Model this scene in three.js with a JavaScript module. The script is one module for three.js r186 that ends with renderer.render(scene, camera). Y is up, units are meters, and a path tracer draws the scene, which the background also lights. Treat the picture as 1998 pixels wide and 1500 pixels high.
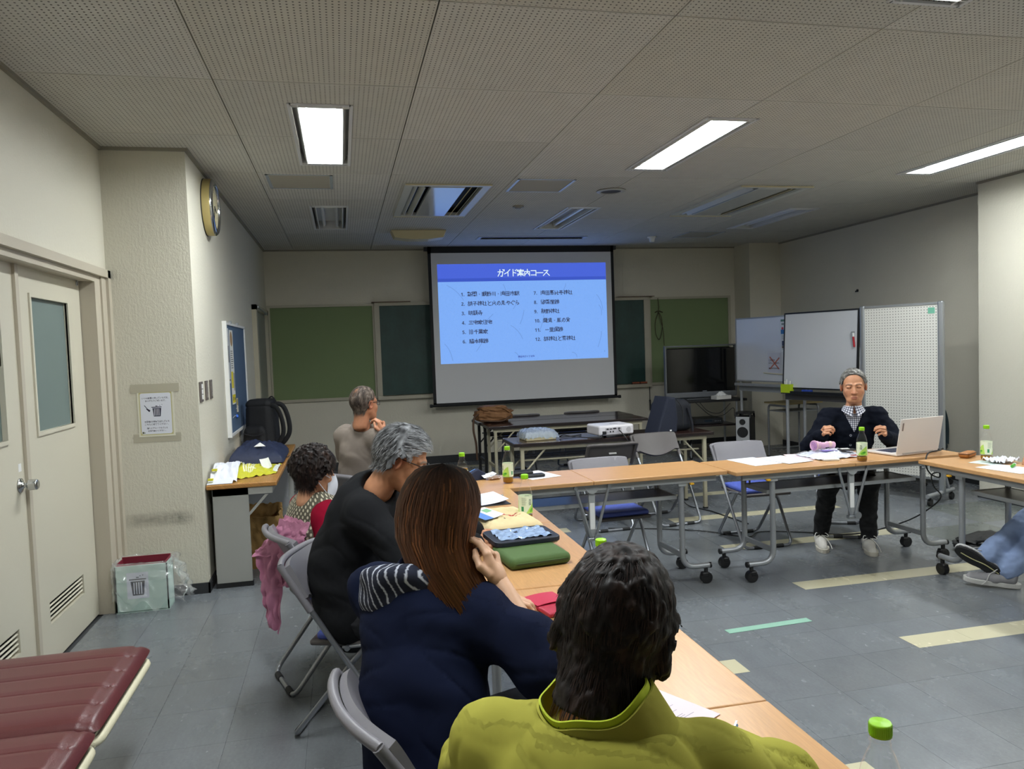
import * as THREE from 'three';
import { RoundedBoxGeometry } from 'three/addons/geometries/RoundedBoxGeometry.js';
import { mergeGeometries, toCreasedNormals } from 'three/addons/utils/BufferGeometryUtils.js';
import { RectAreaLightUniformsLib } from 'three/addons/lights/RectAreaLightUniformsLib.js';
import { createNoise3D, createNoise2D } from 'simplex-noise';

// ---------------------------------------------------------------- camera, light, exposure
const scene = new THREE.Scene();
scene.background = new THREE.Color(0x000000);
const CAMH = 1.44, CEIL = 2.683;
const camera = new THREE.PerspectiveCamera(2 * Math.atan(750 / 1488.2) * 180 / Math.PI, 1998 / 1500, 0.05, 60);
camera.position.set(0, CAMH, 0);
camera.rotation.set(-0.05, -0.2177, -0.0356, 'YXZ');
const renderer = new THREE.WebGLRenderer({ antialias: true });
renderer.toneMapping = THREE.LinearToneMapping;
renderer.toneMappingExposure = 1.18;
renderer.shadowMap.enabled = true;
RectAreaLightUniformsLib.init();
const TUBE_LIGHT = 36;                                  // radiance of a lit ceiling troffer
const LAMP_COLOR = new THREE.Color().setRGB(0.95, 1.0, 1.01);
const SLIDE_GLOW = 0.8;                                 // radiance of the projected picture

// ---------------------------------------------------------------- helpers
let seedState = 12345;
function rnd() { seedState = (seedState + 0x6d2b79f5) | 0; let t = Math.imul(seedState ^ (seedState >>> 15), 1 | seedState); t = (t + Math.imul(t ^ (t >>> 7), 61 | t)) ^ t; return ((t ^ (t >>> 14)) >>> 0) / 4294967296; }
function reseed(s) { seedState = s | 0; }
const rr = (a, b) => a + (b - a) * rnd();
reseed(7); const noise3 = createNoise3D(rnd), noise2 = createNoise2D(rnd);
const V = (x, y, z) => new THREE.Vector3(x, y, z);
const PI = Math.PI;
const clamp = (x, a, b) => Math.max(a, Math.min(b, x));
const lerp = (a, b, t) => a + (b - a) * t;
const sstep = (a, b, x) => { const t = clamp((x - a) / (b - a), 0, 1); return t * t * (3 - 2 * t); };

function clean(g) {                                      // the same attributes on every geometry
  let q = g.index ? g.toNonIndexed() : g;
  for (const k of Object.keys(q.attributes)) if (!['position', 'normal', 'uv', 'color'].includes(k)) q.deleteAttribute(k);
  if (!q.attributes.normal) q.computeVertexNormals();
  if (!q.attributes.uv) q.setAttribute('uv', new THREE.Float32BufferAttribute(new Float32Array(q.attributes.position.count * 2), 2));
  return q;
}
function join(list) {
  if (!Array.isArray(list)) list = [list];
  if (list.length === 1) return list[0];
  const q = list.map(clean);
  const anyC = q.some(g => g.attributes.color);
  if (anyC) for (const g of q) if (!g.attributes.color) g.setAttribute('color', new THREE.Float32BufferAttribute(new Float32Array(g.attributes.position.count * 3).fill(1), 3));
  return mergeGeometries(q, false);
}
const used = new Map();
function numbered(n) { const k = used.get(n) || 0; used.set(n, k + 1); return k ? n + '_' + String(k).padStart(3, '0') : n; }
function sh(o) { o.traverse(c => { if (c.isMesh) { c.castShadow = true; c.receiveShadow = true; } }); return o; }
function part(parent, name, geos, m) {
  const o = new THREE.Mesh(join(geos), m); o.name = name; o.castShadow = o.receiveShadow = true; parent.add(o); return o;
}
function tag(o, label, category, group) { o.userData.label = label; o.userData.category = category; if (group) o.userData.group = group; return o; }
function thing(name, label, category, p = [0, 0, 0], ry = 0, group) {
  const o = new THREE.Group(); o.name = numbered(name); o.position.set(...p); o.rotation.y = ry; scene.add(o);
  return tag(o, label, category, group);
}
function solo(name, label, category, geos, m, p = [0, 0, 0], ry = 0, group) {
  const o = new THREE.Mesh(join(geos), m); o.name = numbered(name); o.position.set(...p); o.rotation.y = ry; o.castShadow = o.receiveShadow = true; scene.add(o);
  return tag(o, label, category, group);
}
function dup(src, label, p, ry, group) {
  const o = src.clone(); o.name = numbered(src.name.replace(/_\d\d\d$/, '')); o.position.set(...p); o.rotation.y = ry; o.userData = { ...src.userData };
  scene.add(o); if (label) o.userData.label = label; if (group) o.userData.group = group; return o;
}
function struct(name, geos, m, label) {
  const o = geos === null ? new THREE.Group() : new THREE.Mesh(join(geos), m);
  o.name = numbered(name); o.userData.kind = 'structure'; if (label) o.userData.label = label; o.castShadow = o.receiveShadow = true; scene.add(o); return o;
}
function mt(g, x = 0, y = 0, z = 0, rx = 0, ry = 0, rz = 0) {
  if (rx || ry || rz) g.applyMatrix4(new THREE.Matrix4().makeRotationFromEuler(new THREE.Euler(rx, ry, rz, 'YXZ')));
  g.translate(x, y, z); return g;
}
// boxes carry uv in metres
function box(w, h, d, x = 0, y = 0, z = 0, rx = 0, ry = 0, rz = 0) {
  const g = new THREE.BoxGeometry(w, h, d), uv = g.attributes.uv, p = g.attributes.position, n = g.attributes.normal;
  for (let i = 0; i < uv.count; i++) {
    const ax = Math.abs(n.getX(i)), ay = Math.abs(n.getY(i));
    if (ax > .5) uv.setXY(i, p.getZ(i), p.getY(i)); else if (ay > .5) uv.setXY(i, p.getX(i), p.getZ(i)); else uv.setXY(i, p.getX(i), p.getY(i));
  }
  return mt(g, x, y, z, rx, ry, rz);
}
function rbox(w, h, d, r, x = 0, y = 0, z = 0, rx = 0, ry = 0, rz = 0, seg = 2) {
  const g = new RoundedBoxGeometry(w, h, d, seg, Math.min(r, w / 2.01, h / 2.01, d / 2.01)), uv = g.attributes.uv, p = g.attributes.position, n = g.attributes.normal;
  for (let i = 0; i < uv.count; i++) {
    const ax = Math.abs(n.getX(i)), ay = Math.abs(n.getY(i)), az = Math.abs(n.getZ(i));
    if (ax > ay && ax > az) uv.setXY(i, p.getZ(i), p.getY(i)); else if (ay > az) uv.setXY(i, p.getX(i), p.getZ(i)); else uv.setXY(i, p.getX(i), p.getY(i));
  }
  return mt(g, x, y, z, rx, ry, rz);
}
// box given by its corners
const bb = (x0, x1, y0, y1, z0, z1) => { const g = box(Math.abs(x1 - x0), Math.abs(y1 - y0), Math.abs(z1 - z0), (x0 + x1) / 2, (y0 + y1) / 2, (z0 + z1) / 2), uv = g.attributes.uv, p = g.attributes.position, n = g.attributes.normal;
  for (let i = 0; i < uv.count; i++) { const ax = Math.abs(n.getX(i)), ay = Math.abs(n.getY(i)); if (ax > .5) uv.setXY(i, p.getZ(i), p.getY(i)); else if (ay > .5) uv.setXY(i, p.getX(i), p.getZ(i)); else uv.setXY(i, p.getX(i), p.getY(i)); }
  return g; };
function cyl(r0, r1, h, x = 0, y = 0, z = 0, rx = 0, ry = 0, rz = 0, seg = 16) { return mt(new THREE.CylinderGeometry(r0, r1, h, seg), x, y, z, rx, ry, rz); }
function rod(a, b, r, seg = 10, r2 = r) {
  a = Array.isArray(a) ? V(...a) : a; b = Array.isArray(b) ? V(...b) : b;
  const d = b.clone().sub(a), L = d.length(), g = new THREE.CylinderGeometry(r2, r, L, seg);
  g.applyQuaternion(new THREE.Quaternion().setFromUnitVectors(V(0, 1, 0), d.normalize())); g.translate((a.x + b.x) / 2, (a.y + b.y) / 2, (a.z + b.z) / 2); return g;
}
// a bent pipe: straight runs with rounded corners
function pipe(pts, r, corner = .04, seg = 10, closed = false) {
  const P = pts.map(p => Array.isArray(p) ? V(...p) : p), path = new THREE.CurvePath(), n = P.length;
  let prev = null;
  const at = i => P[(i + n) % n];
  const pieces = [];
  for (let i = 0; i < n; i++) {
    if (!closed && (i === 0 || i === n - 1)) { pieces.push([at(i), at(i), at(i)]); continue; }
    const A = at(i - 1).clone().sub(at(i)), B = at(i + 1).clone().sub(at(i)), c = Math.min(corner, A.length() * .49, B.length() * .49);
    pieces.push([at(i).clone().add(A.normalize().multiplyScalar(c)), at(i), at(i).clone().add(B.normalize().multiplyScalar(c))]);
  }
  const out = [];
  for (let i = 0; i < pieces.length; i++) {
    const [a, m, b] = pieces[i];
    if (a.distanceTo(b) < 1e-6) { out.push(a); continue; }
    for (let k = 0; k <= 6; k++) { const t = k / 6; out.push(a.clone().multiplyScalar((1 - t) * (1 - t)).addScaledVector(m, 2 * t * (1 - t)).addScaledVector(b, t * t)); }
  }
  if (closed) out.push(out[0].clone());
  return sweep(out, r, seg);
}
// tube through a list of points, parallel transported, with end caps; r may be a function of 0..1
function sweep(pts, r, seg = 8, flat = 1) {
  const P = pts.map(p => Array.isArray(p) ? V(...p) : p), n = P.length, T = [];
  for (let i = 0; i < n; i++) T.push(P[Math.min(i + 1, n - 1)].clone().sub(P[Math.max(i - 1, 0)]).normalize());
  let N = Math.abs(T[0].y) < .9 ? V(0, 1, 0) : V(1, 0, 0); N.addScaledVector(T[0], -N.dot(T[0])).normalize();
  const pos = [], nor = [], uv = [], idx = []; let L = 0;
  const R = typeof r === 'function' ? r : () => r;
  for (let i = 0; i < n; i++) {
    if (i) { L += P[i].distanceTo(P[i - 1]); N.addScaledVector(T[i], -N.dot(T[i])).normalize(); }
    const B = T[i].clone().cross(N), rad = R(i / (n - 1));
    for (let k = 0; k <= seg; k++) {
      const a = k / seg * 2 * PI, c = Math.cos(a), s = Math.sin(a) * flat, d = N.clone().multiplyScalar(c).addScaledVector(B, s);
      pos.push(P[i].x + d.x * rad, P[i].y + d.y * rad, P[i].z + d.z * rad); const q = N.clone().multiplyScalar(c * flat).addScaledVector(B, Math.sin(a)).normalize(); nor.push(q.x, q.y, q.z); uv.push(k / seg * 2 * PI * rad, L);
      if (i && k) { const a0 = (i - 1) * (seg + 1) + k - 1, b0 = i * (seg + 1) + k - 1; idx.push(a0, a0 + 1, b0, a0 + 1, b0 + 1, b0); }
    }
  }
  for (const [i, s] of [[0, -1], [n - 1, 1]]) {
    const c = pos.length / 3; pos.push(P[i].x, P[i].y, P[i].z); nor.push(T[i].x * s, T[i].y * s, T[i].z * s); uv.push(0, 0);
    for (let k = 0; k <= seg; k++) { const q = (i * (seg + 1) + k) * 3; pos.push(pos[q], pos[q + 1], pos[q + 2]); nor.push(T[i].x * s, T[i].y * s, T[i].z * s); uv.push(0, 0); if (k) s > 0 ? idx.push(c, c + k, c + k + 1) : idx.push(c, c + k + 1, c + k); }
  }
  const g = new THREE.BufferGeometry(); g.setAttribute('position', new THREE.Float32BufferAttribute(pos, 3)); g.setAttribute('normal', new THREE.Float32BufferAttribute(nor, 3)); g.setAttribute('uv', new THREE.Float32BufferAttribute(uv, 2)); g.setIndex(idx); return g;
}
function spline(pts, n = 24, closed = false) { return new THREE.CatmullRomCurve3(pts.map(p => Array.isArray(p) ? V(...p) : p), closed, 'centripetal').getPoints(n); }
const cord = (pts, r, n = 40, seg = 6) => sweep(spline(pts, n), r, seg);
function lathe(pts, seg = 28) { return new THREE.LatheGeometry(pts.map(p => new THREE.Vector2(p[0], p[1])), seg); }
function extr(pts, depth, bevel = 0, holes) {
  const s = new THREE.Shape(pts.map(p => new THREE.Vector2(p[0], p[1])));
  if (holes) for (const h of holes) s.holes.push(new THREE.Path(h.map(p => new THREE.Vector2(p[0], p[1]))));
  return new THREE.ExtrudeGeometry(s, { depth, bevelEnabled: bevel > 0, bevelSize: bevel, bevelThickness: bevel, bevelSegments: 2, curveSegments: 12 });
}
function rrect(w, h, r, n = 5) {                          // rounded rectangle outline, centred
  const o = []; for (const [cx, cy, a] of [[w / 2 - r, h / 2 - r, 0], [-w / 2 + r, h / 2 - r, 1], [-w / 2 + r, -h / 2 + r, 2], [w / 2 - r, -h / 2 + r, 3]])
    for (let k = 0; k <= n; k++) { const t = (a + k / n) * PI / 2; o.push([cx + r * Math.cos(t), cy + r * Math.sin(t)]); } return o;
}
// grid sheet: f(u,v) -> [x,y,z]
function sheet(f, nu, nv, thick = 0) {
  const pos = [], uv = [], idx = [];
  for (let j = 0; j <= nv; j++) for (let i = 0; i <= nu; i++) { const p = f(i / nu, j / nv); pos.push(...p); uv.push(i / nu, j / nv); }
  for (let j = 0; j < nv; j++) for (let i = 0; i < nu; i++) { const a = j * (nu + 1) + i, b = a + 1, c = a + nu + 1, d = c + 1; idx.push(a, b, c, b, d, c); }
  let g = new THREE.BufferGeometry(); g.setAttribute('position', new THREE.Float32BufferAttribute(pos, 3)); g.setAttribute('uv', new THREE.Float32BufferAttribute(uv, 2)); g.setIndex(idx); g.computeVertexNormals();
  if (!thick) return g;
  const n = g.attributes.normal, N = (nu + 1) * (nv + 1), p2 = pos.slice(), u2 = uv.slice(), i2 = idx.slice();
  for (let i = 0; i < N; i++) { p2.push(pos[i * 3] - n.getX(i) * thick, pos[i * 3 + 1] - n.getY(i) * thick, pos[i * 3 + 2] - n.getZ(i) * thick); u2.push(uv[i * 2], uv[i * 2 + 1]); }
  for (let k = 0; k < idx.length; k += 3) i2.push(idx[k] + N, idx[k + 2] + N, idx[k + 1] + N);
  const edge = []; for (let i = 0; i < nu; i++) edge.push([i + 1, i], [nv * (nu + 1) + i, nv * (nu + 1) + i + 1]); for (let j = 0; j < nv; j++) edge.push([j * (nu + 1), (j + 1) * (nu + 1)], [(j + 1) * (nu + 1) + nu, j * (nu + 1) + nu]);
  for (const [a, b] of edge) i2.push(a, b, a + N, b, b + N, a + N);
  g = new THREE.BufferGeometry(); g.setAttribute('position', new THREE.Float32BufferAttribute(p2, 3)); g.setAttribute('uv', new THREE.Float32BufferAttribute(u2, 2)); g.setIndex(i2);
  return toCreasedNormals(g, 1.0);
}

// ---------------------------------------------------------------- textures
function dataTex(n, f, srgb = false, m = n) {
  const d = new Uint8Array(n * m * 4);
  for (let j = 0; j < m; j++) for (let i = 0; i < n; i++) { const c = f(i / n, j / m, i, j), k = (j * n + i) * 4; d[k] = c[0]; d[k + 1] = c[1]; d[k + 2] = c[2]; d[k + 3] = 255; }
  const t = new THREE.DataTexture(d, n, m, THREE.RGBAFormat); t.wrapS = t.wrapT = THREE.RepeatWrapping; t.magFilter = THREE.LinearFilter; t.minFilter = THREE.LinearMipmapLinearFilter; t.generateMipmaps = true;
  if (srgb) t.colorSpace = THREE.SRGBColorSpace; t.needsUpdate = true; return t;
}
// tileable noise
function tn(u, v, f, seed = 0) { const a = u * 2 * PI, b = v * 2 * PI, k = f / (2 * PI); return (noise3(Math.cos(a) * k + seed, Math.sin(a) * k + seed * 1.7, Math.cos(b) * k + 10) + noise3(Math.sin(b) * k + seed, Math.cos(a) * k + 31, Math.sin(a) * k + seed * .3)) * .5; }
function rep(t, sx, sy = sx) { const c = t.clone(); c.repeat.set(sx, sy); c.needsUpdate = true; return c; }
const g3 = (v) => [v, v, v];
const T_plaster = dataTex(512, (u, v) => { const n = .5 + .28 * tn(u, v, 30, 1) + .2 * tn(u, v, 75, 2) + .08 * tn(u, v, 180, 3); return g3(clamp(n, 0, 1) * 255); });
const T_fine = dataTex(256, (u, v) => g3(clamp(.5 + .3 * tn(u, v, 60, 4) + .2 * (rnd() - .5), 0, 1) * 255));
const T_cloth = dataTex(256, (u, v, i, j) => { const w = ((i >> 1) + (j >> 1)) % 2 ? .62 : .38; return g3(clamp(w + .25 * (rnd() - .5), 0, 1) * 255); });
const T_wood = dataTex(512, (u, v) => {
  const g = tn(u * 1, v, 6, 5), s = tn(u, v * 1, 3, 6); const streak = noise2(u * 5 + 3 * s, v * 150) * .5 + noise2(u * 14, v * 320) * .3 + noise2(u * 2, v * 40 + g * 2) * .5;
  const k = 1 + .055 * streak; return [clamp(192 * k, 0, 255), clamp(147 * k, 0, 255), clamp(99 * k, 0, 255)];
}, true);
const T_oakdark = dataTex(512, (u, v) => {
  const s = tn(u, v, 4, 8), streak = noise2(u * 4 + s * 2, v * 60) * .6 + noise2(u * 12, v * 200) * .5; const k = 1 + .13 * streak; return [clamp(170 * k, 0, 255), clamp(122 * k, 0, 255), clamp(66 * k, 0, 255)];
}, true);
const canvas = (w, h) => { const c = document.createElement('canvas'); c.width = w; c.height = h; return c; };
function canTex(c) { const t = new THREE.CanvasTexture(c); t.colorSpace = THREE.SRGBColorSpace; return t; }

// ---------------------------------------------------------------- materials
const M = {};
const std = (color, roughness = .6, o = {}) => new THREE.MeshStandardMaterial({ color, roughness, ...o });
const phys = (o) => new THREE.MeshPhysicalMaterial(o);
M.wall = std(0xcfcbbb, .62, { bumpMap: rep(T_plaster, 1.6), bumpScale: .002 });
M.wallBack = std(0xd6d1c1, .75, { bumpMap: rep(T_plaster, 2), bumpScale: .002 });
M.black = std(0x18191b, .5);
M.rubber = std(0x1d1d1f, .8);
M.blackPlastic = std(0x141416, .42);
M.baseboard = std(0x2a2b2e, .55);
M.doorPaint = std(0xc9c4b2, .42, { bumpMap: rep(T_fine, 3), bumpScale: .0004 });
M.doorTrim = std(0xb9b1a0, .45);
M.chrome = std(0xc8cacc, .16, { metalness: 1 });
M.steel = std(0xa9adb2, .34, { metalness: .85 });
M.silver = std(0x9fa2a6, .38, { metalness: .55 });
M.greySteel = std(0x9a9d9e, .5, { metalness: .15 });
M.white = std(0xe6e6e4, .5);
M.cream = std(0xd9d3b6, .5);
M.beige = std(0xa09a84, .5);
M.wood = std(0xffffff, .33, { map: T_wood, bumpMap: rep(T_fine, 2), bumpScale: .0002 });
M.woodEdge = std(0xb37f45, .45);
M.oak = std(0xffffff, .38, { map: rep(T_oakdark, 1.4, 1.4) });
M.darkTop = std(0x32211d, .16);
M.darkEdge = std(0x1d1413, .4);
M.blueSeat = std(0x4a5bb0, .55, { bumpMap: rep(T_cloth, 20), bumpScale: .0006 });
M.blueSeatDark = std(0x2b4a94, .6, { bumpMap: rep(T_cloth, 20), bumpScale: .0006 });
M.chairPlastic = std(0x77757b, .42, { bumpMap: rep(T_fine, 8), bumpScale: .0003 });
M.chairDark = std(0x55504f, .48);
M.chairPipe = std(0x8f9298, .3, { metalness: .75 });
M.shelfDark = std(0x4b4a4c, .35);
M.glassFrost = phys({ color: 0x6f7f7c, roughness: .55, metalness: 0, transmission: 0.15, thickness: 0 });
M.paper = std(0xe4e7ee, .8);
M.paperLav = std(0xd6dcef, .8);
// ---------------------------------------------------------------- the room
const XL = -0.86, XR = 5.72, ZB = -9.55, ZF = 2.6, XD = -1.33;      // left wall, right wall, back wall, wall behind, door wall
{
  // floor: vinyl tiles over a slab
  const T_floor = dataTex(1024, (u, v) => {
    const big = tn(u, v, 5, 11), mid = tn(u, v, 16, 12), fine = tn(u, v, 120, 13), sp = rnd();
    let k = 1 + .035 * big + .03 * mid + .035 * fine + (sp > .9985 ? .3 : 0) - (sp < .0008 ? .25 : 0);
    const s1 = noise2(u * 14 + v * 4, v * 420), s2 = noise2(u * 420, v * 12 + u * 5);
    if (s1 > .93 && fine > .15) k += .08; if (s2 > .95 && fine > .2) k += .07;
    return [clamp(126 * k, 0, 255), clamp(130 * k, 0, 255), clamp(134 * k, 0, 255)];
  }, true);
  const T_floorR = dataTex(512, (u, v) => { const k = .25 + .06 * tn(u, v, 4, 14) + .05 * tn(u, v, 14, 15) + .03 * tn(u, v, 60, 16); return g3(clamp(k, .08, .8) * 255); });
  const fm = (hex) => std(hex, 1, { map: rep(T_floor, .5), roughnessMap: rep(T_floorR, .4), bumpMap: rep(T_fine, 1.5), bumpScale: .0003 });
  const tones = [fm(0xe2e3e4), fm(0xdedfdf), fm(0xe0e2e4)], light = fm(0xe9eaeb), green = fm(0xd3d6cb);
  const mslab = std(0x3a3c3e, .7);
  const floor = struct('floor', bb(-2.2, 6.2, -.1, -.006, ZB - .3, ZF + .3), mslab, 'grey vinyl tile floor with cream inlaid strips');
  const S = .3, x0 = 2.51 - 13 * S, tiles = [], strips = [];
  const cream = std(0xc3bda0, 1, { roughnessMap: rep(T_floorR, .4), bumpMap: rep(T_fine, 1.5), bumpScale: .0003, map: null });
  // cream strips: two ranks with an aisle between them
  const zs = []; for (let k = -3; k < 8; k++) zs.push(-2.94 - .877 * k);
  const isStrip = (x, z) => zs.some(s => z < s + .002 && z > s - .14) && ((x > .01 && x < 1.66) || (x > 2.51 && x < 4.01));
  camera.updateMatrixWorld(true); camera.updateProjectionMatrix();
  const inView = (x, z) => { const p = V(x, 0, z).applyMatrix4(camera.matrixWorldInverse); if (p.z > -.3) return 0; const c = V(x, 0, z).project(camera); return Math.abs(c.x) < 1.15 && c.y > -1.2 && c.y < 1 ? 1 / p.z ** 2 : 0; };
  for (let i = 0; i < 26; i++) for (let j = 0; j < 41; j++) {
    const xa = x0 + i * S - .0, za = 2.74 - j * S; let xb = xa + S, zb = za - S;
    if (xa > 5.9 || xb < -1.6 || zb < ZB - .25) continue;
    tiles.push({ xa, xb, za, zb, w: inView((xa + xb) / 2, (za + zb) / 2), i, j });
  }
  tiles.sort((a, b) => b.w - a.w);
  const g = .0005, rest = [[], [], []];
  const tile = (xa, xb, za, zb, y = 0) => { const q = bb(xa + g, xb - g, -.006, y, zb + g, za - g); return q; };
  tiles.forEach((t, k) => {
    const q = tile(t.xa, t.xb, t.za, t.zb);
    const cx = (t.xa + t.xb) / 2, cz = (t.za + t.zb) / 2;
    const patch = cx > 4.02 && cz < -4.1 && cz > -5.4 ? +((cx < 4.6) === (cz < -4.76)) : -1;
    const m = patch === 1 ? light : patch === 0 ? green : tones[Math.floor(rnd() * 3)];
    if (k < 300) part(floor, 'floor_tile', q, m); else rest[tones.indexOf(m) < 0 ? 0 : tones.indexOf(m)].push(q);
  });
  rest.forEach((r, k) => { const o = part(floor, 'floor_tile', r, tones[k]); o.userData.kind = 'stuff'; });
  for (const z of zs) for (const [a, b] of [[.76, 1.66], [2.51, 4.01]]) for (let x = a; x < b - .01; x += .3) part(floor, 'cream_strip_tile', bb(x + .0006, x + .2994, -.004, .0007, z - .136, z), cream);
  // a strip of green masking tape on the floor
  solo('masking_tape_strip', 'pale green masking tape stuck on the grey floor in the aisle', 'tape', mt(box(.47, .0012, .05), 0, .0014, 0), std(0x84ae9b, .6), [2.02, 0, -3.39], .05);
}
{
  const wl = struct('wall_left', [bb(XL - .25, XL, 0, CEIL + .1, ZB - .2, -4.91)], M.wall, 'cream plaster wall with the clock and pin board');
  struct('wall_left', [bb(XD - .3, XL - .25, 0, CEIL + .1, -5.2, -4.91)], M.wall, 'cream plaster return beside the double door');
  // wall of the double door, with the opening
  struct('wall_left', [bb(XD - .25, XD, 1.95, CEIL + .1, -4.91, ZF), bb(XD - .25, XD, 0, 1.95, -2.72, ZF)], M.wall, 'cream plaster wall above the double door');
  struct('wall_back', [bb(XL - .2, XR + .2, 0, CEIL + .1, ZB - .2, ZB)], M.wallBack, 'cream back wall behind the green boards');
  struct('wall_right', [bb(XR, XR + .2, 0, CEIL + .1, ZB, -5.5)], M.wallBack, 'cream recessed right wall behind the whiteboards');
  struct('wall_right', [bb(5.31, XR + .2, -0, CEIL + .1, -5.5, ZF)], M.wall, 'white plaster pillar wall at the right');
  struct('wall_right', [bb(5.27, XR, 0, CEIL + .1, ZB, -9.15)], M.wallBack, 'cream corner column beside the green board');
  struct('wall_front', [bb(-2.2, XR + .2, 0, CEIL + .1, ZF, ZF + .2)], M.wall, 'cream wall behind the audience');
  // baseboards
  const bh = .065;
  struct('baseboard_back', [bb(XL, 5.27, 0, bh + .03, ZB, ZB + .012)], M.baseboard);
  struct('baseboard_left', [bb(XL, XL + .01, 0, bh, ZB, -4.9), bb(-1.31, XL + .01, 0, bh, -4.91, -4.9)], M.baseboard);
  struct('baseboard_right', [bb(5.3, 5.31, 0, bh, -5.51, ZF), bb(5.3, XR, 0, bh, -5.51, -5.5), bb(XR - .01, XR, 0, bh, ZB, -5.5)], M.baseboard);
  // ceiling trim along the walls
  const tm = std(0x8d897c, .6);
  struct('trim_1', [bb(XL, XL + .02, CEIL - .018, CEIL, ZB, -4.9), bb(XD, XL + .02, CEIL - .018, CEIL, -4.91, -4.89), bb(XD, XD + .02, CEIL - .018, CEIL, -4.91, ZF), bb(XL, 5.27, CEIL - .015, CEIL, ZB, ZB + .015), bb(5.29, 5.31, CEIL - .018, CEIL, -5.5, ZF), bb(XR - .02, XR, CEIL - .018, CEIL, -9.15, -5.5)], tm);
  // rubbed dark stain on the plaster of the return (grime with its own outline)
  const st = dataTex(256, (u, v) => { const e = Math.abs(v - .5) * 2, f = Math.abs(u - .5) * 2; const a = clamp((1 - f ** 4) * (1 - e ** 1.6) * (.75 + .5 * tn(u, v, 9, 21)) * (u < .75 ? .75 : 1.1), 0, 1); return g3(a * 255); }, false, 64);
  const stain = struct('wall_left', mt(new THREE.PlaneGeometry(.40, .10), -1.115, .475, -4.9093), std(0x5a564c, .8, { transparent: true, opacity: .45, alphaMap: st, polygonOffset: true, polygonOffsetFactor: -1 }), 'grey scuff stain rubbed into the plaster above the waste box');
}
// ---------------------------------------------------------------- double door
{
  const d = struct('door_1', null, null, 'cream steel double door with glass lights and louvres'); d.position.set(-1.43, 0, 0);
  const leafGeo = (za, zb, wa, wb) => { // x thickness .04, with window and louvre openings
    const x0 = -.02, x1 = .02; const L = [bb(x0, x1, 1.75, 1.885, za, zb), bb(x0, x1, .30, 1.115, za, zb), bb(x0, x1, .01, .195, za, zb), bb(x0, x1, 1.115, 1.75, za, wa), bb(x0, x1, 1.115, 1.75, wb, zb), bb(x0, x1, .195, .30, za, wa), bb(x0, x1, .195, .30, wb, zb)]; return L;
  };
  for (const [za, zb, wa, wb] of [[-4.68, -3.806, -4.46, -3.975], [-3.794, -2.92, -3.625, -3.14]]) {
    const leaf = part(d, 'door_leaf', leafGeo(za, zb, wa, wb), M.doorPaint);
    part(leaf, 'glass_pane', bb(-.006, .006, 1.11, 1.755, wa - .005, wb + .005), M.glassFrost);
    const b = .018; part(leaf, 'glazing_bead', [bb(.012, .028, 1.75, 1.75 + b, wa - b, wb + b), bb(.012, .028, 1.115 - b, 1.115, wa - b, wb + b), bb(.012, .028, 1.115, 1.75, wa - b, wa), bb(.012, .028, 1.115, 1.75, wb, wb + b)], M.doorPaint);
    for (let k = 0; k < 5; k++) part(leaf, 'louvre_slat', box(.03, .008, wb - wa, .0, .208 + k * .021, (wa + wb) / 2, 0, 0, .6), M.doorPaint);
    part(leaf, 'louvre_backing', bb(-.019, -.012, .19, .305, wa, wb), M.black);
  }
  part(d, 'meeting_strip', [bb(.018, .034, .01, 1.885, -3.825, -3.79)], M.doorTrim);
  // knob on the second leaf
  const k = part(d, 'door_knob', [mt(lathe([[0, 0], [.032, 0], [.032, .006], [.016, .012], [.011, .02], [.011, .03], [.021, .034], [.024, .04], [.024, .066], [.02, .072], [0, .072]], 24), .02, .905, -3.73, 0, 0, -PI / 2)], M.chrome);
  part(d, 'door_sticker', bb(.02, .0212, .965, 1.0, -3.755, -3.725), M.white);
  // frame
  part(d, 'door_frame', [bb(-.06, .1, 1.885, 1.93, -4.9, -2.72), bb(-.06, .1, 0, 1.885, -4.78, -4.685), bb(-.06, .1, 0, 1.885, -2.915, -2.82), bb(.09, .125, 1.92, 1.965, -4.91, -2.7), bb(.09, .125, 0, 1.965, -4.91, -4.86), bb(-.06, .11, 0, 1.93, -4.86, -4.78)], M.doorTrim);
  part(d, 'door_stop', [bb(-.03, .0, 1.865, 1.89, -4.7, -2.9)], M.doorTrim);
  part(d, 'door_closer_clip', [mt(new THREE.TorusGeometry(.012, .003, 6, 12), .03, 1.87, -4.62, 0, PI / 2)], M.steel);
  part(d, 'backing', bb(-.2, -.1, 0, 2, -4.95, -2.7), M.black);
}
// second door at the end of the left wall, narrow from here
{
  const d = struct('door_2', null, null, 'grey flush door in a pale frame beside the green board'); d.position.set(XL, 0, 0);
  part(d, 'door_leaf', bb(.0, .012, .01, 1.9, -9.2, -8.12), std(0x8c8c80, .5));
  part(d, 'door_frame', [bb(0, .045, 0, 1.95, -8.12, -8.02), bb(0, .045, 0, 1.95, -9.3, -9.2), bb(0, .045, 1.9, 1.95, -9.3, -8.02), bb(.012, .03, 0, 1.9, -8.2, -8.17)], std(0xb4ae9a, .5));
  part(d, 'door_closer', [rod([.05, 1.93, -8.15], [.06, 1.9, -8.9], .008), rbox(.03, .03, .12, .004, .05, 1.9, -8.95)], M.steel);
}
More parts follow.
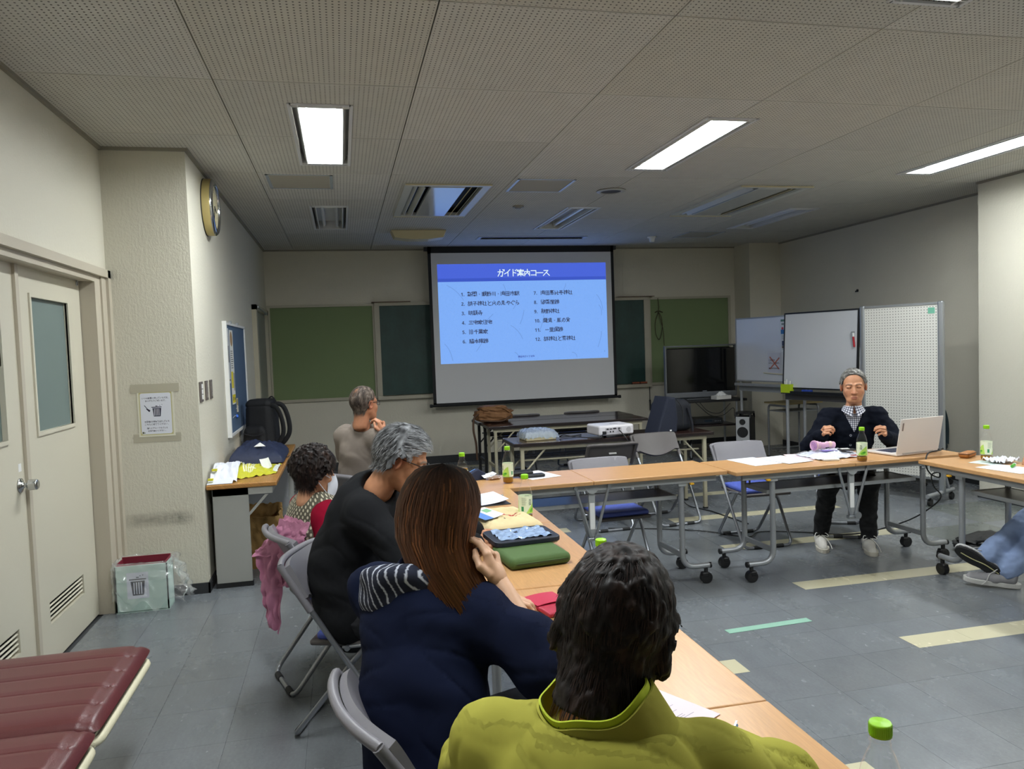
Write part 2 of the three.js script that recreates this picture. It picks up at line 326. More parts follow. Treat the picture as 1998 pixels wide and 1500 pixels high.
// ---------------------------------------------------------------- ceiling
{
  const T_perf = dataTex(1024, (u, v, i, j) => {
    const n = 40, a = (u * n) % 1 - .5, b = (v * n) % 1 - .5, r = Math.hypot(a, b), e = Math.min(u, 1 - u, v, 1 - v) < .012; let k = 1 + .02 * tn(u, v, 8, 22) + .02 * (rnd() - .5);
    const h = e ? 0 : 1 - sstep(.13, .2, r); return [lerp(204 * k, 84, h), lerp(202 * k, 82, h), lerp(195 * k, 78, h)];
  }, true);
  const pm = [0xffffff, 0xf6f6f4, 0xfbfaf6].map(c => std(c, .85, { map: T_perf }));
  const gap = std(0x5b574e, .9);
  const ceil = struct('ceiling', bb(-2.2, 6, CEIL + .1, CEIL + .2, ZB - .2, ZF + .2), gap, 'perforated grey-white ceiling board panels');
  const holes = [];                                       // openings for fittings: x0,x1,z0,z1
  globalThis.CH = holes;
  for (const x of [-.05, 2.215, 4.47]) for (const z of [-1.91, -4.62, -7.33, .8]) holes.push([x - .15, x + .15, z - .625, z + .625]);
  for (const [x, z] of [[.85, -6.47], [3.56, -6.4]]) holes.push([x - .32, x + .32, z - .68, z + .68]);
  const P = .91;
  for (let i = -2; i < 8; i++) for (let j = -6; j < 9; j++) {
    const xa = Math.max(-.5114 + i * P, XD - .1), xb = Math.min(-.5114 + (i + 1) * P, XR + .1), zb = Math.max(-2.776 - (j) * P, ZB - .1), za = Math.min(zb + P, ZF + .1);
    const z0 = Math.max(-2.776 - j * P, ZB - .1), z1 = Math.min(-2.776 - (j - 1) * P, ZF + .1);
    if (xb - xa < .03 || z1 - z0 < .03) continue;
    // cut the panel around openings
    let rects = [[xa + .003, xb - .003, z0 + .003, z1 - .003]];
    for (const h of holes) { const out = []; for (const r of rects) { const [a, b, c, d] = r, ha = Math.max(a, h[0]), hb = Math.min(b, h[1]), hc = Math.max(c, h[2]), hd = Math.min(d, h[3]); if (ha >= hb || hc >= hd) { out.push(r); continue; } if (ha > a) out.push([a, ha, c, d]); if (hb < b) out.push([hb, b, c, d]); if (hc > c) out.push([ha, hb, c, hc]); if (hd < d) out.push([ha, hb, hd, d]); } rects = out; }
    const gs = rects.map(([a, b, c, d]) => { const q = bb(a, b, CEIL, CEIL + .012, c, d), uv = q.attributes.uv, p = q.attributes.position; for (let k = 0; k < uv.count; k++) uv.setXY(k, (p.getX(k) + .5114) / P, (p.getZ(k) + 2.776) / P); return q; });
    if (gs.length) part(ceil, 'ceiling_panel', gs, pm[Math.floor(rnd() * 3)]);
  }
}
// ---------------------------------------------------------------- ceiling fittings
{
  const tray = std(0xd8dadc, .4), trayIn = std(0xe4e5e4, .35), tubeOff = std(0xdfe2e6, .25), tubeOn = std(0xffffff, .4, { emissive: LAMP_COLOR, emissiveIntensity: TUBE_LIGHT * .9 });
  const frameM = std(0xd2d3d6, .45);
  function troffer(x, z, lit, label) {
    const t = thing('ceiling_light', label, 'ceiling light', [x, CEIL, z], 0, lit ? 'lit ceiling lights' : 'unlit ceiling lights');
    const w = .15, l = .625, h = .085;
    part(t, 'frame', [bb(-w - .012, -w + .006, -.006, .004, -l - .012, l + .012), bb(w - .006, w + .012, -.006, .004, -l - .012, l + .012), bb(-w, w, -.006, .004, -l - .012, -l + .006), bb(-w, w, -.006, .004, l - .006, l + .012)], frameM);
    part(t, 'reflector', [box(.006, .1, 2 * l, -w + .02, .04, 0, 0, 0, .42), box(.006, .1, 2 * l, w - .02, .04, 0, 0, 0, -.42), bb(-w + .03, w - .03, h - .004, h, -l, l), box(2 * w, .1, .006, 0, .04, -l + .02, -.42), box(2 * w, .1, .006, 0, .04, l - .02, .42)], trayIn);
    for (const s of [-1, 1]) {
      const tube = part(t, 'fluorescent_tube', mt(new THREE.CylinderGeometry(.0155, .0155, 2 * l - .13, 14), s * .062, .036, 0, PI / 2), lit ? tubeOn : tubeOff);
      for (const e of [-1, 1]) part(tube, 'lamp_holder', bb(s * .062 - .014, s * .062 + .014, .018, h, e * (l - .035), e * (l - .062)), tray);
    }
    if (lit) {
      const L = new THREE.RectAreaLight(LAMP_COLOR, TUBE_LIGHT, .2, 1.1); L.position.set(0, .012, 0); L.rotation.x = -PI / 2; L.castShadow = true; t.add(L);
    }
    return t;
  }
  const names = { '-0.05,-4.62': 'lit recessed twin-tube ceiling light nearest the wall clock', '2.215,-4.62': 'lit recessed twin-tube ceiling light in the middle of its row', '4.47,-4.62': 'lit recessed twin-tube ceiling light beside the right pillar wall', '-0.05,-7.33': 'switched-off twin-tube ceiling light on the clock side', '2.215,-7.33': 'switched-off twin-tube ceiling light in front of the projection screen', '4.47,-7.33': 'switched-off ceiling light above the whiteboards' };
  for (const x of [-.05, 2.215, 4.47]) for (const z of [-1.91, -4.62, -7.33]) troffer(x, z, z > -5, names[x + ',' + z] || { '-0.05': 'lit twin-tube ceiling light over the maroon bench', '2.215': 'lit twin-tube ceiling light over the aisle with the green tape', '4.47': 'lit twin-tube ceiling light over the person in jeans' }[x]);
  // ceiling cassette air conditioners
  const acw = std(0xc4c6c0, .4), acy = std(0xcfc4a0, .45), acd = std(0x1c2026, .6);
  for (const [x, z, label] of [[.85, -6.47, 'ceiling air conditioner cassette with a pale grille reflecting the screen'], [3.56, -6.4, 'ceiling air conditioner cassette above the empty chairs']]) {
    const t = thing('air_conditioner', label, 'air conditioner', [x, CEIL, z]);
    const w = .33, l = .695;
    part(t, 'frame', [bb(-w, -.27, -.012, .02, -l, l), bb(.27, w, -.012, .02, -l, l), bb(-.27, .27, -.012, .02, -l, -.63), bb(-.27, .27, -.012, .02, .63, l)], acw);
    part(t, 'frame_edge', bb(-w, w, -.016, -.008, -l - .006, -l + .012), acy); part(t, 'frame_edge', bb(-w, w, -.016, -.008, l - .012, l + .006), acy);
    part(t, 'centre_panel', rbox(.27, .03, 1.24, .006, 0, -.002, 0), std(0xb9bdbd, .12));
    part(t, 'air_outlet_box', [bb(-.27, .27, .05, .06, -.63, .63)], acd);
    for (const s of [-1, 1]) { part(t, 'louvre_blade', [box(.05, .006, 1.22, s * .19, .0, 0, 0, 0, s * .9)], s < 0 ? acw : acy); part(t, 'louvre_blade', [box(.035, .005, 1.22, s * .245, .002, 0, 0, 0, s * .9)], acw); }
  }
  // inspection hatches
  const alu = std(0xb9c2cc, .4, { metalness: .4 });
  for (const [x, z, label] of [[-.235, -5.78, 'square ceiling inspection hatch beside the wall clock light'], [1.567, -5.82, 'square ceiling inspection hatch with a bright frame near the screen'], [4.19, -8.41, 'square ceiling inspection hatch near the corner column']]) {
    const t = thing('ceiling_hatch', label, 'hatch', [x, CEIL, z]); const w = .228;
    part(t, 'frame', [bb(-w, -w + .02, -.004, .002, -w, w), bb(w - .02, w, -.004, .002, -w, w), bb(-w, w, -.004, .002, -w, -w + .012), bb(-w, w, -.004, .002, w - .012, w)], alu);
    part(t, 'lid', bb(-w + .026, w - .026, -.002, .002, -w + .018, w - .018), std(0xa9a496, .85));
  }
  const v = thing('ceiling_vent', 'round grey ceiling vent with a dark mesh centre', 'vent', [2.21, CEIL, -5.98]);
  part(v, 'rim', mt(lathe([[.08, -.004], [.09, -.014], [.115, -.008], [.12, 0], [.08, 0]], 32)), std(0xa9a8a2, .4)); part(v, 'mesh', cyl(.082, .082, .006, 0, -.004, 0, 0, 0, 0, 28), std(0x4a4640, .7));
  const s = thing('slot_diffuser', 'long narrow ceiling air slot in front of the screen', 'vent', [2.2, CEIL, -8.6]);
  part(s, 'frame', [bb(-.64, .64, -.008, 0, -.12, -.085), bb(-.64, .64, -.008, 0, .085, .12), bb(-.64, -.6, -.008, 0, -.085, .085), bb(.6, .64, -.008, 0, -.085, .085)], std(0xb7bcc2, .4)); part(s, 'slot', bb(-.6, .6, -.003, .0, -.085, .085), acd); part(s, 'vane', box(1.2, .004, .06, 0, -.01, 0, .4), std(0xc6ccd4, .4));
  const b = thing('ceiling_speaker', 'cream wedge-shaped ceiling speaker box with grille ends', 'speaker', [.84, CEIL, -8.1]);
  part(b, 'housing', mt(extr([[-.28, 0], [-.25, -.065], [-.1, -.085], [.1, -.085], [.25, -.065], [.28, 0]], .18, .006), 0, -.006, -.09), acy);
  for (const q of [-1, 1]) part(b, 'grille', box(.12, .003, .15, q * .178, -.082, 0, 0, 0, q * .13), std(0x77705a, .7)); part(b, 'seam', bb(-.003, .003, -.095, -.09, -.095, .095), M.black);
  for (const [x, z, r, label] of [[1.59, -6.67, .05, 'flat round smoke detector on the ceiling near the cassette'], [3.67, -8.58, .055, 'white smoke detector on the ceiling beside the screen']]) {
    const t = thing('smoke_detector', label, 'detector', [x, CEIL, z]); const d = r > .052;
    part(t, 'base', cyl(r, r, .012, 0, -.006, 0, 0, 0, 0, 24), d ? M.white : std(0x8f8b80, .6)); part(t, 'sensor', cyl(r * .7, r * .5, d ? .05 : .012, 0, d ? -.036 : -.016, 0, 0, 0, 0, 24), d ? M.white : std(0x8a867b, .6));
  }
}
// ---------------------------------------------------------------- boards on the back wall
const zW = ZB + .001;
{
  const gL = std(0x78895f, .75, { bumpMap: rep(T_fine, 6), bumpScale: .0004 }), gD = std(0x1f423b, .5), fr = std(0xb4ae9b, .45);
  const T_chalk = dataTex(256, (u, v) => { const k = 1 + .12 * tn(u, v, 5, 30) + .06 * tn(u, v, 20, 31); return [35 * k, 66 * k, 60 * k]; }, true); gD.map = T_chalk; gD.color.set(0xffffff);
  for (const [a, b, label] of [[-.85, .42, 'olive green felt notice board beside the door'], [3.99, 5.19, 'olive green felt notice board behind the television']]) {
    const t = thing('green_notice_board', label, 'notice board', [(a + b) / 2, .855, zW]); const w = (b - a) / 2, h = 1.17;
    part(t, 'felt_panel', bb(-w + .03, w - .03, .03, h - .03, 0, .014), gL);
    part(t, 'frame', [bb(-w, w, 0, .035, 0, .03), bb(-w, w, h - .03, h, 0, .03), bb(-w, -w + .035, .03, h - .03, 0, .028), bb(w - .035, w, .03, h - .03, 0, .028)], fr);
  }
  const t = thing('chalkboard', 'dark green sliding chalkboard half hidden by the projection screen', 'chalkboard', [2.2, .86, zW + .0]);
  part(t, 'writing_panel', bb(-1.75, 1.74, .03, 1.14, 0, .045), gD);
  part(t, 'frame', [bb(-1.79, 1.79, 1.13, 1.17, 0, .07), bb(-1.79, -1.73, 0, 1.15, 0, .06), bb(1.72, 1.79, 0, 1.15, 0, .06)], fr);
  part(t, 'chalk_tray', [bb(-1.79, 1.79, -.02, .01, 0, .09), bb(-1.79, 1.79, .01, .022, .08, .09)], fr);
  part(t, 'top_rail', bb(-1.82, -1.35, 1.17, 1.178, 0, .12), std(0x6a5240, .6)); part(t, 'top_rail', bb(1.35, 1.85, 1.17, 1.178, 0, .12), std(0x6a5240, .6));
  // cover plates in the wall
  for (const [x, l] of [[.55, 'flush painted cover plate on the wall above the chalkboard frame'], [3.78, 'flush painted cover plate on the wall above the board by the screen']]) solo('wall_cover_plate', l, 'wall plate', bb(-.125, .125, 0, .42, 0, .006), M.wallBack, [x, 2.06, zW]);
  // erasers on the tray
  const e = thing('chalk_eraser', 'red and orange chalk eraser on the tray nearest the screen', 'eraser', [3.78, .872, zW + .045]); part(e, 'felt', rbox(.1, .022, .045, .006, 0, .011, 0), std(0x6b4638, .9)); part(e, 'back', rbox(.1, .016, .045, .005, 0, .03, 0), std(0xb0593a, .6));
  dup(e, 'red and orange chalk eraser on the tray end by the board frame', [3.89, .872, zW + .045], .1);
  // hanging string and window pole
  const st = thing('string_loop', 'brown string tied in a loop hanging on the green board', 'string', [4.13, 1.98, zW + .035]);
  part(st, 'cord', [cord([[0, .03, 0], [.01, -.1, 0], [.0, -.16, .006]], .004, 20), cord([[0, -.16, .0], [-.05, -.3, .01], [-.04, -.46, .01], [.0, -.52, .01], [.05, -.35, .012], [.03, -.2, .01], [0, -.16, .008]], .004, 50), cord([[0, -.16, .01], [.06, -.4, .012], [.07, -.6, .012]], .004, 30), cord([[-.05, -.16, .008], [0, -.14, .014], [.06, -.16, .008]], .006, 20)], std(0x3d2f22, .9));
  const wp = thing('pull_cord', 'black pull cord with a plastic handle below the chalkboard', 'cord', [3.975, .845, zW + .05]); part(wp, 'cord', rod([0, 0, 0], [0, -.18, 0], .005), M.black); part(wp, 'handle', rod([0, -.18, 0], [.004, -.32, 0], .011), M.black);
}
// ---------------------------------------------------------------- wall things on the left
{
  // clock
  const c = thing('wall_clock', 'round wall clock with a gold rim and chrome bezel', 'clock', [XL, 2.455, -5.56], PI / 2);
  const R = .19, tilt = .0;
  part(c, 'case', mt(lathe([[0, 0], [R - .006, 0], [R, .004], [R, .052], [R - .004, .056], [0, .056]], 56), 0, 0, 0, PI / 2), std(0xbfae74, .45, { metalness: .25 }));
  part(c, 'back_plate', mt(lathe([[0, 0], [R + .002, 0], [R + .002, .006], [0, .006]], 48), 0, 0, 0, PI / 2), M.black);
  part(c, 'bezel', mt(lathe([[R - .004, .054], [R, .058], [R - .012, .07], [R - .03, .074], [R - .04, .068], [R - .042, .05]], 56), 0, 0, 0, PI / 2), M.chrome);
  const cv = canvas(256, 256), x = cv.getContext('2d'); x.fillStyle = '#d8cfa8'; x.fillRect(0, 0, 256, 256); x.fillStyle = '#4a4330'; x.font = 'bold 26px sans-serif'; x.textAlign = 'center'; x.textBaseline = 'middle';
  for (let k = 1; k <= 12; k++) { const a = k / 12 * 2 * PI; x.fillText(String(k), 128 + 92 * Math.sin(a), 128 - 92 * Math.cos(a)); }
  for (let k = 0; k < 60; k++) { const a = k / 60 * 2 * PI; x.fillRect(128 + 116 * Math.sin(a) - 1, 128 - 116 * Math.cos(a) - 1, 3, 3); }
  part(c, 'dial', mt(new THREE.CircleGeometry(R - .036, 48), 0, 0, .058), std(0xffffff, .5, { map: canTex(cv) }));
  for (const [a, l, w] of [[1.9, .085, .009], [3.6, .12, .006]]) part(c, 'hand', mt(box(w, l, .003, 0, l / 2 - .01, 0), 0, 0, .061, 0, 0, -a), M.black);
  // switches
  [[-5.0, .07, 'double'], [-5.19, .05, 'narrow'], [-5.36, .05, 'narrow']].forEach(([z, w, kind], k) => {
    const t = thing('light_switch', ['brown wall switch plate with white rockers beside the pillar edge', 'narrow brown wall switch plate in the middle of the three', 'narrow brown wall switch plate nearest the pin board'][k], 'switch', [XL, 1.165, z]);
    part(t, 'plate', rbox(.008, .125, w + .035, .003, .004, .0625, 0), std(0x5e5650, .5)); for (let q = 0; q < 3; q++) part(t, 'rocker', rbox(.012, .028, .026, .002, .006, .03 + q * .033, kind === 'double' ? -.01 : 0), k === 0 ? M.white : std(0x77706a, .5));
  });
  // blue pin board
  const b = thing('pin_board', 'tall blue felt pin board with a white frame on the left wall', 'notice board', [XL, .83, -6.6]);
  part(b, 'felt_panel', bb(.0, .014, .02, .85, -.56, .56), std(0x4a6280, .9, { bumpMap: rep(T_fine, 5), bumpScale: .0005 }));
  part(b, 'frame', [bb(0, .03, 0, .875, .555, .585), bb(0, .024, .85, .868, -.585, .56), bb(0, .024, 0, .02, -.585, .56), bb(0, .024, 0, .868, -.585, -.56)], M.white);
  part(b, 'bulldog_clip', [box(.02, .02, .03, .02, .875, .3), box(.02, .02, .03, .02, .875, -.1)], M.steel);
  const fl = (name, label, z, y, w, h, draw) => { const cv = canvas(128, Math.round(128 * h / w)); draw(cv.getContext('2d'), 128, cv.height); solo(name, label, 'flyer', mt(sheet((u, v) => [.016 + .006 * Math.sin(u * PI) * v, y - v * h, z + w / 2 - u * w], 6, 8, .0005)), std(0xffffff, .7, { map: canTex(cv), side: THREE.DoubleSide }), [XL, 0, 0]); };
  const lines = (g, x, y, w, n, dy) => { g.fillStyle = '#555'; for (let k = 0; k < n; k++) g.fillRect(x, y + k * dy, w * (.6 + .4 * rnd()), dy * .35); };
  // (sheet v runs downward while the canvas is flipped: the drawings put their top at the bottom)
  const flip = (g, h) => { g.translate(0, h); g.scale(1, -1); };
  fl('flyer', 'white flyer with a dark photo pinned at the board frame edge', -6.12, 1.655, .16, .42, (g, w, h) => { flip(g, h); g.fillStyle = '#cfd2d6'; g.fillRect(0, 0, w, h); lines(g, 30, 30, 60, 4, 18); g.fillStyle = '#3c3f48'; g.fillRect(40, h * .32, 60, h * .3); g.fillStyle = '#7a6a3a'; g.fillRect(10, h * .93, 110, 8); });
  fl('flyer', 'flyer with a brown portrait photo and yellow blocks on the pin board', -6.33, 1.645, .19, .58, (g, w, h) => { flip(g, h); g.fillStyle = '#e2e2de'; g.fillRect(0, 0, w, h); g.fillStyle = '#9a7a52'; g.beginPath(); g.ellipse(64, h * .12, 40, h * .1, 0, 0, 7); g.fill(); lines(g, 16, h * .28, 90, 9, h * .028); g.fillStyle = '#d9c91e'; g.fillRect(6, h * .56, 52, h * .22); g.fillRect(6, h * .87, 116, h * .11); g.fillStyle = '#666'; g.fillRect(70, h * .58, 34, h * .24); g.fillStyle = '#444'; g.fillRect(20, h * .9, 12, 20); g.fillRect(60, h * .91, 30, 14); });
  fl('flyer', 'small yellow and white slip low on the pin board', -6.5, 1.1, .09, .11, (g, w, h) => { g.fillStyle = '#cfcabb'; g.fillRect(0, 0, w, h); g.fillStyle = '#a58f2a'; g.fillRect(20, h * .5, 70, h * .45); });
  const pp = thing('push_pin', 'blue round push pin with thread near the pin board bottom', 'push pin', [XL + .016, .96, -6.42]); part(pp, 'head', new THREE.SphereGeometry(.016, 14, 10), std(0x2f63c8, .4)); part(pp, 'thread', [cord([[0, 0, 0], [.002, .012, .12], [.002, .005, .22]], .002, 12, 5), cord([[0, .06, 0], [.002, .07, -.12]], .002, 8, 5)], M.white);
  // hook on the right wall
  const hk = thing('wall_hook', 'small black hook on the recessed right wall', 'hook', [XR, 1.93, -7.6]); part(hk, 'pad', cyl(.016, .016, .01, -.005, 0, 0, 0, 0, PI / 2), M.black); part(hk, 'hook', cord([[-.01, 0, 0], [-.03, -.015, 0], [-.03, .0, 0]], .004, 10), M.black);
}
// ---------------------------------------------------------------- oak tables with hinged frames
function oakTable(label, cx, cz, L, ry, twist = 0) {
  const t = thing('folding_table', label, 'table', [cx, 0, cz], ry, 'oak meeting tables');
  const H = .67, D = .436, h2 = L / 2, th = .024;
  for (const s of [-1, 1]) {                                // two leaves that meet at the centre seam
    const g = rbox(h2 - .0012, th, D, .005, s * h2 / 2, H - th / 2, 0), uv = g.attributes.uv, p = g.attributes.position; for (let i = 0; i < uv.count; i++) uv.setXY(i, p.getX(i) * .8 + s * .37, (p.getZ(i) + p.getY(i)) * 1.1 + cx);
    part(t, 'table_leaf', g, M.wood);
    part(t, 'apron', [bb(s * .02, s * (h2 - .06), H - th - .034, H - th, D / 2 - .045, D / 2 - .03), bb(s * .02, s * (h2 - .06), H - th - .034, H - th, -D / 2 + .03, -D / 2 + .045)], M.greySteel);
    const lx = s * (h2 - .27), fx = s * (h2 - .1);
    for (const q of [-1, 1]) {
      const z = q * (D / 2 - .06);
      const leg = part(t, 'leg', pipe([[lx, H - th - .03, z], [lx, .105, z], [fx, .105, z]], .0165, .085, 12), M.silver);
      part(leg, 'end_cap', cyl(.0172, .0172, .012, fx + s * .004, .105, z, 0, 0, PI / 2), M.blackPlastic);
      part(leg, 'bracket', [rbox(.1, .035, .006, .003, lx, H - th - .022, z + q * .019), rbox(.05, .02, .006, .002, lx, H - th - .045, z + q * .019)], M.greySteel);
      const c = part(leg, 'caster', [cyl(.034, .034, .034, fx - s * .022, .034, z, PI / 2, 0, 0, 20), cyl(.012, .012, .04, fx - s * .022, .075, z), rbox(.046, .034, .04, .012, fx - s * .03, .052, z)], M.blackPlastic);
    }
    part(t, 'cross_bar', rbox(.016, .03, D - .13, .004, lx, .175, 0), M.silver);
  }
  const shelf = part(t, 'under_shelf', bb(-h2 + .28, h2 - .28, H - .155, H - .148, -D / 2 + .07, D / 2 - .13), M.shelfDark);
  part(shelf, 'shelf_rim', [bb(-h2 + .28, h2 - .28, H - .168, H - .146, D / 2 - .13, D / 2 - .118), bb(-h2 + .28, h2 - .28, H - .168, H - .146, -D / 2 + .06, -D / 2 + .07), bb(-h2 + .27, -h2 + .28, H - .168, H - .146, -D / 2 + .06, D / 2 - .118), bb(h2 - .28, h2 - .27, H - .168, H - .146, -D / 2 + .06, D / 2 - .118)], M.greySteel);
  for (const s of [-1, 1]) part(t, 'shelf_hanger', [rod([s * (h2 - .3), H - .03, -D / 2 + .08], [s * (h2 - .3), H - .16, -D / 2 + .08], .006)], M.greySteel);
  // V brace at the hinge, on the front side
  const z = D / 2 - .035;
  part(t, 'hinge_plate', mt(extr([[-.12, 0], [-.05, -.012], [-.022, -.045], [0, -.055], [.022, -.045], [.05, -.012], [.12, 0]], .006, .0015), 0, H - th, z), M.greySteel);
  for (const s of [-1, 1]) part(t, 'brace_strut', [rod([s * .1, H - th - .012, z + .008], [s * .012, .335, z + .004], .0085), cyl(.011, .011, .016, s * .1, H - th - .012, z + .01, PI / 2)], M.steel);
  part(t, 'lock_bar', [bb(-.018, .018, .335, H - .05, z - .02, z - .004)], M.greySteel);
  part(t, 'label_strip', bb(-.014, .014, .39, .54, z - .004, z - .002), M.white);
  part(t, 'lock_knob', [cyl(.022, .022, .014, .022, .345, z + .018, PI / 2), rbox(.07, .02, .03, .005, 0, .335, z)], M.steel);
  for (const s of [-1, 1]) part(t, 'release_lever', rbox(.025, .012, .02, .004, s * (h2 - .22), H - th - .04, D / 2 - .02), std(0xd9a21f, .4));
  return t;
}
oakTable('oak meeting table where the grey haired man and the masked woman sit', .64, -3.183, 1.705, PI / 2);
oakTable('oak meeting table where the person in green writes', .632, -1.437, 1.775, PI / 2);
oakTable('oak meeting table of the far row with papers and a tall bottle at its end', 1.338, -4.258, 1.655, .018);
oakTable('oak meeting table in front of the seated speaker with the laptop', 2.975, -4.215, 1.6, .025);
oakTable('oak meeting table at the right side with the brown pouch', 3.575, -3.105, 1.655, -PI / 2 + .0);

// ---------------------------------------------------------------- dark folding tables
function darkTable(label, cx, cz, L, D, legM, ry = 0) {
  const t = thing('dark_folding_table', label, 'table', [cx, 0, cz], ry, 'dark folding tables'); const H = .66, h2 = L / 2, d2 = D / 2;
  part(t, 'table_top', rbox(L, .028, D, .004, 0, H - .014, 0), M.darkTop); part(t, 'edge_band', [bb(-h2 - .003, h2 + .003, H - .028, H - .004, d2, d2 + .003), bb(-h2 - .003, h2 + .003, H - .028, H - .004, -d2 - .003, -d2), bb(-h2 - .003, -h2, H - .028, H - .004, -d2, d2), bb(h2, h2 + .003, H - .028, H - .004, -d2, d2)], M.darkEdge);
  part(t, 'apron', [bb(-h2 + .05, h2 - .05, H - .062, H - .028, d2 - .04, d2 - .022), bb(-h2 + .05, h2 - .05, H - .062, H - .028, -d2 + .022, -d2 + .04)], legM);
  for (const s of [-1, 1]) {
    const x = s * (h2 - .07);
    for (const q of [-1, 1]) { const z = q * (d2 - .035); const leg = part(t, 'leg', bb(x - .014, x + .014, .012, H - .03, z - .014, z + .014), legM); part(leg, 'foot', rbox(.034, .016, .034, .003, x, .008, z), M.rubber);
      part(leg, 'brace', rod([x - s * .012, H - .25, z], [x - s * .2, H - .05, z], .008), legM); }
    part(t, 'end_bar', [bb(x - .01, x + .01, .24, .265, -d2 + .05, d2 - .05)], legM);
  }
  for (let k = 0; k < 5; k++) part(t, 'shelf_rod', rod([-h2 + .1, H - .15, lerp(-d2 + .06, d2 - .08, k / 4)], [h2 - .1, H - .15, lerp(-d2 + .06, d2 - .08, k / 4)], k === 0 || k === 4 ? .008 : .005), k === 4 ? legM : M.shelfDark);
  return t;
}
darkTable('dark brown folding table carrying the projector', 2.175, -6.14, 1.73, .45, M.beige, .0);
darkTable('dark brown folding table behind the projector table with beige legs', 2.2, -7.53, 1.66, .43, M.beige);
darkTable('dark brown folding table with black legs nearest the back wall', 2.2, -7.98, 1.7, .43, M.black);

// ---------------------------------------------------------------- folding chairs
function makeChair(back, seatM, seatDark) {
  const t = thing('folding_chair', '', 'chair');
  const pz = y => .2 - .43 * (y / .66);
  const wT = .195, wB = .18;
  part(t, 'front_frame', pipe([[-wT, .655, pz(.655)], [-wB, .0 + .011, .2], [wB, .011, .2], [wT, .655, pz(.655)]], .0105, .05, 10), M.chairPipe);
  part(t, 'rear_legs', pipe([[-.158, .37, .07], [-.158, .011, -.23], [.158, .011, -.23], [.158, .37, .07]], .0105, .05, 10), M.chairPipe);
  for (const s of [-1, 1]) { part(t, 'rubber_foot', rod([s * .08 - .03, .011, .2], [s * .08 + .03, .011, .2], .0135, 10), M.rubber); part(t, 'rubber_foot', rod([s * .09 - .03, .011, -.23], [s * .09 + .03, .011, -.23], .0135, 10), M.rubber);
    part(t, 'side_link', [rod([s * .172, .36, -.02], [s * .165, .375, .12], .007), cyl(.01, .01, .02, s * .175, .36, .0, 0, 0, PI / 2)], M.chairPipe); }
  // backrest: bowed plate with a cut lower edge
  const bow = (u) => -.035 * (1 - (2 * u - 1) ** 2);
  const g = sheet((u, v) => { const x = lerp(-wT - .004, wT + .004, u), top = .675 - .012 * (2 * u - 1) ** 4 * 1 - .02 * (1 - (2 * u - 1) ** 2) * .4, bot = .545 - .045 * Math.sin(PI * clamp((u - .08) / .84, 0, 1)); const y = lerp(top, bot, v); return [x, y, pz(y) + bow(u) + .012 + .006 * Math.cos(v * PI)]; }, 24, 8, .02);
  const bk = part(t, 'backrest', g, back);
  part(bk, 'back_rim', [cord([...Array(15)].map((_, k) => { const u = k / 14, x = lerp(-wT - .004, wT + .004, u), y = .678 - .012 * (2 * u - 1) ** 4 - .008 * (1 - (2 * u - 1) ** 2); return [x, y, pz(y) + bow(u) + .004]; }), .0125, 30, 8), rod([-wT - .002, .67, pz(.67) + .002], [-wT + .002, .5, pz(.5)], .0135), rod([wT + .002, .67, pz(.67) + .002], [wT - .002, .5, pz(.5)], .0135)], back);
  // seat
  part(t, 'seat_pan', rbox(.335, .022, .37, .01, 0, .372, .035), M.chairDark);
  const sg = rbox(.32, .034, .33, .016, 0, .395, .04, 0, 0, 0, 4), p = sg.attributes.position; for (let i = 0; i < p.count; i++) { const x = p.getX(i), z = p.getZ(i) - .04; if (p.getY(i) > .395) p.setY(i, p.getY(i) + .008 * (1 - (x / .16) ** 2) * (1 - (z / .165) ** 2)); } sg.computeVertexNormals();
  part(t, 'seat_cushion', sg, seatM);
  return t;
}
const chair0 = makeChair(M.chairPlastic, M.blueSeat);
chair0.userData.label = 'grey folding chair with a blue seat behind the far row of oak tables'; chair0.userData.group = 'folding chairs'; chair0.position.set(1.63, 0, -4.55); chair0.rotation.y = .05;
const chairs = {};
chairs.B = dup(chair0, 'empty grey folding chair with a blue seat beside the speaker', [2.79, 0, -4.86], -.02);
chairs.speaker = dup(chair0, 'folding chair the speaker in the navy cardigan sits on', [3.53, 0, -4.87], -.45);
chairs.mask = dup(chair0, 'folding chair with the pink jacket hung over its back', [-.09, 0, -3.47], PI / 2 + .32);
chairs.grey = dup(chair0, 'folding chair of the grey haired man in the dark jumper', [.03, 0, -2.98], PI / 2 - .34);
chairs.long = dup(chair0, 'folding chair of the woman with the striped hood', [.22, 0, -1.72], PI / 2 + .22);
chairs.green = dup(chair0, 'folding chair of the person in the green jacket', [.16, 0, -.86], PI / 2 + .3);
chairs.far = dup(chair0, 'folding chair of the balding man in the grey T-shirt', [.12, 0, -5.05], PI / 2 + .55);
chairs.right = dup(chair0, 'folding chair of the person in jeans', [4.12, 0, -3.36], -PI / 2);
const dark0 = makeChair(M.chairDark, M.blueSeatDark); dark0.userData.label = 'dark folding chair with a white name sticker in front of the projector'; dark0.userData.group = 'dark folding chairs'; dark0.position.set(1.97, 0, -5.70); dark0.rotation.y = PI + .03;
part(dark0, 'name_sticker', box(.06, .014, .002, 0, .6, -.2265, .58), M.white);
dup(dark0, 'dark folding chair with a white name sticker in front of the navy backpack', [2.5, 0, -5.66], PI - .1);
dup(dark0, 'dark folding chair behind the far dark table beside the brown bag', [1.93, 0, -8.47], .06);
dup(dark0, 'dark folding chair behind the far dark table in the middle', [2.62, 0, -8.47], .0);

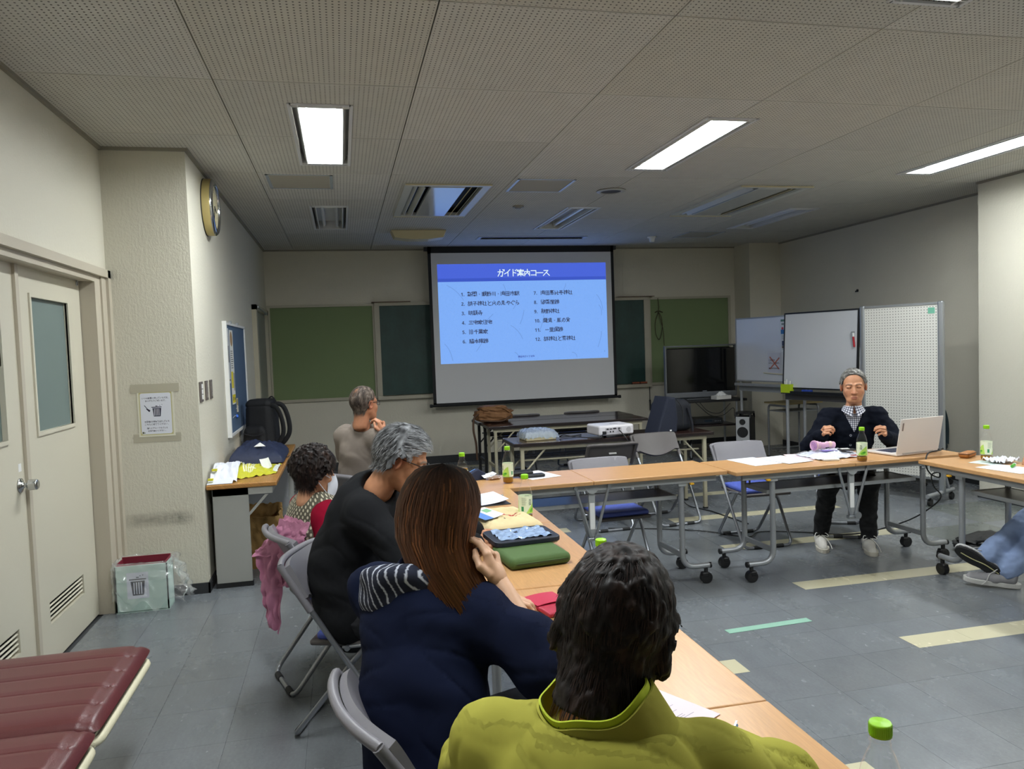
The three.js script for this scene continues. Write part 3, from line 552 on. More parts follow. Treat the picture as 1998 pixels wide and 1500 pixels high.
// ---------------------------------------------------------------- desk against the left wall
{
  const t = thing('side_desk', 'grey steel desk with an oak top along the left wall', 'desk', [-.645, 0, -5.95]);
  const g = rbox(.42, .03, 1.98, .008, 0, .635, 0), uv = g.attributes.uv, p = g.attributes.position; for (let i = 0; i < uv.count; i++) uv.setXY(i, p.getZ(i), p.getX(i) + p.getY(i));
  part(t, 'desk_top', g, M.oak);
  part(t, 'end_panel', bb(-.175, .035, .03, .62, .955, .975), std(0x9c9d98, .45)); part(t, 'end_panel', bb(-.175, .18, .03, .62, -.975, -.955), std(0x9c9d98, .45));
  part(t, 'top_rail', [bb(-.175, .18, .575, .62, .955, .975), bb(.165, .18, .575, .62, -.96, .96)], std(0xa7a8a3, .45));
  part(t, 'gusset', mt(extr([[0, 0], [.12, .13], [.1, .13], [0, .02]], .012, .001), .035, .44, .958), std(0x9c9d98, .45));
  part(t, 'back_panel', bb(-.18, -.165, .08, .62, -.96, .96), std(0x8b8d8b, .5)); part(t, 'foot_rail', bb(-.18, .04, .0, .03, .95, .98), M.black);
  part(t, 'modesty_panel', bb(-.16, .17, .2, .6, -.5, -.49), std(0x85878a, .5));
}
// ---------------------------------------------------------------- maroon lobby bench
{
  const vin = std(0x5a2a2c, .33, { bumpMap: rep(T_fine, 6), bumpScale: .0005 });
  const t = thing('lobby_bench', 'maroon vinyl lobby bench with cream edging by the double door', 'bench', [-1.0, 0, -2.0]);
  for (const [zc, n] of [[-.6, 0], [.02, 1], [.64, 2]]) {
    const W = .55, D = .6;
    const g = sheet((u, v) => {
      const x = (u - .5) * W, z = (v - .5) * D; const ex = Math.abs(2 * u - 1), ez = Math.abs(2 * v - 1); let y = .395 + .035 * Math.sqrt(Math.max(0, 1 - ex ** 10)) * Math.sqrt(Math.max(0, 1 - ez ** 12));
      for (const c of [.2, .4, .6, .8]) y -= .009 * Math.exp(-(((v - c) / .012) ** 2)) * (ex < .93 ? 1 : 0); if (ex > .86 && ex < .9) y -= .004;
      return [x, y, z];
    }, 60, 120, .012);
    const c = part(t, 'seat_cushion', mt(g, 0, 0, zc), vin);
    part(c, 'edging', [pipe([[-W / 2, .366, zc - D / 2], [W / 2 + .004, .366, zc - D / 2], [W / 2 + .004, .366, zc + D / 2], [-W / 2, .366, zc + D / 2]], .014, .05, 8, true), rbox(W, .02, D, .005, 0, .364, zc)], M.cream);
  }
  part(t, 'frame_rail', [bb(-.12, -.08, .33, .37, -.85, .9), bb(.08, .12, .33, .37, -.85, .9)], M.steel);
  for (const z of [-.05, .75]) part(t, 'leg', [pipe([[-.24, .02, z], [.27, .02, z]], .02, .02, 12), rod([0, .02, z], [0, .34, z], .02)], M.chrome);
  for (const z of [-.05, .75]) part(t, 'foot_cap', cyl(.022, .022, .016, .275, .02, z, 0, 0, PI / 2), M.rubber);
}
// ---------------------------------------------------------------- stroke lettering (the canvas fonts hold no Japanese)
// every glyph: polylines of x,y digit pairs on a 0-9 grid, y down; [name, x0, y0, w, h] places another glyph inside
const GL = {
  '一': '1585', '三': '1282 2575 0898', '川': '212518 5158 8189', '千': '7122 0494 5159', '子': '117144 44493 938 0595', '田': '1181 1119 8189 5159 1585 1989', '本': '0393 5059 5307 5397 3777', '火': '5054 5409 5499 1225 8275',
  '市': '5052 0292 1418 148488 5259', '寺': '2171 5054 0494 0696 757969 2738', '里': '1181 1115 8185 5159 1383 1585 1787 0999', '比': '1119 1946 1545 6169 6998 9465', '内': '1319 138389 5054 5427 5477', '日': '2171 2129 7179 2575 2979', '月': '212609 217179 2373 2676',
  '目': '2171 2129 7179 2373 2676 2979', '頁': '0090 4132 2272 2227 7277 2474 2575 2777 3709 6799', '馬': '1117 1181 4147 1373 1575 1787 8799 0809 3839 5859', '灬': '1709 3739 5759 7799', '土': '2474 5159 0999', '木': '0393 5059 5308 5398', '艹': '0292 3034 6064', '宀': '5051 0204 0292 9294', '口': '1181 1119 8189 1989',
  '礻': '4052 1282 8207 5459 6788', '申': '1171 1116 7176 1373 1676 4049', '氵': '2143 1436 1947', '毎': '3003 1191 1317 1383 8389 0595 1787', '立': '5051 0292 2334 7365 0595', '斤': '8122 2209 2595 6559', '門': '0009 0040 0242 4044 0444 5090 9099 5092 5054 5494', '开': '2575 0797 4539 6569', '束': '0292 1373 1316 7376 1676 4049 4609 4699',
  '予': '1161 6133 0494 9486 5459 5938', '尺': '1181 1109 8184 1484 5499', '古': '0292 4045 1519 1575 7579 1979', '亻': '6014 4549', '主': '4051 1282 1585 0999 5259', '豕': '0191 4205 3508 3259 5938 7355 5599', '力': '0292 8289 8969 4244 0944', '阝': '2129 217153 537557', '車': '0191 1373 1316 7376 1576 1676 0898 4049', '足': '1181 1114 8184 1484 4448 4676 1618 0999',
  '亦': '4051 0292 3229 6269 1406 8497', '乇': '8233 0494 4248 489897', '世': '0393 2028 2888 5057 8085', '心': '1608 3538 3878 5566 8597', '十': '0494 5059', '寸': '0393 6269 6949 2436', '彳': '4002 5304 3539', '止': '5059 5484 1519 0999', '卩': '117177 7757 1119', '尸': '1181 1109 8183 1383', '至': '0191 4124 2484 1676 5559 0999', '厶': '5014 1474 6185', '辶': '1122 0434 3438 3809 3799', '首': '2031 6051 0282 2474 2429 7479 2676 2979', '北': '3039 0333 0837 6069 6398 9896', '冖': '0003 0090 9093', '亡': '4051 0292 2228 2888', '女': '4028 2888 6039 0393', '戸': '0191 1383 1309 8386 1686',
  '隹': '3013 2129 5051 2282 2484 2676 2999 5259', '莫': '0191 3002 6002 1373 1316 7376 1676 0797 4609 4699', '兀': '3509 6558 5898', '世木': '', 'ト': '3039 3475', '人': '5004 0409 4499',
  '新': [['立', 0, 0, 4.4, 4.6], ['木', 0, 4.4, 4.4, 4.6], ['斤', 4.8, 0, 4.4, 9]], '開': [['門', 0, 0, 9, 9], ['开', 2, 4, 5, 5]], '瀬': [['氵', 0, 0, 2.5, 9], ['束', 2, 0, 3.2, 9], ['頁', 5.4, 0, 3.8, 9]], '野': [['里', 0, 0, 4.5, 9], ['予', 4.8, 0, 4.4, 9]], '海': [['氵', 0, 0, 3, 9], ['毎', 2.8, 0, 6.4, 9]], '駅': [['馬', 0, 0, 4.8, 9], ['尺', 5, 0, 4.2, 9]],
  '胡': [['古', 0, 0, 4.6, 9], ['月', 4.6, 0, 4.6, 9]], '神': [['礻', 0, 0, 4.2, 9], ['申', 4.2, 0, 5.4, 9]], '社': [['礻', 0, 0, 4.4, 9], ['土', 4.4, 0, 4.8, 9]], '見': [['目', .6, 0, 7.4, 6.4], ['兀', 0, 3, 9, 6]], '明': [['日', 0, 0, 4.4, 7.6], ['月', 4.4, 0, 4.8, 9]], '顕': [['日', 0, 0, 4.4, 4.4], ['开', 0, 2, 4.6, 7], ['頁', 4.8, 0, 4.4, 9]],
  '宅': [['宀', 0, 0, 9, 9], ['乇', 0, 2, 9, 7]], '家': [['宀', 0, 0, 9, 9], ['豕', 0, 2.6, 9, 6.4]], '住': [['亻', 0, 0, 4, 9], ['主', 3.2, 0, 6, 9]], '旧': [['日', 3, 0, 6, 9], ['一', 0, 0, 0, 0]], '葉': [['艹', 0, 0, 9, 5], ['世', .5, 2.2, 8, 3.8], ['木', 0, 5, 9, 4.2]], '脇': [['月', 0, 0, 3.8, 9], ['力', 4.6, 0, 4, 4.4], ['力', 3.6, 4.6, 2.8, 4.4], ['力', 6.4, 4.6, 2.8, 4.4]],
  '陣': [['阝', 0, 0, 3.8, 9], ['車', 3.4, 0, 5.8, 9]], '跡': [['足', 0, 0, 4.4, 9], ['亦', 4.4, 0, 5, 9]], '恵': [['車', .5, 0, 8, 6], ['心', 0, 3.6, 9, 5.6]], '寿': [['三', .5, 0, 8, 5.4], ['寸', 0, 3, 9, 6]], '御': [['彳', 0, 0, 2.8, 9], ['止', 2.8, 0, 3.4, 9], ['卩', 6.2, 0, 3.2, 9]], '茶': [['艹', 0, 0, 9, 4.6], ['人', .5, 1.8, 8, 3], ['木', .5, 4.6, 8, 4.6]],
  '屋': [['尸', 0, 0, 9, 9], ['至', 2.2, 3.2, 6.4, 5.8]], '熊': [['厶', 0, 0, 4, 2.6], ['月', 0, 2.4, 4.4, 4], ['比', 4.8, 0, 4.2, 6.2], ['灬', 0, 0, 9, 9]], '灘': [['氵', 0, 0, 2.2, 9], ['莫', 2, 0, 3.6, 9], ['隹', 5.4, 0, 3.8, 9]], '道': [['辶', 0, 0, 9, 9], ['首', 3, 0, 6, 8]], '背': [['北', .5, 0, 8, 4.2], ['月', .8, 4, 7.6, 5.2]], '塚': [['土', 0, 0, 3.4, 9], ['冖', 3.6, 0, 5.6, 6], ['豕', 3.4, 1.4, 6, 7.6]],
  '荒': [['艹', 0, 0, 9, 4.4], ['亡', .5, 2, 8, 4], ['川', .5, 5.4, 8, 3.8]], '案': [['宀', 0, 0, 9, 6], ['女', 1, 1.6, 7, 4], ['木', 0, 5, 9, 4.2]], '専': [['申', .6, 0, 8.4, 5.4], ['寸', 0, 3.6, 9, 5.4]], '用': '2127 2709 218189 2383 2676 5159', '面': '0090 4132 1383 1319 8389 3339 6369 1989 3565 3767', '書': '1282 0494 1676 1619 7679 1777 1979 5055 2121', '込': [['辶', 0, 0, 9, 9], ['人', 3, 0, 6, 6]], '会': [['人', 0, 0, 9, 5], ['一', 1, 1, 7, 7], ['厶', 1.6, 4.4, 6, 4.6]],
  '使': [['亻', 0, 0, 4, 9], ['申', 3.4, 0, 6, 9]], '部': [['立', 0, 0, 5, 5], ['口', .4, 5, 4, 4], ['阝', 5, 0, 4, 9]], '掃': [['十', 0, 0, 4, 9], ['市', 3.6, 0, 5.6, 9]], '除': [['阝', 0, 0, 3.8, 9], ['木', 3.6, 2, 5.6, 7]], '出': '5059 1115 1585 8185 1619 1989 8689', '捨': [['十', 0, 0, 4, 9], ['古', 3.6, 0, 5.6, 9]], '個': [['亻', 0, 0, 4, 9], ['口', 3.2, 0, 6, 9], ['古', 4.4, 1.6, 4, 6]], '持': [['十', 0, 0, 4, 9], ['寺', 3.6, 0, 5.6, 9]], '帰': [['川', 0, 0, 3.6, 9], ['市', 3.4, 2, 6, 7]], '綺': [['束', 0, 0, 4, 9], ['古', 4, 0, 5, 9]], '麗': [['比', .4, 4, 8, 5], ['面', .4, 0, 8, 5]],
  'と': '2044 8235274989', 'の': '524628163261848759', 'や': '05438295 9576 5163 3169', 'ぐ': '601569 7283 8192', 'ら': '3052 222645758768 6849', 'い': '11162829 7276', 'つ': '0353728476 7659', 'も': '4147596876 1363 1565', 'に': '1118 4282 47385898', 'っ': '1555748577 7759', 'て': '0191 6143475978', 'た': '0252 3118 5484 57586898', 'だ': '0252 3118 5484 57586898 7081 9092', 'き': '1272 1474 5168 2648596978', 'あ': '1272 4148 62452917 6485 8578 7859', 'り': '2126 717639', 'が': '0353 6368 59 3018 6365 7082 9092', 'う': '3051 13537375 7539', 'こ': '2171 16285989', 'ご': '2161 16285979 7082 9092', 'ざ': '1262 1464 4158 2648596978 7082 9092', 'ま': '1272 1474 5158 581738 5879', 'す': '0292 5056 563645565849', 'お': '0353 3138 38176484 8578 7859 7183', 'で': '0171 5143475978 7576 8485', 'は': '1118 3383 6168 685748 6889', 'ち': '0292 412545758759', 'く': '711579', 'さ': '0292 4168 2648596978', 'み': '1141 41071757 8694 6179', 'せ': '0494 2128 2878 7177', 'ん': '40093567 6978 8896', 'け': '1119 3383 6166 6649', 'ゴ': '1262 6268 1868 7082 9092', 'ミ': '2264 2565 1879', 'グ': '3015 3171 7149 7082 9092', 'ル': '312618 6168 6896', 'プ': '0272 7249 8091', 'ガ': '0373 7369 6949 3034 3409 7081 9092', 'イ': '8044 4406 5359', 'ド': '3039 3475 6172 8091', 'コ': '1282 8289 1888', 'ー': '0595', 'ス': '1272 7209 5599', 'ク': '3015 3181 8139', 'リ': '2126 717639', 'ン': '0224 0859 5993', '・': '4555', '、': '2739', '。': '27283837 2737',
  '人と': '', '面は': '',
};
GL['旧'] = [['日', 2.4, 0, 6.6, 9]];
function glyphLines(ch, x, y, w, h, out, depth = 0) {
  const g = GL[ch]; if (g === undefined) return false;
  if (ch === '旧') out.push([[x + w * .12, y + h * .05], [x + w * .12, y + h * .97]]);
  if (typeof g === 'string') { for (const s of g.split(' ')) { const L = []; for (let k = 0; k + 1 < s.length; k += 2) L.push([x + (+s[k] + .5) / 10 * w, y + (+s[k + 1] + .5) / 10 * h]); if (L.length > 1) out.push(L); } }
  else for (const [n, a, b, c, d] of g) glyphLines(n, x + a / 9.4 * w, y + b / 9.4 * h, c / 9.4 * w, d / 9.4 * h, out, depth + 1);
  return true;
}
function jtext(c, text, x, y, size, color, weight = .1, adv = 1) {
  c.strokeStyle = c.fillStyle = color; c.lineWidth = size * weight; c.lineCap = 'round'; c.lineJoin = 'round'; let cx = x;
  for (const ch of text) {
    const out = [];
    if (glyphLines(ch, cx, y, size, size, out)) { for (const L of out) { c.beginPath(); L.forEach((p, k) => k ? c.lineTo(p[0], p[1]) : c.moveTo(p[0], p[1])); c.stroke(); } cx += size * adv; }
    else { c.font = 'bold ' + size * .95 + 'px sans-serif'; c.textAlign = 'left'; c.textBaseline = 'alphabetic'; c.fillText(ch, cx, y + size * .86); cx += c.measureText(ch).width; }
  }
  return cx - x;
}
const jwidth = (n, size, adv = 1) => n * size * adv;
function jcenter(c, text, xm, y, size, color, weight, adv = 1) { jtext(c, text, xm - [...text].length * size * adv / 2, y, size, color, weight, adv); }
// ---------------------------------------------------------------- projection screen
{
  const t = thing('projection_screen', 'pull-down projection screen with black border showing a blue slide', 'screen', [2.262, .73, -9.33]);
  const W = 2.385, H = 1.985, blk = std(0x17181b, .7);
  const cv = canvas(1600, 904), c = cv.getContext('2d');
  c.fillStyle = '#7fb0fb'; c.fillRect(0, 0, 1600, 904);
  for (let k = 0; k < 9000; k++) { const x = rnd() * 1600, y = 165 + rnd() * 740, a = rnd() * .09; c.fillStyle = rnd() > .5 ? `rgba(255,255,255,${a})` : `rgba(40,70,140,${a})`; c.fillRect(x, y, 3 + rnd() * 4, 2 + rnd() * 4); }
  const fib = [[80, 190, 230, 330], [600, 190, 620, 300], [1200, 190, 1180, 250], [1500, 300, 1560, 450], [1520, 400, 1545, 500], [790, 430, 750, 560], [660, 570, 770, 700], [400, 700, 330, 800], [500, 460, 420, 540], [40, 720, 110, 880], [690, 820, 730, 900], [1540, 650, 1500, 800], [980, 480, 930, 640], [1240, 840, 1290, 890], [720, 360, 690, 420]];
  c.lineWidth = 3.5; for (const [a, b, d, e] of fib) { c.strokeStyle = 'rgba(70,105,170,.5)'; c.beginPath(); c.moveTo(a, b); c.quadraticCurveTo((a + d) / 2 + 20, (b + e) / 2 - 25, d, e); c.stroke(); }
  c.fillStyle = '#4a66dc'; c.fillRect(0, 0, 1600, 160); c.fillStyle = '#3b57c8'; c.fillRect(0, 130, 1600, 30);
  jcenter(c, 'ガイド案内コース', 800, 52, 66, '#eafcff', .12, .93);
  const ink = '#323c5e';
  const L = [['1.', '新開・瀬野川・海田市駅'], ['2.', '胡子神社と火の見やぐら'], ['3.', '明顕寺'], ['4.', '三宅家住宅'], ['5.', '旧千葉家'], ['6.', '脇本陣跡']], Rr = [['7.', '海田恵比寿神社'], ['8.', '御茶屋跡'], ['9.', '熊野神社'], ['10.', '灘道・馬の背'], ['11.', '一里塚跡'], ['12.', '胡神社と荒神社']];
  L.forEach(([n, s], k) => { const y = 252 + k * 86; c.fillStyle = ink; c.font = 'bold 42px sans-serif'; c.textAlign = 'left'; c.textBaseline = 'alphabetic'; c.fillText(n, 206, y + 40); jtext(c, s, 268, y, 44, ink, .12); });
  Rr.forEach(([n, s], k) => { const y = 252 + k * 86; c.fillStyle = ink; c.font = 'bold 42px sans-serif'; c.fillText(n, k < 3 ? 888 : 888, y + 40); jtext(c, s, k < 3 ? 956 : k === 4 ? 984 : 972, y, 44, ink, .12); });
  jcenter(c, '海田市ガイドの会', 800, 852, 20, '#2c3e9c', .11); c.fillStyle = '#22306a'; c.font = '14px sans-serif'; c.fillText('4', 1562, 845);
  const slide = canTex(cv);
  part(t, 'black_border', [bb(0 - W / 2, -W / 2 + .04, .03, H, 0, .004), bb(W / 2 - .04, W / 2, .03, H, 0, .004), bb(-W / 2, W / 2, 1.87, H, 0, .004), bb(-W / 2, W / 2, .02, .045, 0, .004)], blk);
  part(t, 'screen_fabric', bb(-W / 2 + .038, W / 2 - .038, .04, 1.875, .0005, .0045), std(0xe0e0e2, .85));
  const sm = std(0x3a3f4a, .85, { emissive: 0xffffff, emissiveMap: slide, emissiveIntensity: SLIDE_GLOW });
  const pl = mt(new THREE.PlaneGeometry(2.165, 1.218), 0, 1.13, .0055); part(t, 'projected_slide', pl, sm);
  part(t, 'bottom_bar', [rod([-W / 2 - .02, .012, .002], [W / 2 + .02, .012, .002], .016), cyl(.02, .02, .03, -W / 2 - .03, .012, 0.002, 0, 0, PI / 2), cyl(.02, .02, .03, W / 2 + .03, .012, .002, 0, 0, PI / 2)], blk);
  part(t, 'roller_case', bb(-W / 2 - .04, W / 2 + .04, 1.905, 1.95, -.06, -.002), std(0x2a2b2e, .6));
  const RL = new THREE.RectAreaLight(new THREE.Color().setRGB(.3, .5, 1), .25, 2.16, 1.2); RL.position.set(0, 1.13, .02); RL.rotation.y = PI; RL.castShadow = true; t.add(RL);
}
// ---------------------------------------------------------------- notice on the return wall
{
  const t = thing('waste_notice', 'laminated notice with a waste bin picture taped on the plaster', 'notice', [-1.1, .977, -4.909]);
  const cv = canvas(400, 540), c = cv.getContext('2d'); c.fillStyle = '#d8d6c4'; c.fillRect(0, 0, 400, 540); c.fillStyle = '#b9b27c'; c.fillRect(20, 20, 360, 500);
  c.fillStyle = '#dcdfea'; c.beginPath(); c.roundRect(30, 28, 340, 482, 22); c.fill();
  jcenter(c, 'いつも綺麗に使っていただき、', 205, 76, 22, '#3a3a48', .11); jcenter(c, 'ありがとうございます。', 205, 108, 22, '#3a3a48', .11);
  c.fillStyle = '#22223a'; c.beginPath(); c.moveTo(162, 206); c.lineTo(258, 206); c.lineTo(248, 305); c.lineTo(174, 305); c.fill(); c.fillRect(152, 190, 110, 9); c.fillRect(196, 178, 22, 9); c.fillStyle = '#dcdfea'; for (let k = 0; k < 4; k++) c.fillRect(179 + k * 17, 214, 7, 82);
  c.strokeStyle = '#22223a'; c.lineWidth = 7; c.beginPath(); c.moveTo(76, 172); c.lineTo(104, 210); c.stroke(); c.fillStyle = '#22223a'; c.beginPath(); c.moveTo(100, 204); c.lineTo(140, 232); c.lineTo(126, 250); c.lineTo(94, 216); c.fill(); c.fillRect(240, 172, 10, 6); c.fillRect(266, 164, 6, 6);
  jcenter(c, 'お部屋の掃除で出たゴミは', 205, 352, 23, '#3a3a48', .11); jcenter(c, 'こちらに捨ててください。', 205, 384, 23, '#3a3a48', .11); jcenter(c, '個人とグループのゴミは', 205, 430, 21, '#3a3a48', .11); jcenter(c, 'お持ち帰りください。', 205, 462, 21, '#3a3a48', .11);
  c.fillStyle = '#555a44'; c.fillRect(38, 480, 20, 22); c.fillRect(60, 490, 12, 8);
  const m = std(0xffffff, .35, { map: canTex(cv) });
  part(t, 'sheet', mt(new THREE.PlaneGeometry(.202, .275), 0, .1375, .003), m);
  part(t, 'backing', bb(-.101, .101, 0, .275, 0, .0025), M.white);
  for (const [y, w] of [[.265, .27], [-.032, .265]]) part(t, 'tape', mt(new THREE.PlaneGeometry(w, .05), 0, y + .025, y > 0 ? .0034 : .0012), std(0xb3ae9b, .4));
}
// ---------------------------------------------------------------- waste box with a plastic liner
const plastic = phys({ color: 0xffffff, roughness: .14, transmission: .9, thickness: 0, ior: 1.45, side: THREE.DoubleSide });
{
  const t = thing('waste_box', 'pale mint square waste box with a clear plastic liner', 'waste bin', [-1.175, 0, -4.735], .0);
  const m = std(0xb9d2ca, .55), inn = std(0x7c1f33, .6);
  const D = .075;
  part(t, 'box_body', [bb(-.14, .14, .005, .27, D - .007, D), bb(-.14, .14, .005, .27, -D, -D + .007), bb(-.14, -.133, .005, .27, -D, D), bb(.133, .14, .005, .27, -D, D), bb(-.14, .14, .0, .008, -D, D)], m);
  part(t, 'red_lining', [bb(-.132, .132, .1, .272, D - .012, D - .0072), bb(-.132, .132, .1, .29, -D + .0072, -D + .012), bb(-.132, -.127, .1, .28, -D + .008, D - .008), bb(.127, .132, .1, .28, -D + .008, D - .008)], inn);
  const cv = canvas(160, 200), c = cv.getContext('2d'); c.fillStyle = '#cfd3e2'; c.fillRect(0, 0, 160, 200); c.fillStyle = '#1f2238'; c.beginPath(); c.moveTo(28, 66); c.lineTo(132, 66); c.lineTo(122, 176); c.lineTo(40, 176); c.fill(); c.fillRect(18, 48, 126, 10); c.fillStyle = '#cfd3e2'; for (let k = 0; k < 4; k++) c.fillRect(48 + k * 18, 76, 8, 90); c.fillStyle = '#1f2238'; c.fillRect(70, 34, 20, 8); c.fillRect(96, 24, 8, 6); c.fillRect(116, 20, 8, 6);
  part(t, 'bin_picture', mt(new THREE.PlaneGeometry(.115, .15), -.02, .155, D + .0015), std(0xffffff, .6, { map: canTex(cv) }));
  const liner = sheet((u, v) => { const a = u * 2 * PI, f = .5 + .5 * Math.cos(4 * a); const sq = 1 / Math.max(Math.abs(Math.cos(a)), Math.abs(Math.sin(a))); const out = sstep(0, .25, v), r0 = .128 * sq, n = noise3(Math.cos(a) * 3, v * 5, Math.sin(a) * 3); let r = lerp(r0, .155 * Math.min(sq, 1.25) + .035 * n + .05 * v * (1 + Math.cos(a - .3)), out); const y = v < .2 ? lerp(.18, .292, v / .2) : lerp(.292, .05 + .06 * noise2(Math.cos(a) * 2, Math.sin(a) * 2), (v - .2) / .8); return [Math.max(-.15, Math.cos(a) * r), y, Math.max(-.155, Math.sin(a) * r * .66)]; }, 72, 30);
  part(t, 'plastic_liner', liner, plastic);
}
// ---------------------------------------------------------------- green tea bottles
const TT = .67;                                            // table top height
{
  GL['生'] = '3113 1383 1686 0999 5059';
  const cv = canvas(512, 256), c = cv.getContext('2d'); c.fillStyle = '#e3ecd2'; c.fillRect(0, 0, 512, 256);
  for (const x0 of [0, 256]) {
    c.fillStyle = '#b4dc62'; c.beginPath(); c.moveTo(x0 + 60, 256); c.quadraticCurveTo(x0 + 130, 120, x0 + 210, 60); c.lineTo(x0 + 230, 256); c.fill(); c.fillStyle = '#6fbf2e'; c.beginPath(); c.ellipse(x0 + 150, 205, 46, 26, -.5, 0, 7); c.fill(); c.fillStyle = '#3f9a2a'; c.beginPath(); c.ellipse(x0 + 165, 190, 24, 13, -.6, 0, 7); c.fill();
    jtext(c, '生', x0 + 95, 40, 44, '#3d5a3a', .1); jtext(c, '茶', x0 + 95, 92, 44, '#3d5a3a', .1); c.fillStyle = '#2f8f5a'; c.fillRect(x0 + 6, 150, 30, 70); c.fillStyle = '#7a8f72'; for (let k = 0; k < 12; k++) c.fillRect(x0 + 12, 20 + k * 10, 44 + 20 * rnd(), 3);
  }
  const lm = std(0xffffff, .4, { map: canTex(cv) }), pet = phys({ color: 0xffffff, roughness: .04, transmission: 1, thickness: 0, ior: 1.33 }), tea = phys({ color: 0xb98a2c, roughness: .1, transmission: .55, thickness: 0, ior: 1.33 }), cap = std(0x96d21c, .4);
  function bottle(level) {
    const t = thing('tea_bottle', '', 'bottle', [0, TT, 0], 0, 'green tea bottles');
    part(t, 'bottle_shell', lathe([[0, .004], [.022, .001], [.029, .006], [.0305, .02], [.029, .03], [.0305, .038], [.0305, .115], [.03, .122], [.027, .14], [.02, .16], [.0145, .172], [.0135, .19], [.0135, .195]], 32), pet);
    const L = []; for (const [r, y] of [[.021, .004], [.0275, .008], [.029, .02], [.0275, .03], [.029, .038], [.029, .115], [.0255, .14], [.0185, .16]]) if (y < level) L.push([r, y]); const lr = level > .14 ? lerp(.0255, .0185, (level - .14) / .02) : .029; L.push([lr, level], [0, level]); L.unshift([0, .004]);
    part(t, 'tea', lathe(L, 28), tea);
    part(t, 'label', mt(new THREE.CylinderGeometry(.0309, .0309, .076, 36, 1, true), 0, .077, 0), lm);
    const ribs = []; for (let k = 0; k < 36; k++) { const a = k / 36 * 2 * PI; ribs.push(box(.0011, .014, .0011, Math.cos(a) * .0156, .198, Math.sin(a) * .0156, 0, -a)); }
    part(t, 'cap', [lathe([[0, .188], [.0154, .188], [.0156, .19], [.0156, .205], [.0146, .208], [0, .208]], 32), ...ribs], cap);
    part(t, 'neck_ring', mt(lathe([[.0135, .18], [.0165, .182], [.0165, .185], [.0135, .187]], 24)), pet);
    return t;
  }
  const b1 = bottle(.125), b2 = bottle(.034), b3 = bottle(.03);
  const put = (b, l, x, z, r) => { b.userData.label = l; b.position.set(x, TT, z); b.rotation.y = r; };
  put(b1, 'full green tea bottle beside the navy pouch on the corner table', .605, -4.05, 1.2);
  put(b2, 'green tea bottle standing beside the black case and papers', .884, -4.185, .4);
  put(b3, 'green tea bottle standing beside the cream tote bag', .757, -3.235, 2.2);
  dup(b3, 'green tea bottle half hidden by the dark hair of the person in green', [.702, TT, -2.065], 1.5);
  dup(b2, 'nearly empty green tea bottle at the edge of the nearest table', [.737, TT, -.942], -.6);
  dup(b3, 'green tea bottle in front of the speaker', [3.04, TT, -4.02], -.9);
  dup(b3, 'green tea bottle beside the brown pouch on the right table', [3.675, TT, -3.755], .7);
}
// ---------------------------------------------------------------- papers, pouches and other small things on the tables
const sheetOf = (w, d, curl, lift = 0) => sheet((u, v) => [(u - .5) * w, .0012 + curl * Math.pow(u, 3) * (1 + v) * .5 + lift * Math.sin(v * PI), (v - .5) * d], 12, 12, .0008);
function textSheet(hex, lines, seed = 1) { const cv = canvas(200, 280), c = cv.getContext('2d'); c.fillStyle = hex; c.fillRect(0, 0, 200, 280); c.fillStyle = '#8a90a4'; reseed(seed); for (let k = 0; k < lines; k++) c.fillRect(22, 30 + k * 11, 60 + 100 * rnd(), 3); return std(0xffffff, .8, { map: canTex(cv), side: THREE.DoubleSide }); }
const printed = textSheet('#dfe3ef', 20, 5), printed2 = textSheet('#e6e8f0', 12, 9), pinkPaper = textSheet('#e6cfd4', 14, 3);
const paper = (name, label, m, x, z, ry, w = .2, d = .28, curl = 0, y = TT) => solo(name, label, 'paper', sheetOf(w, d, curl), m, [x, y, z], ry);
paper('paper_sheet', 'white paper sheet under the black case on the far table', printed2, 1.09, -4.37, .3, .2, .26, .0);
{ const t = thing('spectacle_case', 'open black spectacle case lying on the white paper', 'case', [1.03, TT + .003, -4.32], .1); part(t, 'lower_shell', rbox(.15, .018, .055, .009, .02, .009, .02), M.black); part(t, 'lid', rbox(.14, .026, .05, .009, -.03, .02, -.03, .2), M.black); }
{ const t = thing('navy_pouch', 'small navy pouch standing by the full tea bottle', 'pouch', [.735, TT, -4.36], .4); part(t, 'body', mt(extr([[-.05, 0], [.05, 0], [.045, .03], [0, .055], [-.045, .04]], .02, .008), 0, .002, -.01), std(0x1c2540, .8)); part(t, 'blue_lining', mt(extr([[-.04, .03], [.03, .04], [0, .062], [-.035, .05]], .006, .002), -.005, 0, -.012), std(0x5e92d6, .6)); }
{ const t = thing('snack_packet', 'clear packet with a brown snack and white paper beside the tall bottle', 'packet', [.83, TT, -4.33], .3); part(t, 'snack', rbox(.07, .016, .045, .007, 0, .009, 0), std(0x8a5f35, .6)); part(t, 'wrapper', sheet((u, v) => [(u - .5) * .11, .012 + .014 * Math.sin(u * PI) * Math.sin(v * PI) + .006 * noise2(u * 6, v * 6), (v - .5) * .075], 16, 12), plastic); part(t, 'paper_insert', mt(sheetOf(.08, .05, .02), -.02, .02, -.03, .3), M.paper); }
{ const t = thing('clipboard', 'dark clipboard with white papers and a metal clip', 'clipboard', [.655, TT, -3.745], .1); part(t, 'board', rbox(.21, .004, .29, .002, 0, .002, 0), std(0x2c2e33, .5)); part(t, 'papers', mt(sheetOf(.195, .27, .02), 0, .005, 0), printed); part(t, 'clip', [rbox(.012, .008, .09, .003, .095, .01, .02), mt(new THREE.TorusGeometry(.012, .0025, 6, 14, PI), .1, .014, .02, 0, PI / 2)], M.chrome); }
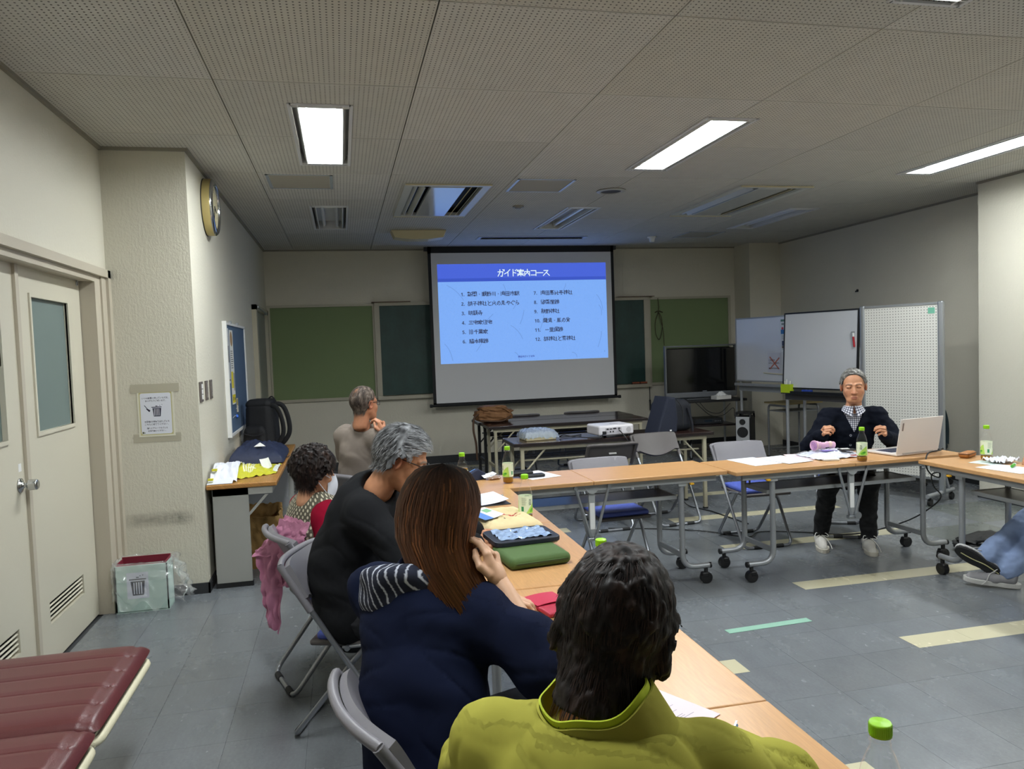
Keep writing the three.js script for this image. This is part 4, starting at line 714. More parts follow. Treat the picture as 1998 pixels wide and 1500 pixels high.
{ // cream cotton tote with a red mark
  const t = thing('tote_bag', 'cream cotton tote bag with a red brush mark lying on the table', 'bag', [.64, TT, -3.2], .15);
  const cv = canvas(256, 256), c = cv.getContext('2d'); c.fillStyle = '#dcc99c'; c.fillRect(0, 0, 256, 256); c.strokeStyle = '#b03236'; c.lineWidth = 7; c.beginPath(); c.moveTo(110, 95); c.quadraticCurveTo(150, 90, 200, 120); c.stroke(); c.lineWidth = 4; c.beginPath(); c.moveTo(150, 70); c.lineTo(195, 85); c.stroke(); c.fillStyle = '#3a3230'; for (let k = 0; k < 7; k++) c.fillRect(70 + rnd() * 70, 60 + rnd() * 100, 6, 10);
  c.fillStyle = '#b03236'; c.fillRect(92, 110, 14, 10);
  part(t, 'cloth', sheet((u, v) => { const x = (u - .5) * .28, z = (v - .5) * .36; const e = Math.max(Math.abs(2 * u - 1), Math.abs(2 * v - 1)); return [x * (1 - .12 * v), .004 + .045 * Math.sqrt(Math.max(0, 1 - e ** 5)) + .014 * noise2(u * 3, v * 3) * (1 - e) + .006 * noise2(u * 9, v * 9) * (1 - e), z]; }, 40, 40, .003), std(0xffffff, .9, { map: canTex(cv), bumpMap: rep(T_cloth, 6), bumpScale: .0006 }));
  solo('leaflet', 'small blue and white leaflet on the tote bag', 'leaflet', mt(sheetOf(.1, .13, .01), 0, 0, 0, .12), (() => { const q = canvas(64, 96), g = q.getContext('2d'); g.fillStyle = '#e6ecf4'; g.fillRect(0, 0, 64, 96); g.fillStyle = '#5b86cc'; g.fillRect(0, 0, 30, 96); g.fillStyle = '#7fb489'; g.fillRect(40, 50, 20, 30); return std(0xffffff, .5, { map: canTex(q), side: THREE.DoubleSide }); })(), [.56, TT + .062, -3.16], .5);
}
{ const t = thing('clear_folder', 'black and white zip case in shiny clear plastic on the green pouch', 'case', [.63, TT + .042, -2.79], .1);
  part(t, 'case_body', mt(extr(rrect(.25, .2, .03), .012, .003), 0, .003, 0, -PI / 2), std(0x1a1f2c, .5)); part(t, 'white_edge', mt(extr(rrect(.235, .185, .03), .006, .002), .004, -.004, 0.004, -PI / 2), std(0xcfc8bb, .7));
  part(t, 'plastic_cover', sheet((u, v) => [(u - .5) * .2, .021 + .007 * noise2(u * 5, v * 4), (v - .5) * .15], 24, 20, .001), phys({ color: 0x9fb6d8, roughness: .08, metalness: 0, clearcoat: 1, clearcoatRoughness: .05 })); }
{ const g = std(0x45602e, .75, { bumpMap: rep(T_cloth, 12), bumpScale: .0006 }); const t = thing('green_pouch', 'olive green fabric zip pouch on the oak table', 'pouch', [.63, TT, -2.64], .12); part(t, 'body', rbox(.23, .042, .22, .02, 0, .021, 0, 0, 0, 0, 4), g); part(t, 'piping', [pipe([[-.11, .021, -.105], [.112, .021, -.105], [.112, .021, .108], [-.11, .021, .108]], .0045, .03, 8, true)], g); part(t, 'zip', bb(-.09, .1, .018, .024, .112, .1135), std(0x2c3f1d, .6)); }
{ const t = thing('red_pouch', 'crimson flat pouch beside the green jacket person', 'pouch', [.565, TT, -2.14], .25); part(t, 'body', rbox(.1, .014, .17, .006, 0, .007, 0), std(0xa81f3a, .5)); part(t, 'flap', sheet((u, v) => [(u - .5) * .1, .0145 + .003 * Math.sin(u * PI), (v - .5) * .09 - .03], 8, 8, .002), std(0xb42442, .5)); }
paper('pink_document', 'pale pink document under the writing arm', pinkPaper, .62, -1.44, .5, .15, .16, 0);
{ const t = thing('notepad', 'white notepad under the hand of the person in green', 'notepad', [.672, TT, -1.335], .55); part(t, 'pages', rbox(.075, .006, .1, .001, 0, .003, 0), M.paperLav); part(t, 'cover', bb(-.038, .038, 0, .0008, -.05, .05), std(0xc9b8ad, .7)); }
paper('note_slip', 'small white slip beside the sleeve of the green jacket', M.paper, .695, -1.235, .4, .035, .05);
{ const t = thing('pen', 'clear blue ballpoint pen lying on the notepad', 'pen', [.70, TT + .011, -1.31], .9); part(t, 'barrel', rod([-.035, 0, 0], [.035, .001, 0], .0045), phys({ color: 0x8fb3dc, roughness: .1, transmission: .6, thickness: 0 })); part(t, 'grip', rod([-.055, 0, 0], [-.035, 0, 0], .005), std(0x5a80b8, .6)); part(t, 'clip', box(.025, .002, .004, .03, .006, 0), M.chrome); }
{ const t = thing('red_pen', 'thin red pen held over the white slip', 'pen', [.668, TT + .012, -1.262], .5); part(t, 'barrel', rod([-.03, 0, 0], [.05, -.006, 0], .0035), std(0xb5524a, .4)); part(t, 'tip', rod([.05, -.006, 0], [.06, -.008, 0], .0018), M.black); }
// the speaker's table
paper('handout', 'white handout lying at the left end of the speaker\u2019s table', printed2, 2.47, -4.28, .12, .2, .29);
paper('handout', 'white handout overlapping beside the first handout', printed, 2.67, -4.26, .2, .2, .28, .0, TT + .002);
paper('pink_sheet', 'pink tinted sheet under the plastic document bag', pinkPaper, 2.84, -4.31, -.25, .19, .24, 0, TT + .001);
{ const t = thing('document_bag', 'bulging clear plastic bag of white papers in front of the speaker', 'bag', [3.0, TT, -4.27], .1);
  part(t, 'papers', sheet((u, v) => [(u - .5) * .34, .006 + .035 * Math.sin(u * PI) ** .7 * Math.sin(v * PI) ** .5 + .004 * noise2(u * 6, v * 5), (v - .5) * .24], 28, 20, .003), M.paperLav);
  part(t, 'plastic_cover', sheet((u, v) => [(u - .5) * .37, .011 + .037 * Math.sin(u * PI) ** .7 * Math.sin(v * PI) ** .5 + .007 * noise2(u * 9, v * 8), (v - .5) * .26], 36, 28), plastic); part(t, 'purple_print', mt(sheetOf(.1, .05, 0), -.04, .043, .03), std(0x6a5ca8, .6)); }
{ const t = thing('pink_towel', 'rolled pink and lilac towel on the document bag', 'towel', [2.97, TT + .05, -4.3], .15);
  const cv = canvas(128, 128), c = cv.getContext('2d'); c.fillStyle = '#d7a9c4'; c.fillRect(0, 0, 128, 128); for (let k = 0; k < 500; k++) { c.fillStyle = rnd() > .5 ? '#b98cc0' : '#e6c8b6'; c.fillRect(rnd() * 128, rnd() * 128, 6, 3); }
  const tm = std(0xffffff, .95, { map: canTex(cv), bumpMap: rep(T_cloth, 3), bumpScale: .002 });
  part(t, 'roll', sweep(spline([[-.085, .025, .01], [-.04, .022, 0], [.0, .018, .0], [.05, .022, -.005], [.09, .012, -.01]], 30), (s) => .032 - .008 * Math.sin(s * PI) - .01 * s + .002 * Math.sin(s * 40), 18, .9), tm);
  part(t, 'rolled_end', [...Array(3)].map((_, k) => mt(new THREE.TorusGeometry(.024 - k * .008, .0035, 6, 20), -.087, .025, .01, 0, PI / 2)), std(0xb184b4, .95)); }
{ const t = thing('black_wallet', 'black and clear card wallet lying on the document bag', 'wallet', [3.07, TT + .043, -4.2], -.2); part(t, 'wallet', rbox(.1, .008, .06, .003, 0, .004, 0), M.black); part(t, 'white_card', rbox(.05, .003, .03, .001, -.01, .0095, -.01), M.white); }
solo('tissue_packet', 'small white pocket tissue packet at the table edge', 'tissues', rbox(.1, .014, .055, .006, 0, .007, 0), std(0xd6d6d2, .6), [2.9, TT, -4.13], -.2);
{ const t = thing('red_case', 'flat red plastic case behind the tea bottle', 'case', [3.12, TT, -4.2], .1); part(t, 'lower_half', rbox(.12, .01, .07, .004, 0, .005, 0), std(0xb01d2e, .3)); part(t, 'lid', rbox(.12, .008, .07, .003, 0, .0145, 0), std(0xc02a3a, .3)); part(t, 'latch', rbox(.02, .008, .004, .001, 0, .01, .036), std(0x8c1420, .3)); }
{ // laptop
  const t = thing('laptop', 'open white laptop seen from behind its lid', 'laptop', [3.49, TT, -4.235], .16); const wh = std(0xd9d2cd, .35);
  const W = .36, D = .25; part(t, 'base', rbox(W, .014, D, .005, 0, .009, 0), wh); part(t, 'keyboard', [bb(-W / 2 + .03, W / 2 - .03, .016, .0175, -.06, .06)], std(0x3a4058, .5));
  const keys = []; for (let r = 0; r < 5; r++) for (let k = 0; k < 14; k++) keys.push(rbox(.018, .003, .017, .001, -W / 2 + .045 + k * .0208, .0185, -.045 + r * .021, 0, 0, 0, 1)); const kk = part(t, 'keys', keys, std(0x2c3146, .5)); kk.userData.kind = 'stuff';
  const lid = part(t, 'lid', rbox(W, .225, .007, .004, 0, .1125, 0), wh); lid.position.set(0, .014, D / 2 - .004); lid.rotation.x = .18; 
  part(lid, 'display', mt(new THREE.PlaneGeometry(W - .02, .2), 0, .115, -.0036, 0, PI), std(0x10131a, .2)); part(lid, 'logo_plate', mt(box(.012, .05, .001), -W / 2 + .022, .175, .0038), std(0x8a7a74, .3));
  part(t, 'hinge', rod([-.13, .014, D / 2 - .004], [.13, .014, D / 2 - .004], .007), std(0xa8a29e, .4));
}
{ const t = thing('laptop_cable', 'black power cable drooping from the laptop to the floor', 'cable'); part(t, 'cable', cord([[3.69, .685, -4.12], [3.6, .7, -4.03], [3.47, .69, -3.985], [3.44, .62, -3.96], [3.47, .57, -3.955], [3.53, .55, -3.955], [3.53, .575, -3.955], [3.47, .57, -3.95], [3.49, .5, -3.96], [3.58, .42, -4.0], [3.61, .3, -4.15], [3.65, .12, -4.5], [3.5, .012, -4.75], [3.2, .008, -4.95], [2.95, .008, -5.05], [2.8, .008, -4.95], [2.6, .008, -5.2], [2.3, .008, -5.4], [1.95, .008, -5.55]], .0045, 160, 6), M.black); part(t, 'plug', rod([3.68, .686, -4.13], [3.72, .69, -4.14], .007), M.black); }
// the right table
{ const t = thing('brown_pouch', 'tan leather zip pouch beside the tea bottle', 'pouch', [3.68, TT, -3.9], .5); part(t, 'body', rbox(.14, .034, .06, .016, 0, .017, 0, 0, 0, 0, 4), std(0xa06428, .5)); part(t, 'zip', pipe([[-.07, .026, -.03], [.07, .026, -.03], [.07, .026, .03], [-.07, .026, .03]], .003, .02, 6, true), std(0x5a3614, .5)); }
paper('mint_sheet', 'pale mint sheet under the crumpled tissue', textSheet('#cfe0d8', 4, 2), 3.6, -3.68, .3, .12, .14);
solo('tissue', 'crumpled white tissue on the right table', 'tissue', sheet((u, v) => [(u - .5) * .16, .006 + .022 * Math.abs(noise2(u * 3, v * 3)) + .008 * noise2(u * 8, v * 8) + .006, (v - .5) * .12], 24, 20, .001), M.paper, [3.68, TT, -3.655], .2);
paper('handout', 'white handout on the right table beside a green marker', printed2, 3.55, -3.47, .15, .2, .26);
{ const t = thing('green_marker', 'short green marker pen on the white handout', 'pen', [3.6, TT + .012, -3.5], .6); part(t, 'barrel', rod([-.03, 0, 0], [.03, 0, 0], .008), std(0x4fae3a, .4)); part(t, 'cap', rod([.03, 0, 0], [.05, 0, 0], .0088), std(0xdfe6da, .4)); }
// ---------------------------------------------------------------- on the dark tables
{ // projector
  const t = thing('projector', 'white projector with its ports facing the room', 'projector', [2.17, .66, -6.06], .12); const w = std(0xd7d4d8, .4);
  part(t, 'housing', rbox(.32, .085, .25, .018, 0, .06, 0, 0, 0, 0, 4), w); part(t, 'port_panel', [rbox(.15, .042, .004, .002, -.03, .062, .1255)], std(0xb9b5ba, .5));
  for (const [x, y, wd, h] of [[-.085, .072, .02, .012], [-.055, .072, .024, .008], [-.02, .074, .03, .012], [.02, .074, .02, .01], [-.06, .05, .012, .012], [-.035, .05, .012, .012]]) part(t, 'port', bb(x - wd / 2, x + wd / 2, y - h / 2, y + h / 2, .126, .1285), M.black);
  part(t, 'speaker_grille', mt(cyl(.022, .022, .003, 0, 0, 0, PI / 2), .11, .06, .1255), std(0xb4b1b4, .5)); part(t, 'lens', mt(cyl(.035, .032, .03, 0, 0, 0, PI / 2), .06, .062, -.13), M.black); part(t, 'control_pad', rbox(.06, .003, .04, .001, .02, .1035, .03), std(0xb0adb2, .4));
  for (const [x, z] of [[-.12, .09], [.12, .09], [0, -.1]]) part(t, 'foot', cyl(.012, .014, .018, x, .009, z), M.black); part(t, 'power_plug', rbox(.025, .025, .03, .004, -.12, .045, .138), M.black);
  const k = thing('projector_cables', 'black cables hanging from the projector to the floor', 'cable'); part(k, 'power_cable', cord([[2.06, .7, -5.93], [2.03, .67, -5.9], [1.93, .67, -5.96], [1.82, .68, -6.02], [1.76, .69, -6.06], [1.74, .672, -6.1], [1.86, .668, -6.14], [1.96, .666, -6.2]], .0045, 50), M.black); part(k, 'video_cable', cord([[2.2, .725, -5.93], [2.24, .66, -5.88], [2.33, .5, -5.86], [2.42, .34, -5.9], [2.5, .3, -5.95], [2.6, .4, -6.0], [2.75, .3, -6.05], [2.85, .03, -6.1], [2.95, .008, -5.8], [3.0, .008, -5.3]], .005, 80), M.black);
}
{ const t = thing('wrapped_box', 'flat cream box wrapped in crinkled clear plastic on the projector table', 'box', [1.56, .66, -6.14], .08); part(t, 'box', rbox(.26, .05, .2, .006, 0, .025, 0), std(0xd0bf92, .7)); part(t, 'plastic_bag', sheet((u, v) => { const e = Math.max(Math.abs(2 * u - 1), Math.abs(2 * v - 1)); return [(u - .5) * .3, .056 + .035 * (1 - e ** 3) + .012 * noise2(u * 7, v * 7) - (e > .9 ? (e - .9) * .35 : 0), (v - .5) * .235]; }, 36, 30), phys({ color: 0xcfdcf2, roughness: .1, transmission: .7, thickness: 0, ior: 1.25, side: THREE.DoubleSide })); }
{ // brown bag
  const br = std(0x7c5634, .75, { bumpMap: rep(T_cloth, 4), bumpScale: .001 }); const t = thing('brown_bag', 'crumpled brown leather shoulder bag on the end of the far dark table', 'bag', [1.52, .66, -7.8], .1);
  const blob = (w, h, d, s) => { const g = new THREE.SphereGeometry(1, 40, 28), p = g.attributes.position; for (let i = 0; i < p.count; i++) { const v = V(p.getX(i), p.getY(i), p.getZ(i)), n = 1 + .16 * noise3(v.x * 2 + s, v.y * 2, v.z * 2) + .07 * noise3(v.x * 6 + s, v.y * 6, v.z * 6); p.setXYZ(i, Math.sign(v.x) * Math.abs(v.x) ** .7 * w * n, Math.max(-h, Math.sign(v.y) * Math.abs(v.y) ** .7 * h * n), Math.sign(v.z) * Math.abs(v.z) ** .7 * d * n); } g.computeVertexNormals(); return g; };
  globalThis.blobGeo = blob;
  part(t, 'body', mt(blob(.19, .075, .12, 3), 0, .075, 0), br); part(t, 'flap', mt(blob(.15, .035, .1, 8), -.02, .14, .02), br); part(t, 'handle', cord([[-.14, .13, .08], [-.06, .16, .11], [.06, .15, .11], [.14, .1, .1]], .009, 24), br); part(t, 'shoulder_strap', [cord([[-.17, .1, .05], [-.24, .06, .1], [-.27, -.05, .16], [-.25, -.2, .17], [-.245, -.36, .17]], .011, 30, 6), cord([[.15, .06, .1], [.05, .02, .15], [-.05, .02, .16], [-.18, .03, .12]], .008, 24, 6)], std(0x4a3322, .7));
}
{ // navy backpack on the projector table
  const nb = std(0x151c2e, .8, { bumpMap: rep(T_cloth, 10), bumpScale: .0008 }), nb2 = std(0x0e121c, .8, { bumpMap: rep(T_cloth, 10), bumpScale: .0008 });
  const t = thing('navy_backpack', 'navy rucksack leaning on the right end of the projector table', 'backpack', [2.76, .66, -6.14], .25);
  part(t, 'main_compartment', mt(sheetBlob(.16, .27, .13), .02, 0, -.03), nb2); part(t, 'front_pocket', mt(extr([[-.16, 0], [.02, 0], [.03, .1], [.01, .27], [-.05, .28], [-.08, .2]], .16, .015), -.06, .012, -.06), nb); part(t, 'zip', cord([[-.02, .28, .1], [.03, .2, .115], [.03, .05, .12]], .004, 20), M.black); part(t, 'white_tag', box(.02, .012, .002, -.1, .02, .118), M.white); part(t, 'shoulder_strap', cord([[.1, .2, .1], [.13, .05, .12], [.12, -.08, .12], [.08, -.14, .12]], .012, 24), nb2);
}
function sheetBlob(w, h, d) { const g = rbox(2 * w, h, 2 * d, .06, 0, h / 2, 0, 0, 0, 0, 8), p = g.attributes.position; for (let i = 0; i < p.count; i++) { const n = noise3(p.getX(i) * 9, p.getY(i) * 7, p.getZ(i) * 9) * .008, k = 1 - .12 * (p.getY(i) / h) ** 2; p.setXYZ(i, p.getX(i) * k + n, p.getY(i), p.getZ(i) * k + n); } g.computeVertexNormals(); return g; }
// ---------------------------------------------------------------- things on the side desk
{
  const bk = std(0x121317, .75, { bumpMap: rep(T_cloth, 10), bumpScale: .0008 });
  const t = thing('black_backpack', 'black rucksack standing on the side desk', 'backpack', [-.68, .65, -6.72], -.3);
  part(t, 'main_compartment', mt(sheetBlob(.125, .4, .11), 0, 0, 0), bk); part(t, 'front_pocket', mt(sheetBlob(.105, .21, .06), -.02, .0, .1), bk); part(t, 'top_flap', mt(sheetBlob(.11, .08, .1), 0, .345, 0), bk); part(t, 'pocket_seam', cord([[-.1, .15, .165], [0, .13, .175], [.08, .15, .165]], .003, 16), std(0x2a2b30, .8));
  for (const s of [-1, 1]) part(t, 'shoulder_strap', sweep(spline([[.08, .38, s * .06], [.15, .36, s * .07], [.2, .24, s * .07], [.2, .12, s * .07], [.13, .03, s * .07], [.1, .02, s * .07]], 28), .02, 8, .4), bk);
  part(t, 'strap_end', [cord([[.15, .03, .07], [.2, .01, .1], [.26, .01, .12]], .006, 14)], bk); part(t, 'carry_loop', cord([[.05, .41, 0], [.09, .44, 0], [.12, .41, 0], [.12, .36, 0]], .006, 18), bk);
}
{ const nv = std(0x232c48, .6, { bumpMap: rep(T_fine, 4), bumpScale: .002 }); const t = thing('navy_jacket', 'crumpled navy windbreaker with a white patch on the side desk', 'jacket', [-.64, .65, -6.05], 0);
  part(t, 'folded_cloth', sheet((u, v) => { const e = Math.max(Math.abs(2 * u - 1), Math.abs(2 * v - 1)); return [(u - .5) * .37, .008 + .13 * Math.sqrt(Math.max(0, 1 - e ** 3)) * (1 - .3 * u) + .03 * noise2(u * 4, v * 4) * (1 - e) + .012 * noise2(u * 10, v * 9) * (1 - e), (v - .5) * .62]; }, 48, 56, .006), nv); part(t, 'white_patch', mt(extr([[-.04, 0], [.04, 0], [0, .04]], .003, .001), .02, .12, .2, -.9), M.white); part(t, 'drawcord', cord([[.17, .02, .1], [.2, .012, .05], [.21, .012, -.02]], .003, 12), M.black); }
{ const t = thing('yellow_shopping_bag', 'folded yellow plastic bag with white paper rolled inside on the desk end', 'bag', [-.66, .65, -5.3], .0);
  const cv = canvas(256, 128), c = cv.getContext('2d'); c.fillStyle = '#c6c43a'; c.fillRect(0, 0, 256, 128); c.strokeStyle = '#e8ead2'; c.lineWidth = 7; for (let k = 0; k < 5; k++) { c.beginPath(); c.moveTo(40 + k * 16, 20); c.quadraticCurveTo(20 + k * 22, 60, 60 + k * 10, 110); c.stroke(); } c.lineWidth = 5; c.beginPath(); c.moveTo(30, 40); c.lineTo(130, 30); c.moveTo(40, 80); c.lineTo(120, 90); c.stroke(); c.fillStyle = '#9fae30'; for (let k = 0; k < 12; k++) c.fillRect(150 + rnd() * 60, 30 + rnd() * 60, 14, 3); c.fillStyle = '#dfe6e2'; c.fillRect(226, 20, 30, 90);
  part(t, 'plastic', sheet((u, v) => { const x = lerp(-.05, .2, u), z = lerp(.2, -.22, v) + .05 * u - .22 * u; return [x, .006 + .07 * Math.sin(v * PI) ** .8 * (1 - .85 * u) + .008 * noise2(u * 7, v * 5), z]; }, 30, 26, .002), std(0xffffff, .35, { map: canTex(cv) }));
  part(t, 'white_paper', [sheet((u, v) => [lerp(-.18, -.02, u), .006 + .085 * Math.sin(v * PI) ** .7 + .012 * noise2(u * 4, v * 4), lerp(.28, -.2, v)], 16, 22, .002), sheet((u, v) => [lerp(-.19, -.04, u), .004 + .05 * Math.sin(v * PI) * (.6 + .4 * u), lerp(.33, -.1, v)], 16, 22, .002)], std(0xdfe2ee, .6));
  part(t, 'handle_flap', mt(sheetOf(.06, .12, .02), .12, .05, -.1, .5, .3), std(0xe2e4dc, .5)); part(t, 'yellow_tab', [mt(box(.03, .012, .03), -.16, .075, .2), mt(box(.03, .012, .03), -.17, .03, .3)], std(0xd8d23c, .5)); }
{ const kp = std(0x9c7a44, .85, { bumpMap: rep(T_plaster, 3), bumpScale: .004 }); const t = thing('kraft_paper_bag', 'open brown kraft paper bag on the floor under the desk', 'bag', [-.59, 0, -5.55]); const w = .115, d = .2; part(t, 'bag_wall', [sheet((u, v) => [lerp(-w, w, u) + .006 * noise2(u * 4, v * 4), v * .35 + .008 * noise2(u * 5, 3), d + .012 * noise2(u * 4 + 5, v * 5)], 14, 18, .002), sheet((u, v) => [w + .012 * noise2(u * 4 + 9, v * 5), v * .34 + .01 * noise2(u * 4, 8), lerp(d, -d, u)], 14, 18, .002), sheet((u, v) => [lerp(w, -w, u), v * .37 + .01 * noise2(u * 5, 1), -d + .01 * noise2(u * 4 + 2, v * 5)], 14, 18, .002), sheet((u, v) => [-w, v * .35, lerp(-d, d, u)], 10, 10, .002)], kp); part(t, 'bag_base', bb(-w, w, 0, .004, -d, d), kp); }
// ---------------------------------------------------------------- back right corner
{ // television on its rack
  const t = thing('television', 'large black television with a silver base bar', 'television', [4.27, .715, -8.62], -.05);
  const W = .92, H = .64; part(t, 'screen_panel', rbox(W - .03, H - .1, .03, .004, 0, .08 + (H - .1) / 2, .02), std(0x07080a, .12)); part(t, 'bezel', [rbox(.022, H - .02, .05, .006, -W / 2 + .008, .03 + H / 2, .015), rbox(.022, H - .02, .05, .006, W / 2 - .008, .03 + H / 2, .015), rbox(W, .02, .05, .006, 0, H + .01, .015)], std(0x6d7075, .35, { metalness: .5 })); part(t, 'lower_bar', rbox(W, .07, .06, .012, 0, .055, .016), std(0x777a80, .35, { metalness: .4 })); part(t, 'rear_case', rbox(W - .1, H - .12, .07, .02, 0, .1 + (H - .1) / 2, -.03), M.blackPlastic); part(t, 'stand', [rbox(.09, .05, .05, .004, 0, .02, -.01), rbox(.44, .012, .22, .005, 0, .006, 0)], std(0x53565a, .4));
  const s = part(t, 'brand_mark', box(.055, .006, .001, .04, .098, .036), std(0x9aa0a8, .4));
}
{ const t = thing('television_rack', 'black two-shelf rack with steel posts under the television', 'rack', [4.36, 0, -8.62], -.05);
  part(t, 'top_shelf', rbox(.82, .03, .46, .006, 0, .70, 0), M.blackPlastic); part(t, 'middle_shelf', rbox(.62, .022, .4, .004, -.02, .4, 0), std(0x241a1a, .35)); part(t, 'bottom_shelf', rbox(.72, .022, .42, .004, 0, .12, 0), std(0x241a1a, .35));
  for (const [x, z] of [[-.3, .17], [.3, .17], [-.3, -.17], [.3, -.17]]) { const l = part(t, 'post', rod([x, .02, z], [x, .69, z], .013), M.steel); part(l, 'caster', cyl(.022, .022, .02, x, .022, z, PI / 2), M.blackPlastic); } }
{ const t = thing('video_player', 'black video player on the middle shelf of the rack', 'video player', [4.3, .411, -8.6], -.05); part(t, 'case', rbox(.36, .07, .28, .005, 0, .04, 0), M.blackPlastic); part(t, 'front_panel', bb(-.17, .17, .02, .065, .14, .1425), std(0x25272b, .3)); part(t, 'display', bb(-.06, .04, .035, .055, .1425, .1432), std(0x1b2a38, .2)); for (let k = 0; k < 4; k++) part(t, 'button', cyl(.006, .006, .003, .08 + k * .022, .04, .144, PI / 2), M.steel); for (const x of [-.15, .15]) part(t, 'foot', cyl(.012, .012, .006, x, .003, .1), M.rubber); }
{ const t = thing('tissue_box', 'white tissue box with a tissue standing up on the rack', 'tissue box', [4.44, .715, -8.42], .2); part(t, 'box', rbox(.22, .045, .11, .004, 0, .0225, 0), std(0xcfcdc8, .6)); part(t, 'tissue', sheet((u, v) => [(u - .5) * .16, .045 + .05 * Math.sin(u * PI) * (1 - Math.abs(2 * v - 1)) + .006 * noise2(u * 6, v * 6), (v - .5) * .08], 16, 12, .001), M.white); }
{ const t = thing('rack_cables', 'thin black cables looped under the rack top', 'cable', [4.36, 0, -8.62]); part(t, 'cable', [cord([[-.2, .685, .2], [-.1, .58, .21], [.05, .55, .21], [.2, .66, .2]], .004, 24)], M.black); part(t, 'cable', [cord([[-.25, .685, .19], [-.05, .52, .2], [.1, .52, .2], [.24, .6, .2], [.25, .5, .2]], .004, 30)], M.black); }
{ const t = thing('floor_speaker', 'black floor speaker with three white ringed cones and a handle', 'speaker', [4.63, 0, -8.2], -.75); part(t, 'cabinet', rbox(.17, .5, .26, .008, 0, .27, 0), std(0x11131a, .45)); part(t, 'front_baffle', rbox(.155, .5, .012, .004, 0, .27, .134), std(0xb4b6b8, .4)); for (const [y, r] of [[.46, .03], [.34, .058], [.18, .062]]) part(t, 'cone', [mt(cyl(r, r, .008, 0, 0, 0, PI / 2), 0, y, .141), mt(new THREE.TorusGeometry(r, .005, 8, 24), 0, y, .143)], M.black); part(t, 'handle', pipe([[-.08, .5, -.1], [-.08, .56, -.08], [-.08, .56, .1], [-.08, .5, .12]], .012, .03), M.blackPlastic); part(t, 'handle', pipe([[.08, .5, -.1], [.08, .56, -.08], [.08, .56, .1], [.08, .5, .12]], .012, .03), M.blackPlastic); part(t, 'top_plate', rbox(.18, .02, .2, .006, 0, .562, .01), M.blackPlastic); for (const x of [-.06, .06]) part(t, 'foot', cyl(.015, .015, .02, x, .01, 0), M.rubber); }
// whiteboards on stands
const wbSurf = std(0xd4d6da, .16, { bumpMap: rep(T_fine, 1), bumpScale: .0002 });
function whiteboard(label, ax, az, bx, bz, y0, y1, lean, frameM, trayM) {
  const L = Math.hypot(bx - ax, bz - az), ry = Math.atan2(-(bz - az), bx - ax); // local x runs from a to b; the face looks along local +z
  const t = thing('whiteboard', label, 'whiteboard', [(ax + bx) / 2, 0, (az + bz) / 2], ry, 'whiteboards'); const h = y1 - y0;
  const pn = part(t, 'writing_panel', bb(-L / 2 + .01, L / 2 - .01, .01, h - .01, -.008, .008), wbSurf); pn.position.set(0, y0, .03); pn.rotation.x = -lean;
  part(pn, 'frame', [bb(-L / 2, L / 2, 0, .015, -.012, .012), bb(-L / 2, L / 2, h - .015, h, -.012, .012), bb(-L / 2, -L / 2 + .014, .015, h - .015, -.012, .012), bb(L / 2 - .014, L / 2, .015, h - .015, -.012, .012)], frameM);
  const tr = part(t, 'pen_tray', [bb(-L / 2 + .02, L / 2 - .02, y0 - .05, y0 - .035, .0, .09), bb(-L / 2 + .02, L / 2 - .02, y0 - .04, y0 - .02, .082, .09)], trayM);
  part(t, 'lower_rail', bb(-L / 2, L / 2, y0 - .12, y0 - .06, -.03, 0), frameM === M.black ? M.shelfDark : M.greySteel);
  for (const s of [-1, 1]) { const x = s * (L / 2 - .012); const p = part(t, 'post', rod([x, .06, -.02], [x, y0 + h * .52, -.02], .017, 12), std(0xb4b7bb, .35, { metalness: .3 })); part(p, 'foot_bar', rod([x, .07, -.26], [x, .07, .26], .018), M.greySteel); for (const q of [-1, 1]) part(p, 'caster', [cyl(.03, .03, .025, x, .03, q * .23, 0, 0, PI / 2), cyl(.01, .01, .04, x, .05, q * .23)], M.blackPlastic); }
  return [t, pn, L, h];
}
